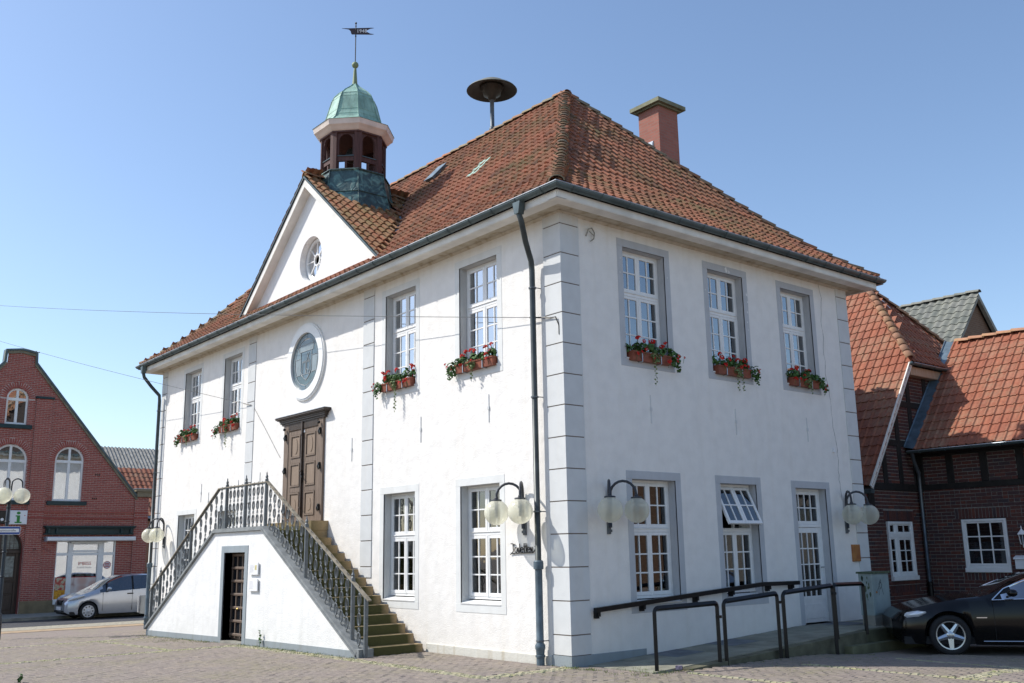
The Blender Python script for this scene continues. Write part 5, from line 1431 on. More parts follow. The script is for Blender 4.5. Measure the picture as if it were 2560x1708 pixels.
b = MB(MW); b.cbox(-1.27,9,-.05,.03,3.80,3.95,.008); b.build('timber_beam', M_TIMBER, hth)
# window 3x3
def simple_window(F, u0, u1, z0, z1, wd, cols, rows_, parent, fr=.055, gm=M_GLASSD, sill=True, proud=.03):
    b = MB(F); b.cbox(u0,u0+fr,wd-.05,wd+proud,z0,z1,.005); b.cbox(u1-fr,u1,wd-.05,wd+proud,z0,z1,.005); b.cbox(u0+fr,u1-fr,wd-.05,wd+proud-.001,z1-fr,z1,.005); b.cbox(u0+fr,u1-fr,wd-.05,wd+proud-.001,z0,z0+fr,.005)
    wn = b.build('window', M_WOODW, parent)
    if sill: b = MB(F); b.cbox(u0-.01,u1+.01,wd-.05,wd+proud+.04,z0-.10,z0-.001,.008); b.build('sill', M_WOODW, wn)
    return wn
wn = simple_window(MW, -.29, .75, 1.14, 2.26, -.02, 3, 3, hth)
sash(MW, -.233, .693, 1.197, 2.203, -.03, 3, 3, wn, M_GLASSD, stile=.04, botr=.045, mun=.028)
M_LACE = simple('lace_curtain', (.42,.45,.48), .9, var=.25, vs=14)
curtain(MW, -.25, .71, 1.16, 1.72, -.12, wn, M_LACE, 14, 'lace_curtain')
room(MW, -.3, .76, 1.04, 2.27, -.16, 1.5, wn)
# letter box and wall lantern
t = thing('letter_box', 'white metal letter box with pitched lid on the brick wall at the right edge', 'letter box')
b = MB(MW); b.cbox(.90,1.30,0.012,.14,1.12,1.33,.006); b.build('box', M_SIGNW, t); b = MB(MW); b.prism([(.012,1.42),(.012,1.335),(.17,1.335),(.15,1.37)], .88, 1.32, axes='yz'); b.build('lid', M_SIGNW, t)
t = thing('wall_lantern', 'small white wall lantern on the brick wall above the letter box', 'lantern')
b = MB(MW); b.tube([(1.12,0,1.62),(1.12,.10,1.60),(1.12,.12,1.66)],.012,6); b.build('bracket', M_SIGNW, t)
b = MB(MW)
for i in range(6):
    a = pi/3*i; b.tube([(1.12+.045*cos(a),.12+.045*sin(a),1.66),(1.12+.08*cos(a),.12+.08*sin(a),1.88)],.006,4)
b.build('lantern_frame', M_SIGNW, t); b = MB(MW); b.lathe([(.11,1.88),(.10,1.90),(.03,1.98),(.012,2.0),(.012,2.05),(.002,2.08)],(1.12,.12,0),6); b.build('lantern_roof', M_SIGNW, t)
b = MB(MW); b.lathe([(.042,1.665),(.074,1.875)],(1.12,.12,0),6,cap=False); b.build('lantern_glass', M_GLASSD, t)
# main wing roof
SLP = (6.93-3.95)/(15.2-12.5)
EY, EZ, RY, RZ = 12.5, 3.95, 15.2, 6.93
rf = MB(); rf.poly([(-1.27,EY,EZ-.04),(9,EY,EZ-.04),(9,RY,RZ-.04),(-1.27,RY,RZ-.04)]); rf.poly([(-1.27,RY,RZ-.04),(9,RY,RZ-.04),(9,18,3.9),(-1.27,18,3.9)])
hroof = rf.build('roof', roof.data.materials[0], hth)
t2 = tile_mesh('roof_tile', .22, .40, .035, M_TILE2, n=9, th=.016, shape='p')
P = []; sl2 = sqrt(1+SLP*SLP); EXP = .31; k = int((RY-EY)*sl2/EXP)
for j in range(k+1):
    y = EY+j*EXP/sl2; z = EZ+(y-EY)*SLP
    x = -1.25+.11
    # valley against the wing gable wall: the flashing strip
    while x < 5.2:
        if x > -1.27+.30: P.append(place((x, y, z), (1,0,0), (0,1,SLP), .35))
        x += .215
emit_pieces('roof_tile', 'roof_tiles', t2, P, hroof, M_TILE2, 150)
cap_tiles((-.95,RY,RZ+.03),(6,RY,RZ+.03),.12,.36,M_RIDGE2,hroof,'ridge_tile')
b = MB(); b.poly([(-1.26,EY-.05,EZ+.09),(-.99,EY-.05,EZ+.03),(-.99,RY,RZ+.05),(-1.26,RY,RZ+.11)]); b.tube([(-1.24,EY-.05,EZ+.1),(-1.24,RY,RZ+.12)],.02,5); b.build('valley_flashing', M_LEAD, hroof)
gutter_run(frame((0,13,0),(1,0),(0,-1)), -1.15, 9, .57, 3.93, .06, par=hth, m=M_ZINC)
b = MB(MW); b.box(-1.2,9,-.1,.5,3.86,3.88); b.build('eaves_board', M_TIMBER, hth)
b = MB(); b.tube([(-1.05,12.45,3.88),(-1.05,12.5,3.7),(-1.14,12.85,3.42),(-1.17,12.9,3.25),(-1.17,12.9,.78)],.045,10); b.build('downpipe', simple('zinc_downpipe', (.13,.15,.16), .4, .6, var=.2), hth, smooth=True)
b = MB(); b.lathe([(.062,-.3),(.062,.72),(.07,.74),(.07,.8),(.055,.82)],(-1.17,12.9,0),12); b.build('standpipe', M_BLACK, hth)
# gable wing: wall faces +X at x=-1.27
gs = 1.345; gyc = 14.75
gouter = [(9.0,-.3),(13.0,-.3),(13.0,3.0),(9.0,3.0)]
gh = [[(11.32,.90),(12.50,.90),(12.50,2.25),(11.32,2.25)]]
w3 = wall_sheet(WG, gouter, gh, 'wing_wall', M_MORTARD, hth)
brick_wall(WG, gouter, gh+[[(11.25,2.25),(12.62,2.25),(12.62,2.5),(11.25,2.5)],[(11.25,.6),(12.6,.6),(12.6,.78),(11.25,.78)]], w3, M_BRICKD, NRM, 100)
soldiers(WG, 11.25, 12.62, 2.375, w3); soldiers(WG, 11.25, 12.6, .69, w3, nm='sill_brick', me=rm_)
zz0 = 3.03; yv0 = 10.43
def vy(z): return yv0+(z-3.03)/gs
gup = [(10.70,3.14),(vy(6.2),6.2),(16.8,6.2),(16.8,3.14)]
w4 = wall_sheet(WG, [(10.60,3.0),(vy(6.2)+.05,6.2),(16.8,6.2),(16.8,3.0)], [], 'wing_upper_wall', M_MORTARD, hth)
gp = [(10.7,10.86),(11.41,11.58),(12.14,12.30),(12.84,13.0),(13.7,13.86),(14.6,14.76)]; gb = [(4.05,4.2),(5.05,5.2)]
hb = [[(a,3),(c,3),(c,6.3),(a,6.3)] for a, c in gp]+[[(9,a),(17,a),(17,c),(9,c)] for a, c in gb]
brick_wall(WG, gup, hb, w4, M_BRICKD, NRM, 0)
b = MB(WG); b.cbox(10.4,13,-.05,.04,2.97,3.14,.008); b.build('timber_beam', M_TIMBER, hth)
for a, c in gb: b = MB(WG); b.cbox(vy(c)+.15,15,-.05,.034,a,c,.008); b.build('timber_beam', M_TIMBER, hth)
for a, c in gp:
    zt_ = min(6.1, 3.03+(a-.0-yv0)*gs-.12); 
    if zt_ > 3.2: b = MB(WG); b.cbox(a,c,-.05,.036,3.141,zt_,.008); b.build('timber_post', M_TIMBER, hth)
b = MB(WG); b.cbox(10.62,10.86,-.05,.05,2.45,2.97,.01); b.build('timber_corbel', M_TIMBER, hth)
# narrow window of the wing
wn = simple_window(WG, 11.34, 12.46, .98, 2.24, .0, 3, 4, hth, fr=.06, proud=.05)
b = MB(WG); b.cbox(11.40,12.40,-.03,.035,1.86,1.97,.006); b.cbox(11.66,11.78,-.03,.034,1.04,2.18,.006); b.build('transom', M_WOODW, wn)
sash(WG, 11.40, 11.665, 1.04, 1.86, .0, 1, 3, wn, M_GLASSD, stile=.035, botr=.04); sash(WG, 11.775, 12.40, 1.04, 1.86, .0, 2, 3, wn, M_GLASSD, stile=.05, botr=.04)
sash(WG, 11.40, 11.665, 1.97, 2.18, .0, 1, 1, wn, M_GLASSD, stile=.03, botr=.03); sash(WG, 11.775, 12.40, 1.97, 2.18, .0, 2, 1, wn, M_GLASSD, stile=.035, botr=.03)
curtain(WG, 11.40, 12.40, 1.0, 1.52, -.08, wn, M_LACE, 12, 'lace_curtain'); room(WG, 11.32, 12.50, .9, 2.25, -.16, 1.5, wn)
# wing roof: front slope facing -Y, half hip facing +X
wr = MB(); AX, AY, AZ = -3.1, 14.75, 3.03+(14.75-10.43)*gs
wr.poly([(-.98,yv0,2.98),(-.98,12.72,6.06),(AX,AY,AZ-.05),(-4.5,AY,AZ-.05),(-4.5,yv0,2.98)])
wr.poly([(-.98,12.72,6.1),(-.98,16.8,6.1),(AX,AY,AZ-.05)]); wr.poly([(AX,AY,AZ-.05),(-.98,16.8,6.1),(-.98,19,3),(-4.5,19,3),(-4.5,AY,AZ-.05)])
wroof = wr.build('wing_roof', roof.data.materials[0], hth)
P = []; sl3 = sqrt(1+gs*gs); k = int((AY-yv0)*sl3/.30)
for j in range(k+1):
    y = yv0+j*.30/sl3; z = 3.03+(y-yv0)*gs
    xr_ = -1.06 if z < 6.2 else -1.0-(z-6.2)*(AX+1.0)/(6.2-AZ)
    if z > 6.2: xr_ = -1.0+(AX+1.0)*(z-6.2)/(AZ-6.2)
    x = -1.09
    while x > -4.6:
        if x < xr_: P.append(place((x, y, z), (1,0,0), (0,1,gs), .3))
        x -= .215
emit_pieces('roof_tile', 'roof_tiles', t2, P, wroof, M_TILE2, 100)
P = []; hs = (AZ-6.2)/(-1.0-AX); slh = sqrt(1+hs*hs); k = int((-1.0-AX)*slh/.30)
for j in range(k+1):
    x = -1.0-j*.30/slh; f = (x+1.0)/(AX+1.0); z = 6.2+(AZ-6.2)*f; y0h = 12.72+(AY-12.72)*f; y1h = 16.8+(AY-16.8)*f
    y = math.ceil(y0h/.215)*.215
    while y < y1h: P.append(place((x,y,z),(0,1,0),(-1,0,hs),.3)); y += .215
emit_pieces('roof_tile', 'hip_tiles', t2, P, wroof, M_TILE2, 50)
cap_tiles((-.95,12.70,6.24),(AX,AY,AZ+.05),.12,.30,M_RIDGE2,wroof,'hip_tile'); cap_tiles((-.95,16.85,6.2),(AX,AY,AZ+.05),.12,.33,M_RIDGE2,wroof,'hip_tile')
cap_tiles((-4.5,AY,AZ+.04),(AX,AY,AZ+.04),.12,.33,M_RIDGE2,wroof,'ridge_tile')
b = MB(); d_ = Vector((0,1,gs)).normalized()
p0, p1 = Vector((-.985,yv0-.05,3.0)), Vector((-.985,12.74,6.13)); nrm = Vector((0,-gs,1)).normalized()
n = b.vadd([p0-nrm*.07,p1-nrm*.07,p1+nrm*.06,p0+nrm*.06]+[q+Vector((-.03,0,0)) for q in (p0-nrm*.07,p1-nrm*.07,p1+nrm*.06,p0+nrm*.06)])
for q in ((0,1,2,3),(7,6,5,4),(0,4,5,1),(1,5,6,2),(2,6,7,3),(3,7,4,0)): b.fadd([n+i for i in q])
b.build('verge_board', M_FASCIA, wroof)
b = MB(WG); b.cbox(12.80,16.9,.0,.22,5.86,6.08,.01); b.build('hip_eaves_board', wood('eaves_wood', (.36,.25,.16), (.48,.36,.26)), wroof)
gutter_run(WG, 12.72, 16.9, .33, 6.14, .055, par=wroof, m=M_ZINC)
b = MB(); b.sphere((-.93,12.66,6.12),.05,8,6); b.build('gutter_end', M_ZINC, wroof)
b = MB(); b.box(-1.6,-.97,yv0-.12,yv0+.02,2.86,2.96); b.build('eaves_gutter', M_ZINC, wroof)

# grey roofed house behind
gho = thing('grey_roofed_house', 'house with grey pantile gable roof rising behind the red tiled roofs', 'house')
gy, gz_, gx = 22, 9.9, -3.32
bot = CAMLOC
b = MB(); s_ = 1.05; yb = 19.7; zb_ = gz_-(gy-yb)*s_
b.poly([(-12,yb,zb_-.05),(gx+.05,yb,zb_-.05),(gx+.05,gy,gz_-.05),(-12,gy,gz_-.05)]); b.poly([(-12,gy,gz_-.05),(gx+.05,gy,gz_-.05),(gx+.05,2*gy-yb+1.5,zb_-1.6),(-12,2*gy-yb+1.5,zb_-1.6)])
gr = b.build('roof', roof.data.materials[0], gho)
t3 = tile_mesh('roof_tile', .30, .44, .05, M_TILEG, n=8, th=.02, shape='s'); P = []; sl4 = sqrt(1+s_*s_); k = int((gy-yb)*sl4/.34)
for j in range(k+1):
    y = yb+j*.34/sl4; z = zb_+(y-yb)*s_; x = gx
    while x > -8.5: P.append(place((x,y,z),(1,0,0),(0,1,s_),.4)); x -= .285
emit_pieces('roof_tile', 'roof_tiles', t3, P, gr, M_TILEG, 200)
cap_tiles((-9,gy,gz_+.04),(gx+.1,gy,gz_+.04),.13,.38,M_TILEG,gr,'ridge_tile')
M_BR2 = brickmat('brown_brick', (.17,.09,.055), (.21,.12,.07), (.22,.17,.12))
b = MB(frame((gx-.1,0,0),(0,1),(1,0))); b.prism([(yb+.2,-1),(2*gy-yb+1.3,-1),(2*gy-yb+1.3,zb_-1.5),(gy,gz_-.1),(yb+.2,zb_)], -6, .0); b.build('gable_wall', M_BR2, gho)
b = MB(frame((gx,0,0),(0,1),(1,0)))
for s in (-1,1): b.prism([(gy,gz_+.02),(gy+s*(gy-yb+.1),gz_+.02-(gy-yb+.1)*s_),(gy+s*(gy-yb+.1),gz_-.18-(gy-yb+.1)*s_),(gy,gz_-.18)], -.02, .10)
b.build('verge_board', M_CONC, gho)
b = MB(frame((0,yb,0),(1,0),(0,-1))); b.tube([(-9,.08,zb_-.02),(gx+.1,.08,zb_-.02)],.06,6); b.build('gutter', M_ZINCB, gho)

# ---------------------------------------------------------------- left red brick gable house
X0H = -31.5; K_ = 1.0494
def hy(y): return -10.198+(y+10.198)*K_
def hz(z): return 1.7+(z-1.7)*K_
RHF = frame((X0H,0,0),(0,1),(1,0))
rh = thing('red_gable_house', 'red brick gabled shop house with arched white windows, green cornice and white awning box', 'house')
NR = Vector((-20,0,3))
yr0, yl0, apc = hy(3.40), hy(-5.9), hy(-1.25)
eav = hz(4.22)
g_out = [(hy(-5.9),-.5),(hy(3.98),-.5),(hy(3.98),hz(4.10)),(hy(3.40),hz(4.10)),(hy(-.74),hz(9.12)),(hy(-.76),hz(9.52)),(hy(-1.72),hz(9.52)),(hy(-1.74),hz(9.12)),(hy(-5.9),hz(4.10))]
def arch(yc, hw, z0, zs): return [(yc-hw,z0),(yc+hw,z0)]+[(yc+hw*cos(pi*i/12),zs+hw*sin(pi*i/12)) for i in range(13)]
A_UP = (hy(-1.25), .385*K_, hz(6.76), hz(7.78)); A_R = (hy(.81), .535*K_, hz(3.9), hz(5.48)); A_L = (hy(-1.31), .585*K_, hz(3.9), hz(5.42)); A_D = (hy(-1.35), .75*K_, -.45, hz(2.12))
A_LL = (hy(-3.4), .535*K_, hz(3.9), hz(5.48))
shop = [(hy(.58),hz(.02)),(hy(2.79),hz(.02)),(hy(2.79),hz(2.40)),(hy(.58),hz(2.40))]
shopL = [(hy(-4.8),hz(.02)),(hy(-2.7),hz(.02)),(hy(-2.7),hz(2.40)),(hy(-4.8),hz(2.40))]
rholes = [arch(*A_UP),arch(*A_R),arch(*A_L),arch(*A_D),arch(*A_LL),shop,shopL]
rw = wall_sheet(RHF, g_out, rholes, 'wall', M_MORTAR, rh)
big = [arch(a[0],a[1]+.24,a[3]-.02,a[3]) for a in (A_UP,A_R,A_L,A_D,A_LL)]
brick_wall(RHF, g_out, rholes+big, rw, M_BRICK, NR, 250, lo=hz(.19), ch=.0735, bl=.235)
vm = brick_me('arch_brick', .062, .225, M_BRICK)
for (yc, hw, z0_, zs_) in (A_UP,A_R,A_L,A_D,A_LL):
    k = int(pi*(hw+.12)/.082)
    for i in range(k):
        a = pi*(i+.5)/k; o = link('arch_brick', vm, rw); o.matrix_local = RHF @ Matrix.Translation((yc+(hw+.12)*cos(a), .004, zs_+(hw+.12)*sin(a))) @ Matrix.Rotation(pi/2-a,4,'Y')
b = MB(RHF)   # pilaster strips and string course
b.build  # noqa
for a, c, z0_, z1_ in ((hy(-.58),hy(.02),hz(.19),hz(7.82)),(hy(3.43),hy(3.98),hz(.19),hz(4.10))):
    ps_ = [(a,z0_),(c,z0_),(c,z1_),(a,z1_)]
    s_w = wall_sheet(frame((X0H+.055,0,0),(0,1),(1,0)), ps_, [], 'pilaster', M_MORTAR, rh)
    brick_wall(frame((X0H+.055,0,0),(0,1),(1,0)), ps_, [], s_w, M_BRICK, NR, 0, ch=.0735, bl=.235, sj=1)
    b = MB(RHF); b.box(a,a+.002,-.0,.055,z0_,z1_); b.box(c-.002,c,0,.055,z0_,z1_); b.box(a,c,0,.055,z1_-.002,z1_); b.build('pilaster_side', M_BRICK, s_w)
b = MB(RHF); b.cbox(hy(-.62),hy(.06),0,.12,hz(7.82),hz(7.90),.01); b.build('pilaster_cap', M_DGREEN, rh)
b = MB(RHF); b.cbox(hy(-5.9),hy(3.98),.056,.075,hz(3.22),hz(3.28),.004); b.cbox(hy(-5.9),hy(3.98),.0,.058,hz(3.46),hz(3.52),.004); b.build('string_course', M_BRICK, rh)
b = MB(RHF); b.box(hy(-5.9),hy(-2.1),0,.05,-.5,hz(.19)); b.box(hy(-.58),hy(.58),0,.06,-.5,hz(.19)); b.box(hy(.58),hy(2.79),0,.03,-.5,hz(.02)); b.box(hy(2.79),hy(3.98),0,.06,-.5,hz(.19)); b.build('plinth', M_SAND, rh)
# house body and roof
b = MB(); yA, yB = hy(-5.9), hy(3.98)
b.poly([(X0H,yB,-.5),(X0H-9,yB,-.5),(X0H-9,yB,hz(4.1)),(X0H,yB,hz(4.1))]); b.poly([(X0H,yA,-.5),(X0H-9,yA,-.5),(X0H-9,yA,hz(4.1)),(X0H,yA,hz(4.1))][::-1]); b.build('flank_wall', M_BR2, rh)
b = MB(); zr = hz(9.3)
b.poly([(X0H-.3,hy(3.6),hz(4.2)),(X0H-9,hy(3.6),hz(4.2)),(X0H-9,apc,zr-.3),(X0H-.3,apc,zr-.3)]); b.poly([(X0H-.3,hy(-6.1),hz(4.2)),(X0H-9,hy(-6.1),hz(4.2)),(X0H-9,apc,zr-.3),(X0H-.3,apc,zr-.3)][::-1]); b.build('roof', M_CORR, rh)
# coping of the gable
cpp = [(hy(3.50),hz(4.12)),(hy(-.70),hz(9.20)),(hy(-.72),hz(9.60)),(hy(-1.25),hz(9.68)),(hy(-1.80),hz(9.60)),(hy(-1.82),hz(9.16)),(hy(-5.9),hz(4.12))]
b = MB(RHF); b.band(cpp, .075, -.30, .13); b.build('gable_coping', M_ZINC, rh)
b = MB(RHF); b.band([(p[0]-(.0 if p[0] > apc else -.0), p[1]-.10) for p in cpp], .10, -.0, .085); b.build('coping_board', simple('coping_board_paint', (.22,.20,.14), .8, var=.3, vs=4), rh)
b = MB(RHF); b.cbox(hy(3.38),hy(4.16),-.3,.28,hz(4.33),hz(4.43),.01); b.cbox(hy(3.46),hy(4.06),-.3,.2,hz(4.12),hz(4.33),.01); b.build('eaves_box', simple('eaves_box_paint', (.24,.20,.13), .7), rh)
b = MB(RHF); b.box(hy(3.36),hy(4.18),-.3,.30,hz(4.43),hz(4.455)); b.build('eaves_sheet', M_ZINCB, rh)
# arched windows
def arched_window(A, par, blind=False):
    yc, hw, z0_, zs_ = A; wd = -.10; b = MB(RHF); fr = .07; zt2 = zs_-.04
    path = [(yc-hw+fr/2,z0_),(yc-hw+fr/2,zs_)]+[(yc-(hw-fr/2)*cos(pi*i/14),zs_+(hw-fr/2)*sin(pi*i/14)) for i in range(1,14)]+[(yc+hw-fr/2,zs_),(yc+hw-fr/2,z0_)]
    b.band(path, fr, wd-.05, wd+.04); b.cbox(yc-hw+fr,yc+hw-fr,wd-.05,wd+.045,zt2-.06,zt2+.05,.006); b.cbox(yc-hw+fr,yc+hw-fr,wd-.05,wd+.04,z0_,z0_+.09,.006)
    b.cbox(yc-.05,yc+.05,wd-.05,wd+.035,z0_+.09,zt2-.06,.006); b.cbox(yc-.045,yc+.045,wd-.05,wd+.035,zt2+.05,zs_+hw-fr,.006)
    wn = b.build('window', M_WOODW, par)
    for s in (-1,1):
        b = MB(RHF); a, c = sorted((yc+s*.05, yc+s*(hw-fr))); b.box(a,c,wd-.003,wd+.001,z0_+.09,zt2-.06); b.build('pane', M_GLASS, wn)
        b = MB(RHF); b.prism([(yc+s*.045,zt2+.05),(yc+s*(hw-fr),zt2+.05)]+[(yc+s*(hw-fr)*cos(pi/2*i/6),zs_+(hw-fr)*sin(pi/2*i/6)) for i in range(6)]+[(yc+s*.045,zs_+hw-fr)], wd-.003, wd+.001); b.build('pane', M_GLASS, wn)
    b = MB(RHF); b.cbox(yc-hw-.2,yc+hw+.2,-.12,.12,z0_-.16,z0_-.001,.01); b.build('sill', M_DGREEN, wn)
    # reveal
    b = MB(RHF); rp = [(yc-hw,z0_),(yc-hw,zs_)]+[(yc-hw*cos(pi*i/14),zs_+hw*sin(pi*i/14)) for i in range(1,14)]+[(yc+hw,zs_),(yc+hw,z0_)]
    for p, q in zip(rp, rp[1:]): b.poly([(p[0],0,p[1]),(q[0],0,q[1]),(q[0],-.2,q[1]),(p[0],-.2,p[1])])
    b.build('reveal', M_BRICK, wn)
    if blind: curtain(RHF, yc-hw+.08, yc+.02, z0_+.1, zt2-.05, wd-.12, wn, simple('blind_grey', (.62,.64,.62), .9) if not bpy.data.materials.get('blind_grey') else bpy.data.materials['blind_grey'], 2, 'blind')
    b = MB(RHF); b.box(yc-hw-.2,yc+hw+.2,-1.5,-1.49,z0_-.2,zs_+hw+.2); b.box(yc-hw-.21,yc-hw-.2,-1.5,-.2,z0_-.2,zs_+hw+.2); b.box(yc+hw+.2,yc+hw+.21,-1.5,-.2,z0_-.2,zs_+hw+.2); b.box(yc-hw-.2,yc+hw+.2,-1.5,-.2,zs_+hw+.2,zs_+hw+.21); b.box(yc-hw-.2,yc+hw+.2,-1.5,-.2,z0_-.2,z0_-.19); b.build('interior', M_ROOM, wn)
arched_window(A_UP, rh); arched_window(A_R, rh, True); arched_window(A_L, rh, True); arched_window(A_LL, rh, True)
# arched entrance door
yc, hw, z0_, zs_ = A_D; b = MB(RHF); b.box(yc-hw,yc+hw,-.36,-.32,-.5,zs_); b.cbox(yc-hw,yc+hw,-.34,-.24,zs_-.18,zs_-.06,.01)
for s in (-1,1):
    a, c = sorted((yc+s*.04, yc+s*(hw-.08)))
    for (p, q) in ((0.0,.55),(.62,1.05)): b.cbox(a+.14,c-.12,-.32,-.29,p-.2,q-.2,.01)
    b.cbox(a,a+.1,-.32,-.28,-.4,zs_-.18,.01); b.cbox(c-.1,c,-.32,-.28,-.4,zs_-.18,.01); b.cbox(a,c,-.32,-.285,.90,1.0,.01)
ed = b.build('house_door', M_DKWOOD, rh)
b = MB(RHF)
for s in (-1,1):
    a, c = sorted((yc+s*.18, yc+s*(hw-.22))); b.box(a,c,-.315,-.305,1.05,zs_-.3)
b.build('door_glass', simple('door_glass_pale', (.16,.19,.18), .2, var=.4, vs=9), ed)
b = MB(RHF); b.prism([(yc-hw,zs_-.06),(yc+hw,zs_-.06)]+[(yc+hw*cos(pi*i/12),zs_+hw*sin(pi*i/12)) for i in range(13)], -.36,-.33); b.build('fanlight', bpy.data.materials['door_glass_pale'], ed)
b = MB(RHF); b.band([(yc+hw*cos(pi*i/14)*.97,zs_+hw*.97*sin(pi*i/14)) for i in range(15)], .10, -.33,-.24); b.box(yc-.05,yc+.05,-.33,-.24,zs_-.06,zs_+hw-.05)
for i in range(9):
    x = yc-hw+.15*i+.1; b.box(x-.006,x+.006,-.33,-.315,zs_-.05,zs_+sqrt(max(0,hw*hw-(x-yc)**2)))
for i in range(5): z = zs_+.05+.14*i; ww = sqrt(max(0,hw*hw-(z-zs_)**2)); b.box(yc-ww,yc+ww,-.33,-.314,z-.006,z+.006)
b.build('fanlight_bars', M_DKWOOD, ed)
rp = [(yc-hw,-.5),(yc-hw,zs_)]+[(yc-hw*cos(pi*i/14),zs_+hw*sin(pi*i/14)) for i in range(1,14)]+[(yc+hw,zs_),(yc+hw,-.5)]
b = MB(RHF)
for p, q in zip(rp, rp[1:]): b.poly([(p[0],0,p[1]),(q[0],0,q[1]),(q[0],-.36,q[1]),(p[0],-.36,p[1])])
b.build('door_reveal', M_BRICK, ed)
# shop front
ya, yb_ = hy(.58), hy(2.79); zb_, zt_ = hz(.02), hz(2.40); ztr = hz(1.88); m1, m2 = hy(1.07), hy(2.20)
b = MB(RHF); wd = -.05
for a, c in ((ya,ya+.03),(m1-.05,m1+.14),(m2-.06,m2+.16),(yb_-.05,yb_)): b.cbox(a,c,-.12,wd+.05,zb_,zt_,.006)
b.cbox(ya,yb_,-.12,wd+.045,ztr-.05,ztr+.06,.006); b.cbox(ya,yb_,-.12,wd+.045,zt_-.05,zt_,.006); b.cbox(ya,m1,-.12,wd+.045,zb_-.02,zb_+.20,.006); b.cbox(m1+.14,m2-.06,-.12,wd+.07,ztr+.08,ztr+.16,.006); b.cbox(m1+.14,m2-.06,-.12,wd+.07,zt_-.16,zt_-.08,.006)
sh = b.build('shop_window', M_WOODW, rh)
for a, c, e, g in ((ya+.03,m1-.05,zb_+.20,ztr-.05),(m1+.14,m2-.06,zb_,ztr-.05),(m2+.16,yb_-.05,zb_,ztr-.05),(ya+.03,m1-.05,ztr+.06,zt_),(m1+.14,m2-.06,ztr+.06,zt_),(m2+.16,yb_-.05,ztr+.06,zt_)):
    b = MB(RHF); b.box(a,c,wd-.03,wd-.026,e,g); b.build('pane', M_GLASS, sh)
def food_mat(name, cols, sc, seed):
    m, n, l, b = newmat(name); mp = n.new('ShaderNodeMapping'); mp.inputs['Location'].default_value = (seed,seed*2,seed); l.new(pos(n), mp.inputs[0])
    v = n.new('ShaderNodeTexVoronoi'); v.inputs['Scale'].default_value = sc; l.new(mp.outputs[0], v.inputs['Vector'])
    r = ramp(n, l, v.outputs['Distance'], [(i/(len(cols)-1), c) for i, c in enumerate(cols)]); r.color_ramp.interpolation = 'EASE'; l.new(r.outputs[0], b.inputs['Base Color']); b.inputs['Roughness'].default_value = .4; return m
b = MB(RHF); b.box(ya+.04,m1-.05,wd-.02,wd-.012,zb_+.20,zb_+.55); b.build('food_poster', food_mat('poster_fries', [(.85,.50,.05),(.70,.32,.02),(.45,.16,.02)], 13, 1), sh)
b = MB(RHF); b.box(ya+.04,m1-.05,wd-.02,wd-.012,zb_+.55,zb_+1.03); b.build('food_poster', food_mat('poster_salad', [(.10,.28,.04),(.55,.50,.35),(.50,.07,.05),(.12,.05,.03)], 8, 4), sh)
b = MB(RHF); b.box(m1+.15,m2-.07,wd-.02,wd-.012,zb_,zb_+1.03); b.build('food_poster', food_mat('poster_ham', [(.40,.10,.03),(.62,.40,.33),(.70,.6,.55),(.30,.07,.04)], 2.2, 7), sh)
b = MB(RHF); b.box(ya+.04,m2-.06,wd-.011,wd-.008,zb_+1.03,zb_+1.05); b.build('poster_border', M_PETAL, sh)
T_RED = simple('lettering_red', (.50,.04,.05), .5)
put_text('shop_lettering', 'IMBISS', .19, tframe(RHF, (m1+m2)/2+.05, wd-.018, hz(1.52)), T_RED, sh)
put_text('shop_lettering_small', 'Grill & Snacks', .10, tframe(RHF, (m1+m2)/2+.05, wd-.018, hz(1.37)), M_FASCIA, sh)
b = MB(RHF); cy_, cz_ = hy(2.53), hz(1.45)
b.prism([(cy_+.155*cos(2*pi*i/24),cz_+.155*sin(2*pi*i/24)) for i in range(24)], wd-.022, wd-.018); b.build('round_sticker', M_SIGNW, sh)
b = MB(RHF); b.band([(cy_+.14*cos(2*pi*i/24),cz_+.14*sin(2*pi*i/24)) for i in range(24)], .022, wd-.017,wd-.014, True)
for k in (-1,0,1): b.box(cy_-.09,cy_+.09,wd-.017,wd-.014,cz_+k*.06-.016,cz_+k*.06+.016)
b.build('sticker_print', T_RED, sh)
b = MB(RHF); b.box(m2+.18,yb_-.07,wd-.25,wd-.24,hz(1.0),hz(1.62)); b.build('blue_poster', bpy.data.materials['poster_blue'], sh)
b = MB(RHF); b.box(ya-.3,yb_+.3,-2.2,-2.19,-.3,zt_+.3); b.box(ya-.3,yb_+.3,-2.2,-.2,zt_+.2,zt_+.22); b.box(ya-.3,yb_+.3,-2.2,-.2,-.4,-.3); b.box(ya-.32,ya-.3,-2.2,-.2,-.3,zt_+.3); b.box(yb_+.3,yb_+.32,-2.2,-.2,-.3,zt_+.3); b.build('interior', simple('shop_interior', (.30,.32,.32), .9, var=.5, vs=2), sh)
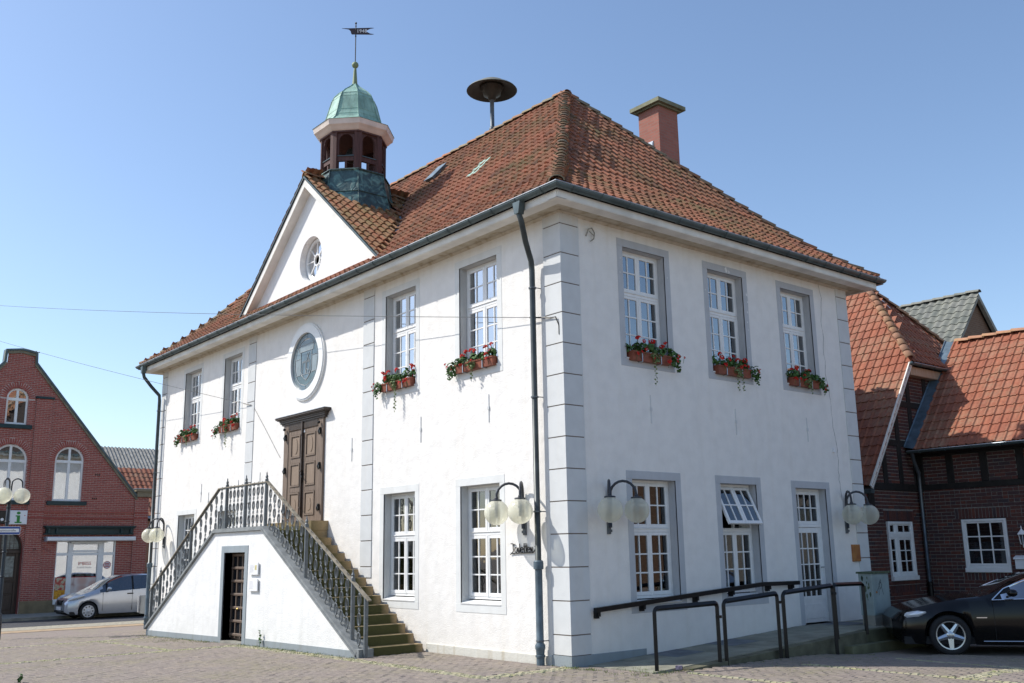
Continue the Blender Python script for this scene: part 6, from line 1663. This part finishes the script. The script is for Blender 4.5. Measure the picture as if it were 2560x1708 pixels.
# green fascia cornice and awning box
b = MB(RHF); fa, fc = hy(.05), hy(3.46)
b.cbox(fa,fc,0,.34,hz(2.90),hz(2.955),.01); b.cbox(fa+.04,fc-.04,0,.28,hz(2.85),hz(2.90),.01); b.cbox(fa+.08,fc-.08,0,.16,hz(2.66),hz(2.85),.01); b.cbox(fa+.02,fc-.06,0,.2,hz(2.62),hz(2.67),.01)
for y in (fa+.12,fa+.42,fc-.62,fc-.22): b.cbox(y,y+.1,0,.27,hz(2.66),hz(2.9),.02)
b.build('shop_cornice', M_DGREEN, rh)
b = MB(RHF); b.cbox(hy(.10),hy(3.46),.1,.36,hz(2.38),hz(2.54),.03); b.build('awning_box', M_SIGNW, rh)
b = MB(RHF); b.box(hy(.09),hy(.14),.09,.37,hz(2.37),hz(2.55)); b.build('awning_end', simple('awning_end_grey', (.25,.27,.3), .5), rh)
b = MB(RHF); b.cbox(hy(1.05),hy(2.42),.02,.2,hz(2.31),hz(2.36),.01); b.build('roller_shutter_box', M_FASCIA, rh)
for y, z in ((1.84,4.96),(1.78,4.02)):
    for k in range(3):
        b = MB(RHF); yy = hy(y)+k*.075; b.prism([(yy-.03,hz(z)-.045),(yy+.03,hz(z)),(yy-.03,hz(z)+.045)], .0, .02); b.build('air_vent', M_BLACK, rh)
put_text('house_number', '29', .13, tframe(RHF, hy(-.22), .075, hz(2.08)), M_INK, rh, ext=.006)
# square i sign and neighbour box
t = thing('info_sign', 'square white illuminated sign with a green letter i on the red brick house', 'sign')
b = MB(RHF); b.cbox(hy(-1.20),hy(-.60),.06,.24,hz(3.0),hz(3.52),.02); b.build('sign_box', M_SIGNW, t)
b = MB(RHF); yc, zc = hy(-.91), hz(3.24)
b.prism([(yc+.07*cos(2*pi*i/16),zc+.19+.055*sin(2*pi*i/16)) for i in range(16)], .24,.246); b.box(yc-.05,yc+.06,.24,.246,zc-.16,zc+.10); b.box(yc-.10,yc+.0,.24,.2455,zc+.05,zc+.10); b.box(yc-.12,yc+.13,.24,.2455,zc-.20,zc-.15); b.build('letter_i', M_GREEN, t)
b = MB(RHF); b.prism([(hy(-.69)+.02*cos(i*.785),hz(3.33)+.02*sin(i*.785)) for i in range(8)], .24,.245); b.build('red_dot', T_RED, t)
t = MB(RHF); t.cbox(hy(-1.62),hy(-1.28),.06,.2,hz(3.02),hz(3.5),.02); bx = t.build('box', M_BLACK); bx.name = 'shop_sign_box'; tag(bx, 'small dark sign box with red and white marks, left of the i sign', 'sign')
b = MB(RHF); b.prism([(hy(-1.45)+.06*cos(i*.785),hz(3.18)+.06*sin(i*.785)) for i in range(8)], .2,.205); b.build('sign_mark', M_SIGNW, bx)
# buildings seen between the red house and the town hall
bh = thing('back_house', 'long low house with grey corrugated roof behind the red brick gable', 'house')
b = MB(); x0, x1 = -46, -37; 
F_ = frame((-37.5,0,0),(0,1),(1,0)); b = MB()
ys0, ys1 = 1, 24; N_ = 130; zt_, zb_ = 7.35, 4.6
pts = []
for i in range(N_*4+1):
    y = ys0+(ys1-ys0)*i/(N_*4); c = .035*cos(i*pi/2); b.v.append((-37.5,y,zb_+c)); b.v.append((-41,y,zt_+c))
for i in range(N_*4): b.fadd([2*i,2*i+2,2*i+3,2*i+1])
b.build('corrugated_roof', M_CORR, bh)
b = MB(); b.box(-44.5,-38,ys0,ys1,-1,4.6); b.build('wall', M_BR2, bh)
oh = thing('orange_brick_annex', 'small orange brick timber framed annex with tiled roof beside the red gable house', 'house')
AF = frame((-36,0,0),(0,1),(1,0))
b = MB(); b.box(-40,-36,5.2,12,-1,3.55); b.build('wall', brickmat('orange_brick', (.42,.17,.10), (.48,.20,.12), (.36,.28,.2)), oh)
b = MB(AF); b.box(5.2,12,0,.03,.9,1.02); b.box(5.2,12,0,.03,3.4,3.55); b.box(6.1,6.2,0,.03,-1,3.4); b.build('timber_frame', M_TIMBER, oh)
b = MB(AF); b.cbox(5.35,5.75,0,.04,1.15,2.95,.01); wna = b.build('window', M_WOODW, oh)
b = MB(AF); 
for k in range(5): b.box(5.43,5.67,.04,.045,1.22+k*.34,1.48+k*.34)
b.build('pane', M_ROOM, wna)
b = MB(); b.poly([(-35.7,5.1,3.6),(-35.7,12,3.6),(-38.5,12,6.0),(-38.5,5.1,6.0)]); oroof = b.build('roof', roof.data.materials[0], oh)
t4 = tile_mesh('roof_tile', .25, .40, .045, M_TILE2); P = []
for j in range(11):
    f = j/11; x = -35.7-2.8*f; z = 3.62+2.4*f; y = 5.2
    while y < 8.6: P.append(place((x,y,z),(0,1,0),(-2.8,0,2.4),1)); y += .24
emit_pieces('roof_tile', 'roof_tiles', t4, P, oroof, M_TILE2)
b = MB(); b.tube([(-35.68,5.0,3.55),(-35.68,12,3.55)],.06,6); b.build('gutter', M_ZINCB, oh)
b = MB(); b.box(-38.6,-35.6,5.0,5.1,3.5,3.6); 
n = b.vadd([(-35.6,5.05,3.6),(-38.5,5.05,6.1),(-38.5,5.05,5.85),(-35.6,5.05,3.4),(-35.6,5.15,3.6),(-38.5,5.15,6.1),(-38.5,5.15,5.85),(-35.6,5.15,3.4)])
for q in ((0,1,2,3),(7,6,5,4),(0,4,5,1),(3,2,6,7)): b.fadd([n+i for i in q])
b.build('verge_board', M_FASCIA, oh)
b = MB(); b.box(-35.5,-35.2,5.3,5.6,2.6,3.0) ; 

# tree added behind the town hall, unseen from here, to shade the brick house
random.seed(77)
tr = thing('added_shade_tree', 'unseen broadleaf tree added behind the town hall to shade the timber framed house', 'tree')
b = MB(); b.tube([(-4.9,9.75,-.2),(-4.85,9.75,2.5),(-4.6,9.8,4.6),(-4.4,9.9,6.6)],[.20,.16,.12,.05],10)
for (x,y,z) in ((-2.8,9.9,6.4),(-5.8,10.1,6.2),(-3.9,10.0,7.6),(-3.2,9.9,5.4)): b.tube([(-4.7,9.78,3.6),((x-4.7)/2,(y+9.78)/2,(z+4.4)/2),(x,y,z)],[.09,.06,.02],6)
b.build('trunk', M_DKWOOD, tr)
b = MB()
for c, r, n in (((-2.6,9.9,6.7),(1.15,.75,1.5),1300),((-3.9,10.0,6.9),(1.3,.85,1.7),1500),((-5.2,10.1,6.5),(1.4,1.0,1.9),1300),((-3.4,9.85,4.8),(2.0,.7,1.3),1300)): leaf_cluster(b, c, r, n, .24)
b.build('crown', M_LEAF, tr)

# houses across the square, seen only in the window panes from here
for (x, y, wx, wy, h_, lab) in ((-22,-34,14,9,6.2,'brick house standing across the square opposite the sunlit front'),(22,24,10,9,5.5,'brick house further along the side lane beyond the parked black car')):
    t = thing('brick_house', lab, 'house')
    b = MB(); b.box(x-wx/2,x+wx/2,y-wy/2,y+wy/2,-1,h_); b.build('wall', M_BR2, t)
    b = MB(); b.poly([(x-wx/2-.4,y-wy/2-.4,h_),(x+wx/2+.4,y-wy/2-.4,h_),(x+wx/2+.4,y,h_+4),(x-wx/2-.4,y,h_+4)]); b.poly([(x-wx/2-.4,y+wy/2+.4,h_),(x+wx/2+.4,y+wy/2+.4,h_),(x+wx/2+.4,y,h_+4),(x-wx/2-.4,y,h_+4)][::-1]); b.build('roof', M_TILE2, t)
    for k in range(4):
        fy = y+wy/2 if y < 0 else y-wy/2; s = 1 if y < 0 else -1
        F_ = frame((x-wx/2,fy,0),(1,0),(0,s))
        for z in (.9,3.6): b = MB(F_); u = wx*(k+.5)/4; b.cbox(u-.6,u+.6,0,.04,z,z+1.5,.01); wn = b.build('window', M_WOODW, t); b = MB(F_); b.box(u-.5,u+.5,.04,.05,z+.1,z+1.4); b.build('pane', M_GLASSD, wn)

# ---------------------------------------------------------------- cars
def lerp_tab(tab, s):
    if s <= tab[0][0]: return tab[0][1]
    for i in range(len(tab)-1):
        (a, va), (c, vc) = tab[i], tab[i+1]
        if s <= c:
            t = (s-a)/(c-a); 
            # catmull style smoothing
            m0 = (vc-tab[i-1][1])/(c-tab[i-1][0]) if i > 0 else (vc-va)/(c-a); m1 = (tab[i+2][1]-va)/(tab[i+2][0]-a) if i+2 < len(tab) else (vc-va)/(c-a)
            h = c-a; t2, t3 = t*t, t*t*t
            return (2*t3-3*t2+1)*va+(t3-2*t2+t)*h*m0+(-2*t3+3*t2)*vc+(t3-t2)*h*m1
    return tab[-1][1]
def car(name, label, spec, M, paint, trim, g):
    """s runs front to rear; cross-section rows: sill, mid, shoulder, belt, roof edge, roof centre"""
    t = thing(name, label, 'car'); Ln = spec['len']; N = 110
    arch_r = spec['wr']+.045; wz = spec['wr']; ws = spec['wheels']
    def row(s):
        hw = lerp_tab(spec['hw'], s); top = lerp_tab(spec['top'], s); belt = min(lerp_tab(spec['belt'], s), top-.004); sh = belt-.12 if belt-.12 > .5 else belt-.06
        zb = lerp_tab(spec['bot'], s)
        for w_ in ws:
            if abs(s-w_) < arch_r: zb = max(zb, wz+sqrt(max(0,arch_r**2-(s-w_)**2)))
        rw_ = lerp_tab(spec['roofw'], s)*hw
        zm = max(zb+.01, (zb+sh)/2 if zb < sh-.06 else zb+.02); sh = max(sh, zm+.01); belt = max(belt, sh+.01); top = max(top, belt+.003)
        f = (top-belt)
        return [(hw*.965,zb),(hw*1.0,min(zm,.62) if zb < .5 else zm),(hw*.992,sh),(hw*.955,belt),(hw*.955+(rw_-hw*.955)*.55,belt+f*.50),(rw_+(hw*.0),belt+f*.90),(rw_*.80,belt+f*.975),(0,top)]
    ss = [Ln*i/N for i in range(N+1)]; R_ = [row(s) for s in ss]
    gl0, gl1 = spec['glass']; pil = spec['pillars']; fs = spec['screen']; rs = spec['rear']
    def kind(sm, k):
        # rows 3-4,4-5: side glass; 5-7: screens
        if k in (3,4):
            z0_ = gl0+(0.0 if k == 3 else spec['rake']); z1_ = gl1-(0 if k == 3 else spec['rake2'])
            if z0_ < sm < z1_ and not any(abs(sm-p) < .035 for p in pil): return 'g'
            if z0_ < sm < z1_: return 't'
            return 'p'
        if k in (5,6):
            if fs[0] < sm < fs[1] or rs[0] < sm < rs[1]: return 'g'
        if k == 4 and (fs[0] < sm < fs[1]-.1): return 'p'
        return 'p'
    parts = {}
    for side in (1,-1):
        for i in range(N):
            sm = (ss[i]+ss[i+1])/2
            for k in range(7):
                q = kind(sm, k); nm = 'body' if q == 'p' else 'pillar' if q == 't' else ('windscreen' if k > 4 and sm < fs[1] else 'rear_window' if k > 4 else ('side_window.%d.%d' % (side, sum(1 for p in pil if p < sm))))
                b = parts.setdefault(nm, MB(M)); a, c = R_[i], R_[i+1]
                pts = [(ss[i],side*a[k][0],a[k][1]),(ss[i+1],side*c[k][0],c[k][1]),(ss[i+1],side*c[k+1][0],c[k+1][1]),(ss[i],side*a[k+1][0],a[k+1][1])]
                key = b.__dict__.setdefault('ix', {}); idx = []
                for p in pts:
                    kk = tuple(round(x,4) for x in p)
                    if kk not in key: key[kk] = b.vadd([p])
                    idx.append(key[kk])
                if len(set(idx)) > 2: b.fadd(idx if side == 1 else idx[::-1])
    for e in (0, N):
        b = parts['body']; b.poly([(ss[e],a[0],a[1]) for a in R_[e]]+[(ss[e],-a[0],a[1]) for a in R_[e][::-1]])
    body = None
    for nm, b in parts.items():
        o = b.build(nm.split('.')[0], {'body':paint,'pillar':M_BLACK}.get(nm, g), t, smooth=True)
        if nm == 'body': autosmooth(o, 38); body = o
    # underside, wheel wells
    b = MB(M); b.box(.15,Ln-.15,-spec['hwm']*.9,spec['hwm']*.9,.18,.30)
    for w_ in ws:
        for sd in (1,-1):
            pr_ = [(w_+arch_r*cos(pi*i/12),wz+arch_r*sin(pi*i/12)) for i in range(13)]
            for p, q in zip(pr_, pr_[1:]): b.poly([(p[0],sd*spec['hwm']*.97,p[1]),(q[0],sd*spec['hwm']*.97,q[1]),(q[0],sd*.5,q[1]),(p[0],sd*.5,p[1])])
            b.poly([(p[0],sd*.5,p[1]) for p in pr_])
    b.build('underbody', M_RUBBER, t)
    b = MB(M); b.box(gl0+.1,gl1-.3,-.6,.6,.35,.75)
    for s_ in spec['seats']:
        for sd in (-.36,.36): b.box(s_,s_+.14,sd-.23,sd+.23,.55,1.02); b.box(s_+.02,s_+.11,sd-.12,sd+.12,1.04,1.2)
    b.build('seats', M_SEAT, t)
    for w_ in ws:
        for sd in (1,-1):
            c = (w_, sd*(spec['hwm']-.12), wz); WM = M @ Matrix.Translation(c) @ Matrix.Rotation(-pi/2*sd,4,'X')
            b = MB(WM); r = spec['wr']; b.lathe([(r*.66,-.10),(r*.93,-.105),(r,-.07),(r,.07),(r*.93,.105),(r*.70,.10),(r*.66,.08)],(0,0,0),40,cap=False); wl = b.build('wheel', M_RUBBER, t, smooth=True)
            b = MB(WM)
            ri = r*.70
            b.lathe([(ri,.085),(ri*1.0,.10),(ri*.92,.098),(ri*.88,.03),(ri*.86,-.09)],(0,0,0),40,cap=False)
            if spec['rim'] == 'spoke':
                for k in range(5):
                    a = 2*pi*k/5+.3; ca, sa = cos(a), sin(a)
                    def q(rr, off, z): return (rr*ca-off*sa, rr*sa+off*ca, z)
                    n = b.vadd([q(.05,-.045,.07),q(.05,.045,.07),q(ri*.93,.030,.085),q(ri*.93,-.030,.085),q(.05,-.05,.02),q(.05,.05,.02),q(ri*.93,.045,.02),q(ri*.93,-.045,.02),q(.05,0,.085),q(ri*.93,0,.095)])
                    for f_ in ((0,3,9,8),(8,9,2,1),(1,2,6,5),(3,0,4,7)): b.fadd([n+x for x in f_])
                b.lathe([(.07,.05),(.065,.08),(.03,.09),(.001,.092)],(0,0,0),20,cap=False)
                b.build('rim', M_RIM, wl)
                b = MB(WM); b.lathe([(ri*.9,-.02),(.01,-.02)],(0,0,0),24,cap=False); b.build('brake_disc', M_RUBBER, wl)
            else:
                b.lathe([(ri*.95,.09),(ri*.6,.105),(ri*.3,.10),(ri*.22,.115),(.001,.12)],(0,0,0),40,cap=False); b.build('rim', M_CAPW, wl, smooth=True)
                for k in range(9):
                    a = 2*pi*k/9; b = MB(WM); b.prism([(ri*.72*cos(a)+.028*cos(x),ri*.72*sin(a)+.028*sin(x)) for x in [a+j*pi/3 for j in range(6)]], .098, .1035, axes='xy'); b.build('hub_opening', M_RUBBER, wl)
    return t
M_RUBBER = simple('tyre_rubber', (.012,.012,.013), .75, var=.2)
M_RIM = simple('alloy_rim', (.50,.53,.56), .25, .9, var=.05)
M_CAPW = simple('hub_cap', (.55,.56,.57), .4, .3, var=.05)
M_SEAT = simple('car_seat', (.035,.035,.04), .9)
M_CHROME = simple('chrome', (.75,.77,.8), .12, 1.0, var=.03)
M_SILVER = simple('silver_paint', (.50,.53,.57), .28, .65, var=.03, coat=1.0)
M_BLKPAINT = simple('black_car_paint', (.0018,.0018,.002), .12, 0, var=.1, spec=.38)
M_CARGL = glass('car_glass', (.22,.26,.27), .10, .01, 0)
M_CARGL2 = glass('tinted_car_glass', (.30,.42,.46), .20, .01, 0)
def lamp_lens(M, par, pts, s0, s1, nm='headlight', m=None):
    pass
# silver hatchback: nose towards -Y, parked by the red house
aspec = dict(len=3.84, wr=.305, wheels=(.77,3.34), hwm=.88, rake=.12, rake2=.05,
  hw=[(0,.62),(.12,.74),(.4,.83),(.9,.875),(2.5,.88),(3.4,.86),(3.84,.74)],
  bot=[(0,.30),(.15,.22),(.6,.20),(3.4,.22),(3.84,.36)],
  belt=[(0,.60),(.2,.72),(.6,.83),(1.05,.93),(1.6,.97),(2.6,1.03),(3.4,1.08),(3.84,1.0)],
  top=[(0,.62),(.12,.74),(.45,.87),(.9,1.02),(1.2,1.17),(1.6,1.40),(2.05,1.55),(2.6,1.59),(3.3,1.55),(3.6,1.42),(3.84,1.10)],
  roofw=[(0,.9),(.9,.86),(1.6,.76),(2.2,.72),(3.4,.72),(3.84,.85)],
  glass=(1.15,3.62), pillars=(1.40,2.33,3.18), screen=(1.0,1.98), rear=(3.45,3.8), seats=(1.75,2.7), rim='cap')
MA = Matrix.Translation((-27.0-.88,.50,-.47)) @ Matrix(((0,1,0,0),(1,0,0,0),(0,0,1,0),(0,0,0,1)))
MA = Matrix(((0,1,0,-27.9),(1,0,0,.42),(0,0,1,gz(-27.9,0)),(0,0,0,1)))
ac = car('parked_car', 'silver compact hatchback parked in front of the red brick shop', aspec, MA, M_SILVER, M_BLACK, M_CARGL)
b = MB(MA); 
for sd in (1,-1):
    n = b.vadd([(.10,sd*.50,.66),(.42,sd*.84,.80),(.75,sd*.862,.93),(.50,sd*.74,.90),(.16,sd*.56,.80)]); 
    off = [(-.02,.0,.0)]
    b.fadd([n+i for i in range(5)])
b.M = MA
for sd in (1,-1):
    k = MB(MA); k.tube([(.10,sd*.66,.70),(.25,sd*.77,.775),(.45,sd*.832,.83),(.62,sd*.85,.86)], [.05,.075,.07,.02], 8); k.build('headlight', simple('headlight_glass', (.62,.66,.70), .1, .3, coat=1) if sd == 1 else bpy.data.materials['headlight_glass'], ac, smooth=True)
    k = MB(MA); k.tube([(1.38,sd*.88,1.02),(1.42,sd*1.0,1.05)],.02,6); k.sphere((1.42,sd*1.0,1.08),.085,10,8,.75); k.build('mirror', M_SILVER, ac, smooth=True)
    k = MB(MA); k.box(2.12,2.34,sd*.872,sd*.90,.86,.90); k.build('door_handle', M_BLACK, ac)
    k = MB(MA); k.box(1.25,1.256,sd*.86,sd*.884,.30,.95); k.box(2.31,2.316,sd*.86,sd*.886,.28,1.0); k.build('door_gap', M_RUBBER, ac)
    k = MB(MA); k.tube([(3.66,sd*.80,.85),(3.62,sd*.81,1.25)],.045,6); k.build('tail_light', simple('tail_red', (.45,.01,.01), .2, coat=1) if sd == 1 else bpy.data.materials['tail_red'], ac)
k = MB(MA); k.box(-.015,.10,-.30,.30,.52,.70); k.build('grille', M_BLACK, ac)
k = MB(MA); k.box(-.02,.06,-.58,-.3,.26,.34); k.box(-.02,.06,.3,.58,.26,.34); k.box(-.02,.05,-.3,.3,.22,.32); k.build('lower_grille', M_BLACK, ac)
k = MB(MA); k.box(-.035,-.02,-.26,.26,.36,.47); k.build('number_plate', M_SIGNW, ac)
k = MB(MA); k.lathe([(.055,0),(.055,.0)],(0,0,0),12); 
k = MB(MA @ Matrix.Translation((-.02,0,.61)) @ Matrix.Rotation(-pi/2,4,'Y')); k.lathe([(.06,0),(.06,.008),(.048,.008),(.048,0)],(0,0,0),16); k.build('badge_ring', M_CHROME, ac)
# black coupe
bspec = dict(len=4.70, wr=.325, wheels=(.86,3.62), hwm=.89, rake=.14, rake2=.10,
  hw=[(0,.60),(.12,.74),(.35,.84),(.9,.885),(2.6,.89),(3.9,.88),(4.5,.78),(4.7,.66)],
  bot=[(0,.30),(.15,.22),(.6,.18),(4.2,.20),(4.7,.38)],
  belt=[(0,.56),(.2,.66),(.6,.76),(1.2,.86),(1.9,.89),(2.8,.92),(3.8,.95),(4.7,.85)],
  top=[(0,.58),(.15,.70),(.5,.80),(1.0,.90),(1.45,.955),(1.75,1.07),(2.1,1.22),(2.5,1.345),(2.9,1.395),(3.3,1.37),(3.8,1.22),(4.2,1.04),(4.7,.92)],
  roofw=[(0,.9),(1.3,.86),(2.0,.74),(2.8,.68),(3.5,.70),(4.7,.85)],
  glass=(1.72,4.05), pillars=(3.05,), screen=(1.35,2.42), rear=(3.45,4.2), seats=(2.4,3.2), rim='spoke')
ang = radians(37.4); ax = Vector((cos(ang),sin(ang)))       # nose to rear direction
wc = Vector((2.55,6.35)) ; 
oc_ = Vector((2.74,5.98)); pd = Vector((ax.y,-ax.x))     # pd points from the car to the viewer's side
# car frame: x = along (nose at 0 to rear), y = towards the viewer side
orig = oc_-ax*bspec['wheels'][0]-pd*(bspec['hwm']-.02)
MBk = Matrix(((ax.x,pd.x,0,orig.x),(ax.y,pd.y,0,orig.y),(0,0,1,-.10),(0,0,0,1)))
bc = car('parked_car', 'black two door coupe with chrome window trim parked beside the brick house', bspec, MBk, M_BLKPAINT, M_CHROME, M_CARGL2)
for sd in (1,-1):
    def beltp(s, off=0.012): return (s, sd*(lerp_tab(bspec['hw'], s)*.955+off), lerp_tab(bspec['belt'], s)+.004)
    k = MB(MBk); k.tube([beltp(1.55+i*.22) for i in range(12)], .0095, 6); k.build('chrome_strip', M_CHROME, bc)
    def roofp(s):
        hw = lerp_tab(bspec['hw'], s); top = lerp_tab(bspec['top'], s); be = min(lerp_tab(bspec['belt'], s), top-.004); rw_ = lerp_tab(bspec['roofw'], s)*hw
        return (s, sd*(rw_+.016), be+(top-be)*.89)
    k = MB(MBk); k.tube([beltp(1.55)]+[roofp(1.78+i*.17) for i in range(14)], .010, 6); k.build('chrome_strip', M_CHROME, bc)
    k = MB(MBk); k.tube([(1.35,sd*.900,.235),(3.15,sd*.905,.235)], .008, 6); k.build('sill_strip', M_CHROME, bc)
    k = MB(MBk); k.tube([(1.78,sd*.87,.93),(1.82,sd*.98,.96)],.018,6); k.sphere((1.84,sd*.99,1.00),.085,12,8,.72); k.build('mirror', M_BLKPAINT, bc, smooth=True)
    k = MB(MBk); k.tube([(2.78,sd*.905,.78),(2.90,sd*.925,.79),(3.02,sd*.905,.80)],.016,8); k.build('door_handle', M_CHROME, bc, smooth=True)
    k = MB(MBk); k.box(1.55,1.555,sd*.86,sd*.892,.26,.86); k.box(3.10,3.105,sd*.86,sd*.892,.26,.90); k.build('door_gap', M_RUBBER, bc)
    k = MB(MBk); k.tube([(.10,sd*.60,.60),(.25,sd*.74,.635),(.40,sd*.81,.665),(.52,sd*.835,.69)], [.03,.06,.055,.015], 10); k.build('headlight', bpy.data.materials['headlight_glass'], bc, smooth=True)
    k = MB(MBk); k.box(1.28,1.44,sd*.885,sd*.897,.60,.615); k.build('wing_badge', M_CHROME, bc)

# ---------------------------------------------------------------- street lamp with blue street sign
t = thing('street_lamp', 'dark green street lamp with round globes on swan neck arms carrying a blue street sign', 'street lamp')
lx, ly = -16.35, -4.14; zb_ = gz(lx, ly)
b = MB(); b.lathe([(.09,zb_),(.085,zb_+.6),(.05,zb_+.65),(.045,2.4),(.04,3.42)], (lx,ly,0), 12); 
for z in (1.3,1.9,2.65,3.0,3.12): b.lathe([(.045,z-.02),(.062,z-.01),(.062,z+.01),(.045,z+.02)], (lx,ly,0), 12)
b.build('post', simple('lamp_post_paint', (.028,.035,.042), .4, .3, var=.2), t, smooth=True)
for a in (80, 200, 320):
    d = Vector((cos(radians(a)), sin(radians(a)))); b = MB()
    pts = [(lx+d.x*.03,ly+d.y*.03,3.0),(lx+d.x*.03,ly+d.y*.03,3.5)]+[(lx+d.x*(.03+.25*(1-cos(pi*k/8))/2),ly+d.y*(.03+.25*(1-cos(pi*k/8))/2),3.6+.13*sin(pi*k/8)) for k in range(1,8)]+[(lx+d.x*.28,ly+d.y*.28,3.5)]
    b.tube(pts, .018, 7); b.build('lamp_arm', M_ARM, t, smooth=True)
    b = MB(); b.sphere((lx+d.x*.28,ly+d.y*.28,3.30), .195, 28, 18); b.build('globe', M_GLOBE, t, smooth=True)
sd_ = Vector((.15,.99)).normalized()
SF = frame((lx,ly,0),(sd_.x,sd_.y),(sd_.y,-sd_.x))
b = MB(SF); b.cbox(-.34,.31,.06,.075,2.33,2.53,.003); sg = b.build('street_sign', M_SIGNB, t)
b = MB(SF); b.box(-.30,.28,.0752,.078,2.385,2.475); b.build('sign_strip', M_SIGNW, sg); 
b = MB(SF); b.band([(-.335,2.335),(.305,2.335),(.305,2.525),(-.335,2.525)], .008, .0752, .0775, True); b.build('sign_border', M_SIGNW, sg)
put_text('street_name', 'Johannisstra\u00dfe', .075, tframe(SF, -.01, .079, 2.428), M_INK, sg)
# litter bin
t = thing('litter_bin', 'grey litter bin on a pale post beyond the left end of the stairs', 'litter bin')
b = MB(); b.box(-19.95,-19.45,.55,.95,.05,.58); b.build('bin_body', simple('bin_grey', (.12,.13,.135), .5, var=.2), t)
b = MB(); b.box(-19.94,-19.9,.50,.549,.08,.56); b.build('bin_front', M_CAPW, t)
b = MB(); b.lathe([(.12,-.32),(.10,-.1),(.11,.05)], (-19.65,.75,0), 12); b.build('bin_post', M_FASCIA, t)

# ---------------------------------------------------------------- overhead wires
def wire(name, A, B_, sag, lab, beads=(), r=.006):
    A, B_ = Vector(A), Vector(B_); n = 24
    pts = [A.lerp(B_, i/n)-Vector((0,0,sag*4*(i/n)*(1-i/n))) for i in range(n+1)]
    t = thing('overhead_wire', lab, 'wire', 'overhead wires fixed to the town hall front')
    b = MB(); b.tube(pts, r, 5); b.build('cable', M_WIRE, t)
    b = MB(); b.tube([pts[0], pts[0].lerp(pts[1], .35)], r*2.2, 6)
    for f in beads: b.sphere(pts[0].lerp(pts[-1], f)-Vector((0,0,sag*4*f*(1-f))), .022, 6, 5)
    b.build('insulator', M_BLACK, t)
    return t
w1_ = wire('wire', (-.22,-.04,5.35), (-33.3,-2.31,12.15), .12, 'upper overhead wire running level to the near corner stones')
b = MB(); b.tube([(-.22,-.04,5.35),(-.1,-.05,5.34),(-.06,-.02,5.2),(-.06,-.02,5.05)], .009, 6); b.build('wall_hook', M_SIREN, w1_)
w2_ = wire('wire', (-11.31,-.03,5.33), (-33.3,-3.0,11.05), .10, 'lower overhead wire sloping down to the wall beside the left stone strip', beads=(.60,.612))
b = MB(); b.tube([(-11.31,-.02,5.33),(-11.2,-.01,5.28),(-10.5,-.008,4.66),(-9.67,-.008,3.9)], .006, 5); b.build('wall_cable', M_WIRE, w2_)

# ---------------------------------------------------------------- grass and weeds
random.seed(5); b = MB()
def tuft(x, y, z, n, h, s=.05):
    for _ in range(n):
        px, py = x+random.gauss(0,s), y+random.gauss(0,s); a = random.random()*6.28; hh = h*random.uniform(.4,1.2); wv = .004
        dx_, dy_ = cos(a), sin(a); lx_, ly_ = random.gauss(0,.4)*hh, random.gauss(0,.4)*hh
        b.poly([(px-dx_*wv,py-dy_*wv,z),(px+dx_*wv,py+dy_*wv,z),(px+lx_,py+ly_,z+hh)])
for _ in range(420):
    x = random.uniform(-13.8,-3.7); y = -1.42-abs(random.gauss(0,.16))
    if -9.3 < x < -8.3 or random.random() < .25: continue
    if blocked(x, y): continue
    tuft(x, y, gz(x,y)+.012, 9, .03, .05)
for _ in range(70): x = random.uniform(-3.7,-1); y = random.gauss(-1.62,.08); tuft(x, y, gz(x,y)+.012, 7, .022, .05)
for _ in range(50): x = random.gauss(1.25,.25); y = random.gauss(.4,.25); tuft(x, y, .015, 9, .035, .04)
for _ in range(25): x = random.gauss(.3,.25); y = random.gauss(-.05,.05); tuft(x, y, .015, 10, .035, .03)
for _ in range(60): x = random.uniform(1.5,3.2); y = random.uniform(1.2,5); tuft(x, y, gz(x,y)+.012, 6, .025, .05)
for _ in range(120): y = random.uniform(-7,-1.6); tuft(random.gauss(-8.1,.08), y, gz(-8,y)+.012, 5, .02, .05)
for _ in range(160): x = random.gauss(-11.2,.9); y = random.gauss(-1.9,.25); tuft(x, min(y,-1.42), gz(x,y)+.012, 6, .022, .05)
g_ = b.build('grass', M_GRASS); g_['kind'] = 'stuff'; 
for (x, y, hh, lab) in ((-7.33,-1.46,.34,'tall thin weed growing against the stair wall right of the cellar door'),(-4.62,-6.38,.13,'single leafy weed growing from the paving at the lower left')):
    t = thing('weed', lab, 'plant'); z = gz(x,y); b = MB(); b.tube([(x,y,z),(x+.01,y,z+hh*.5),(x-.005,y,z+hh)],[.006,.004,.002],5); b.build('stem', M_LEAF, t)
    b = MB(); 
    for k in range(6): leaf_cluster(b, (x,y,z+hh*(.3+.13*k)), (.03,.03,.02), 3, .045)
    b.build('leaves', M_LEAF, t)
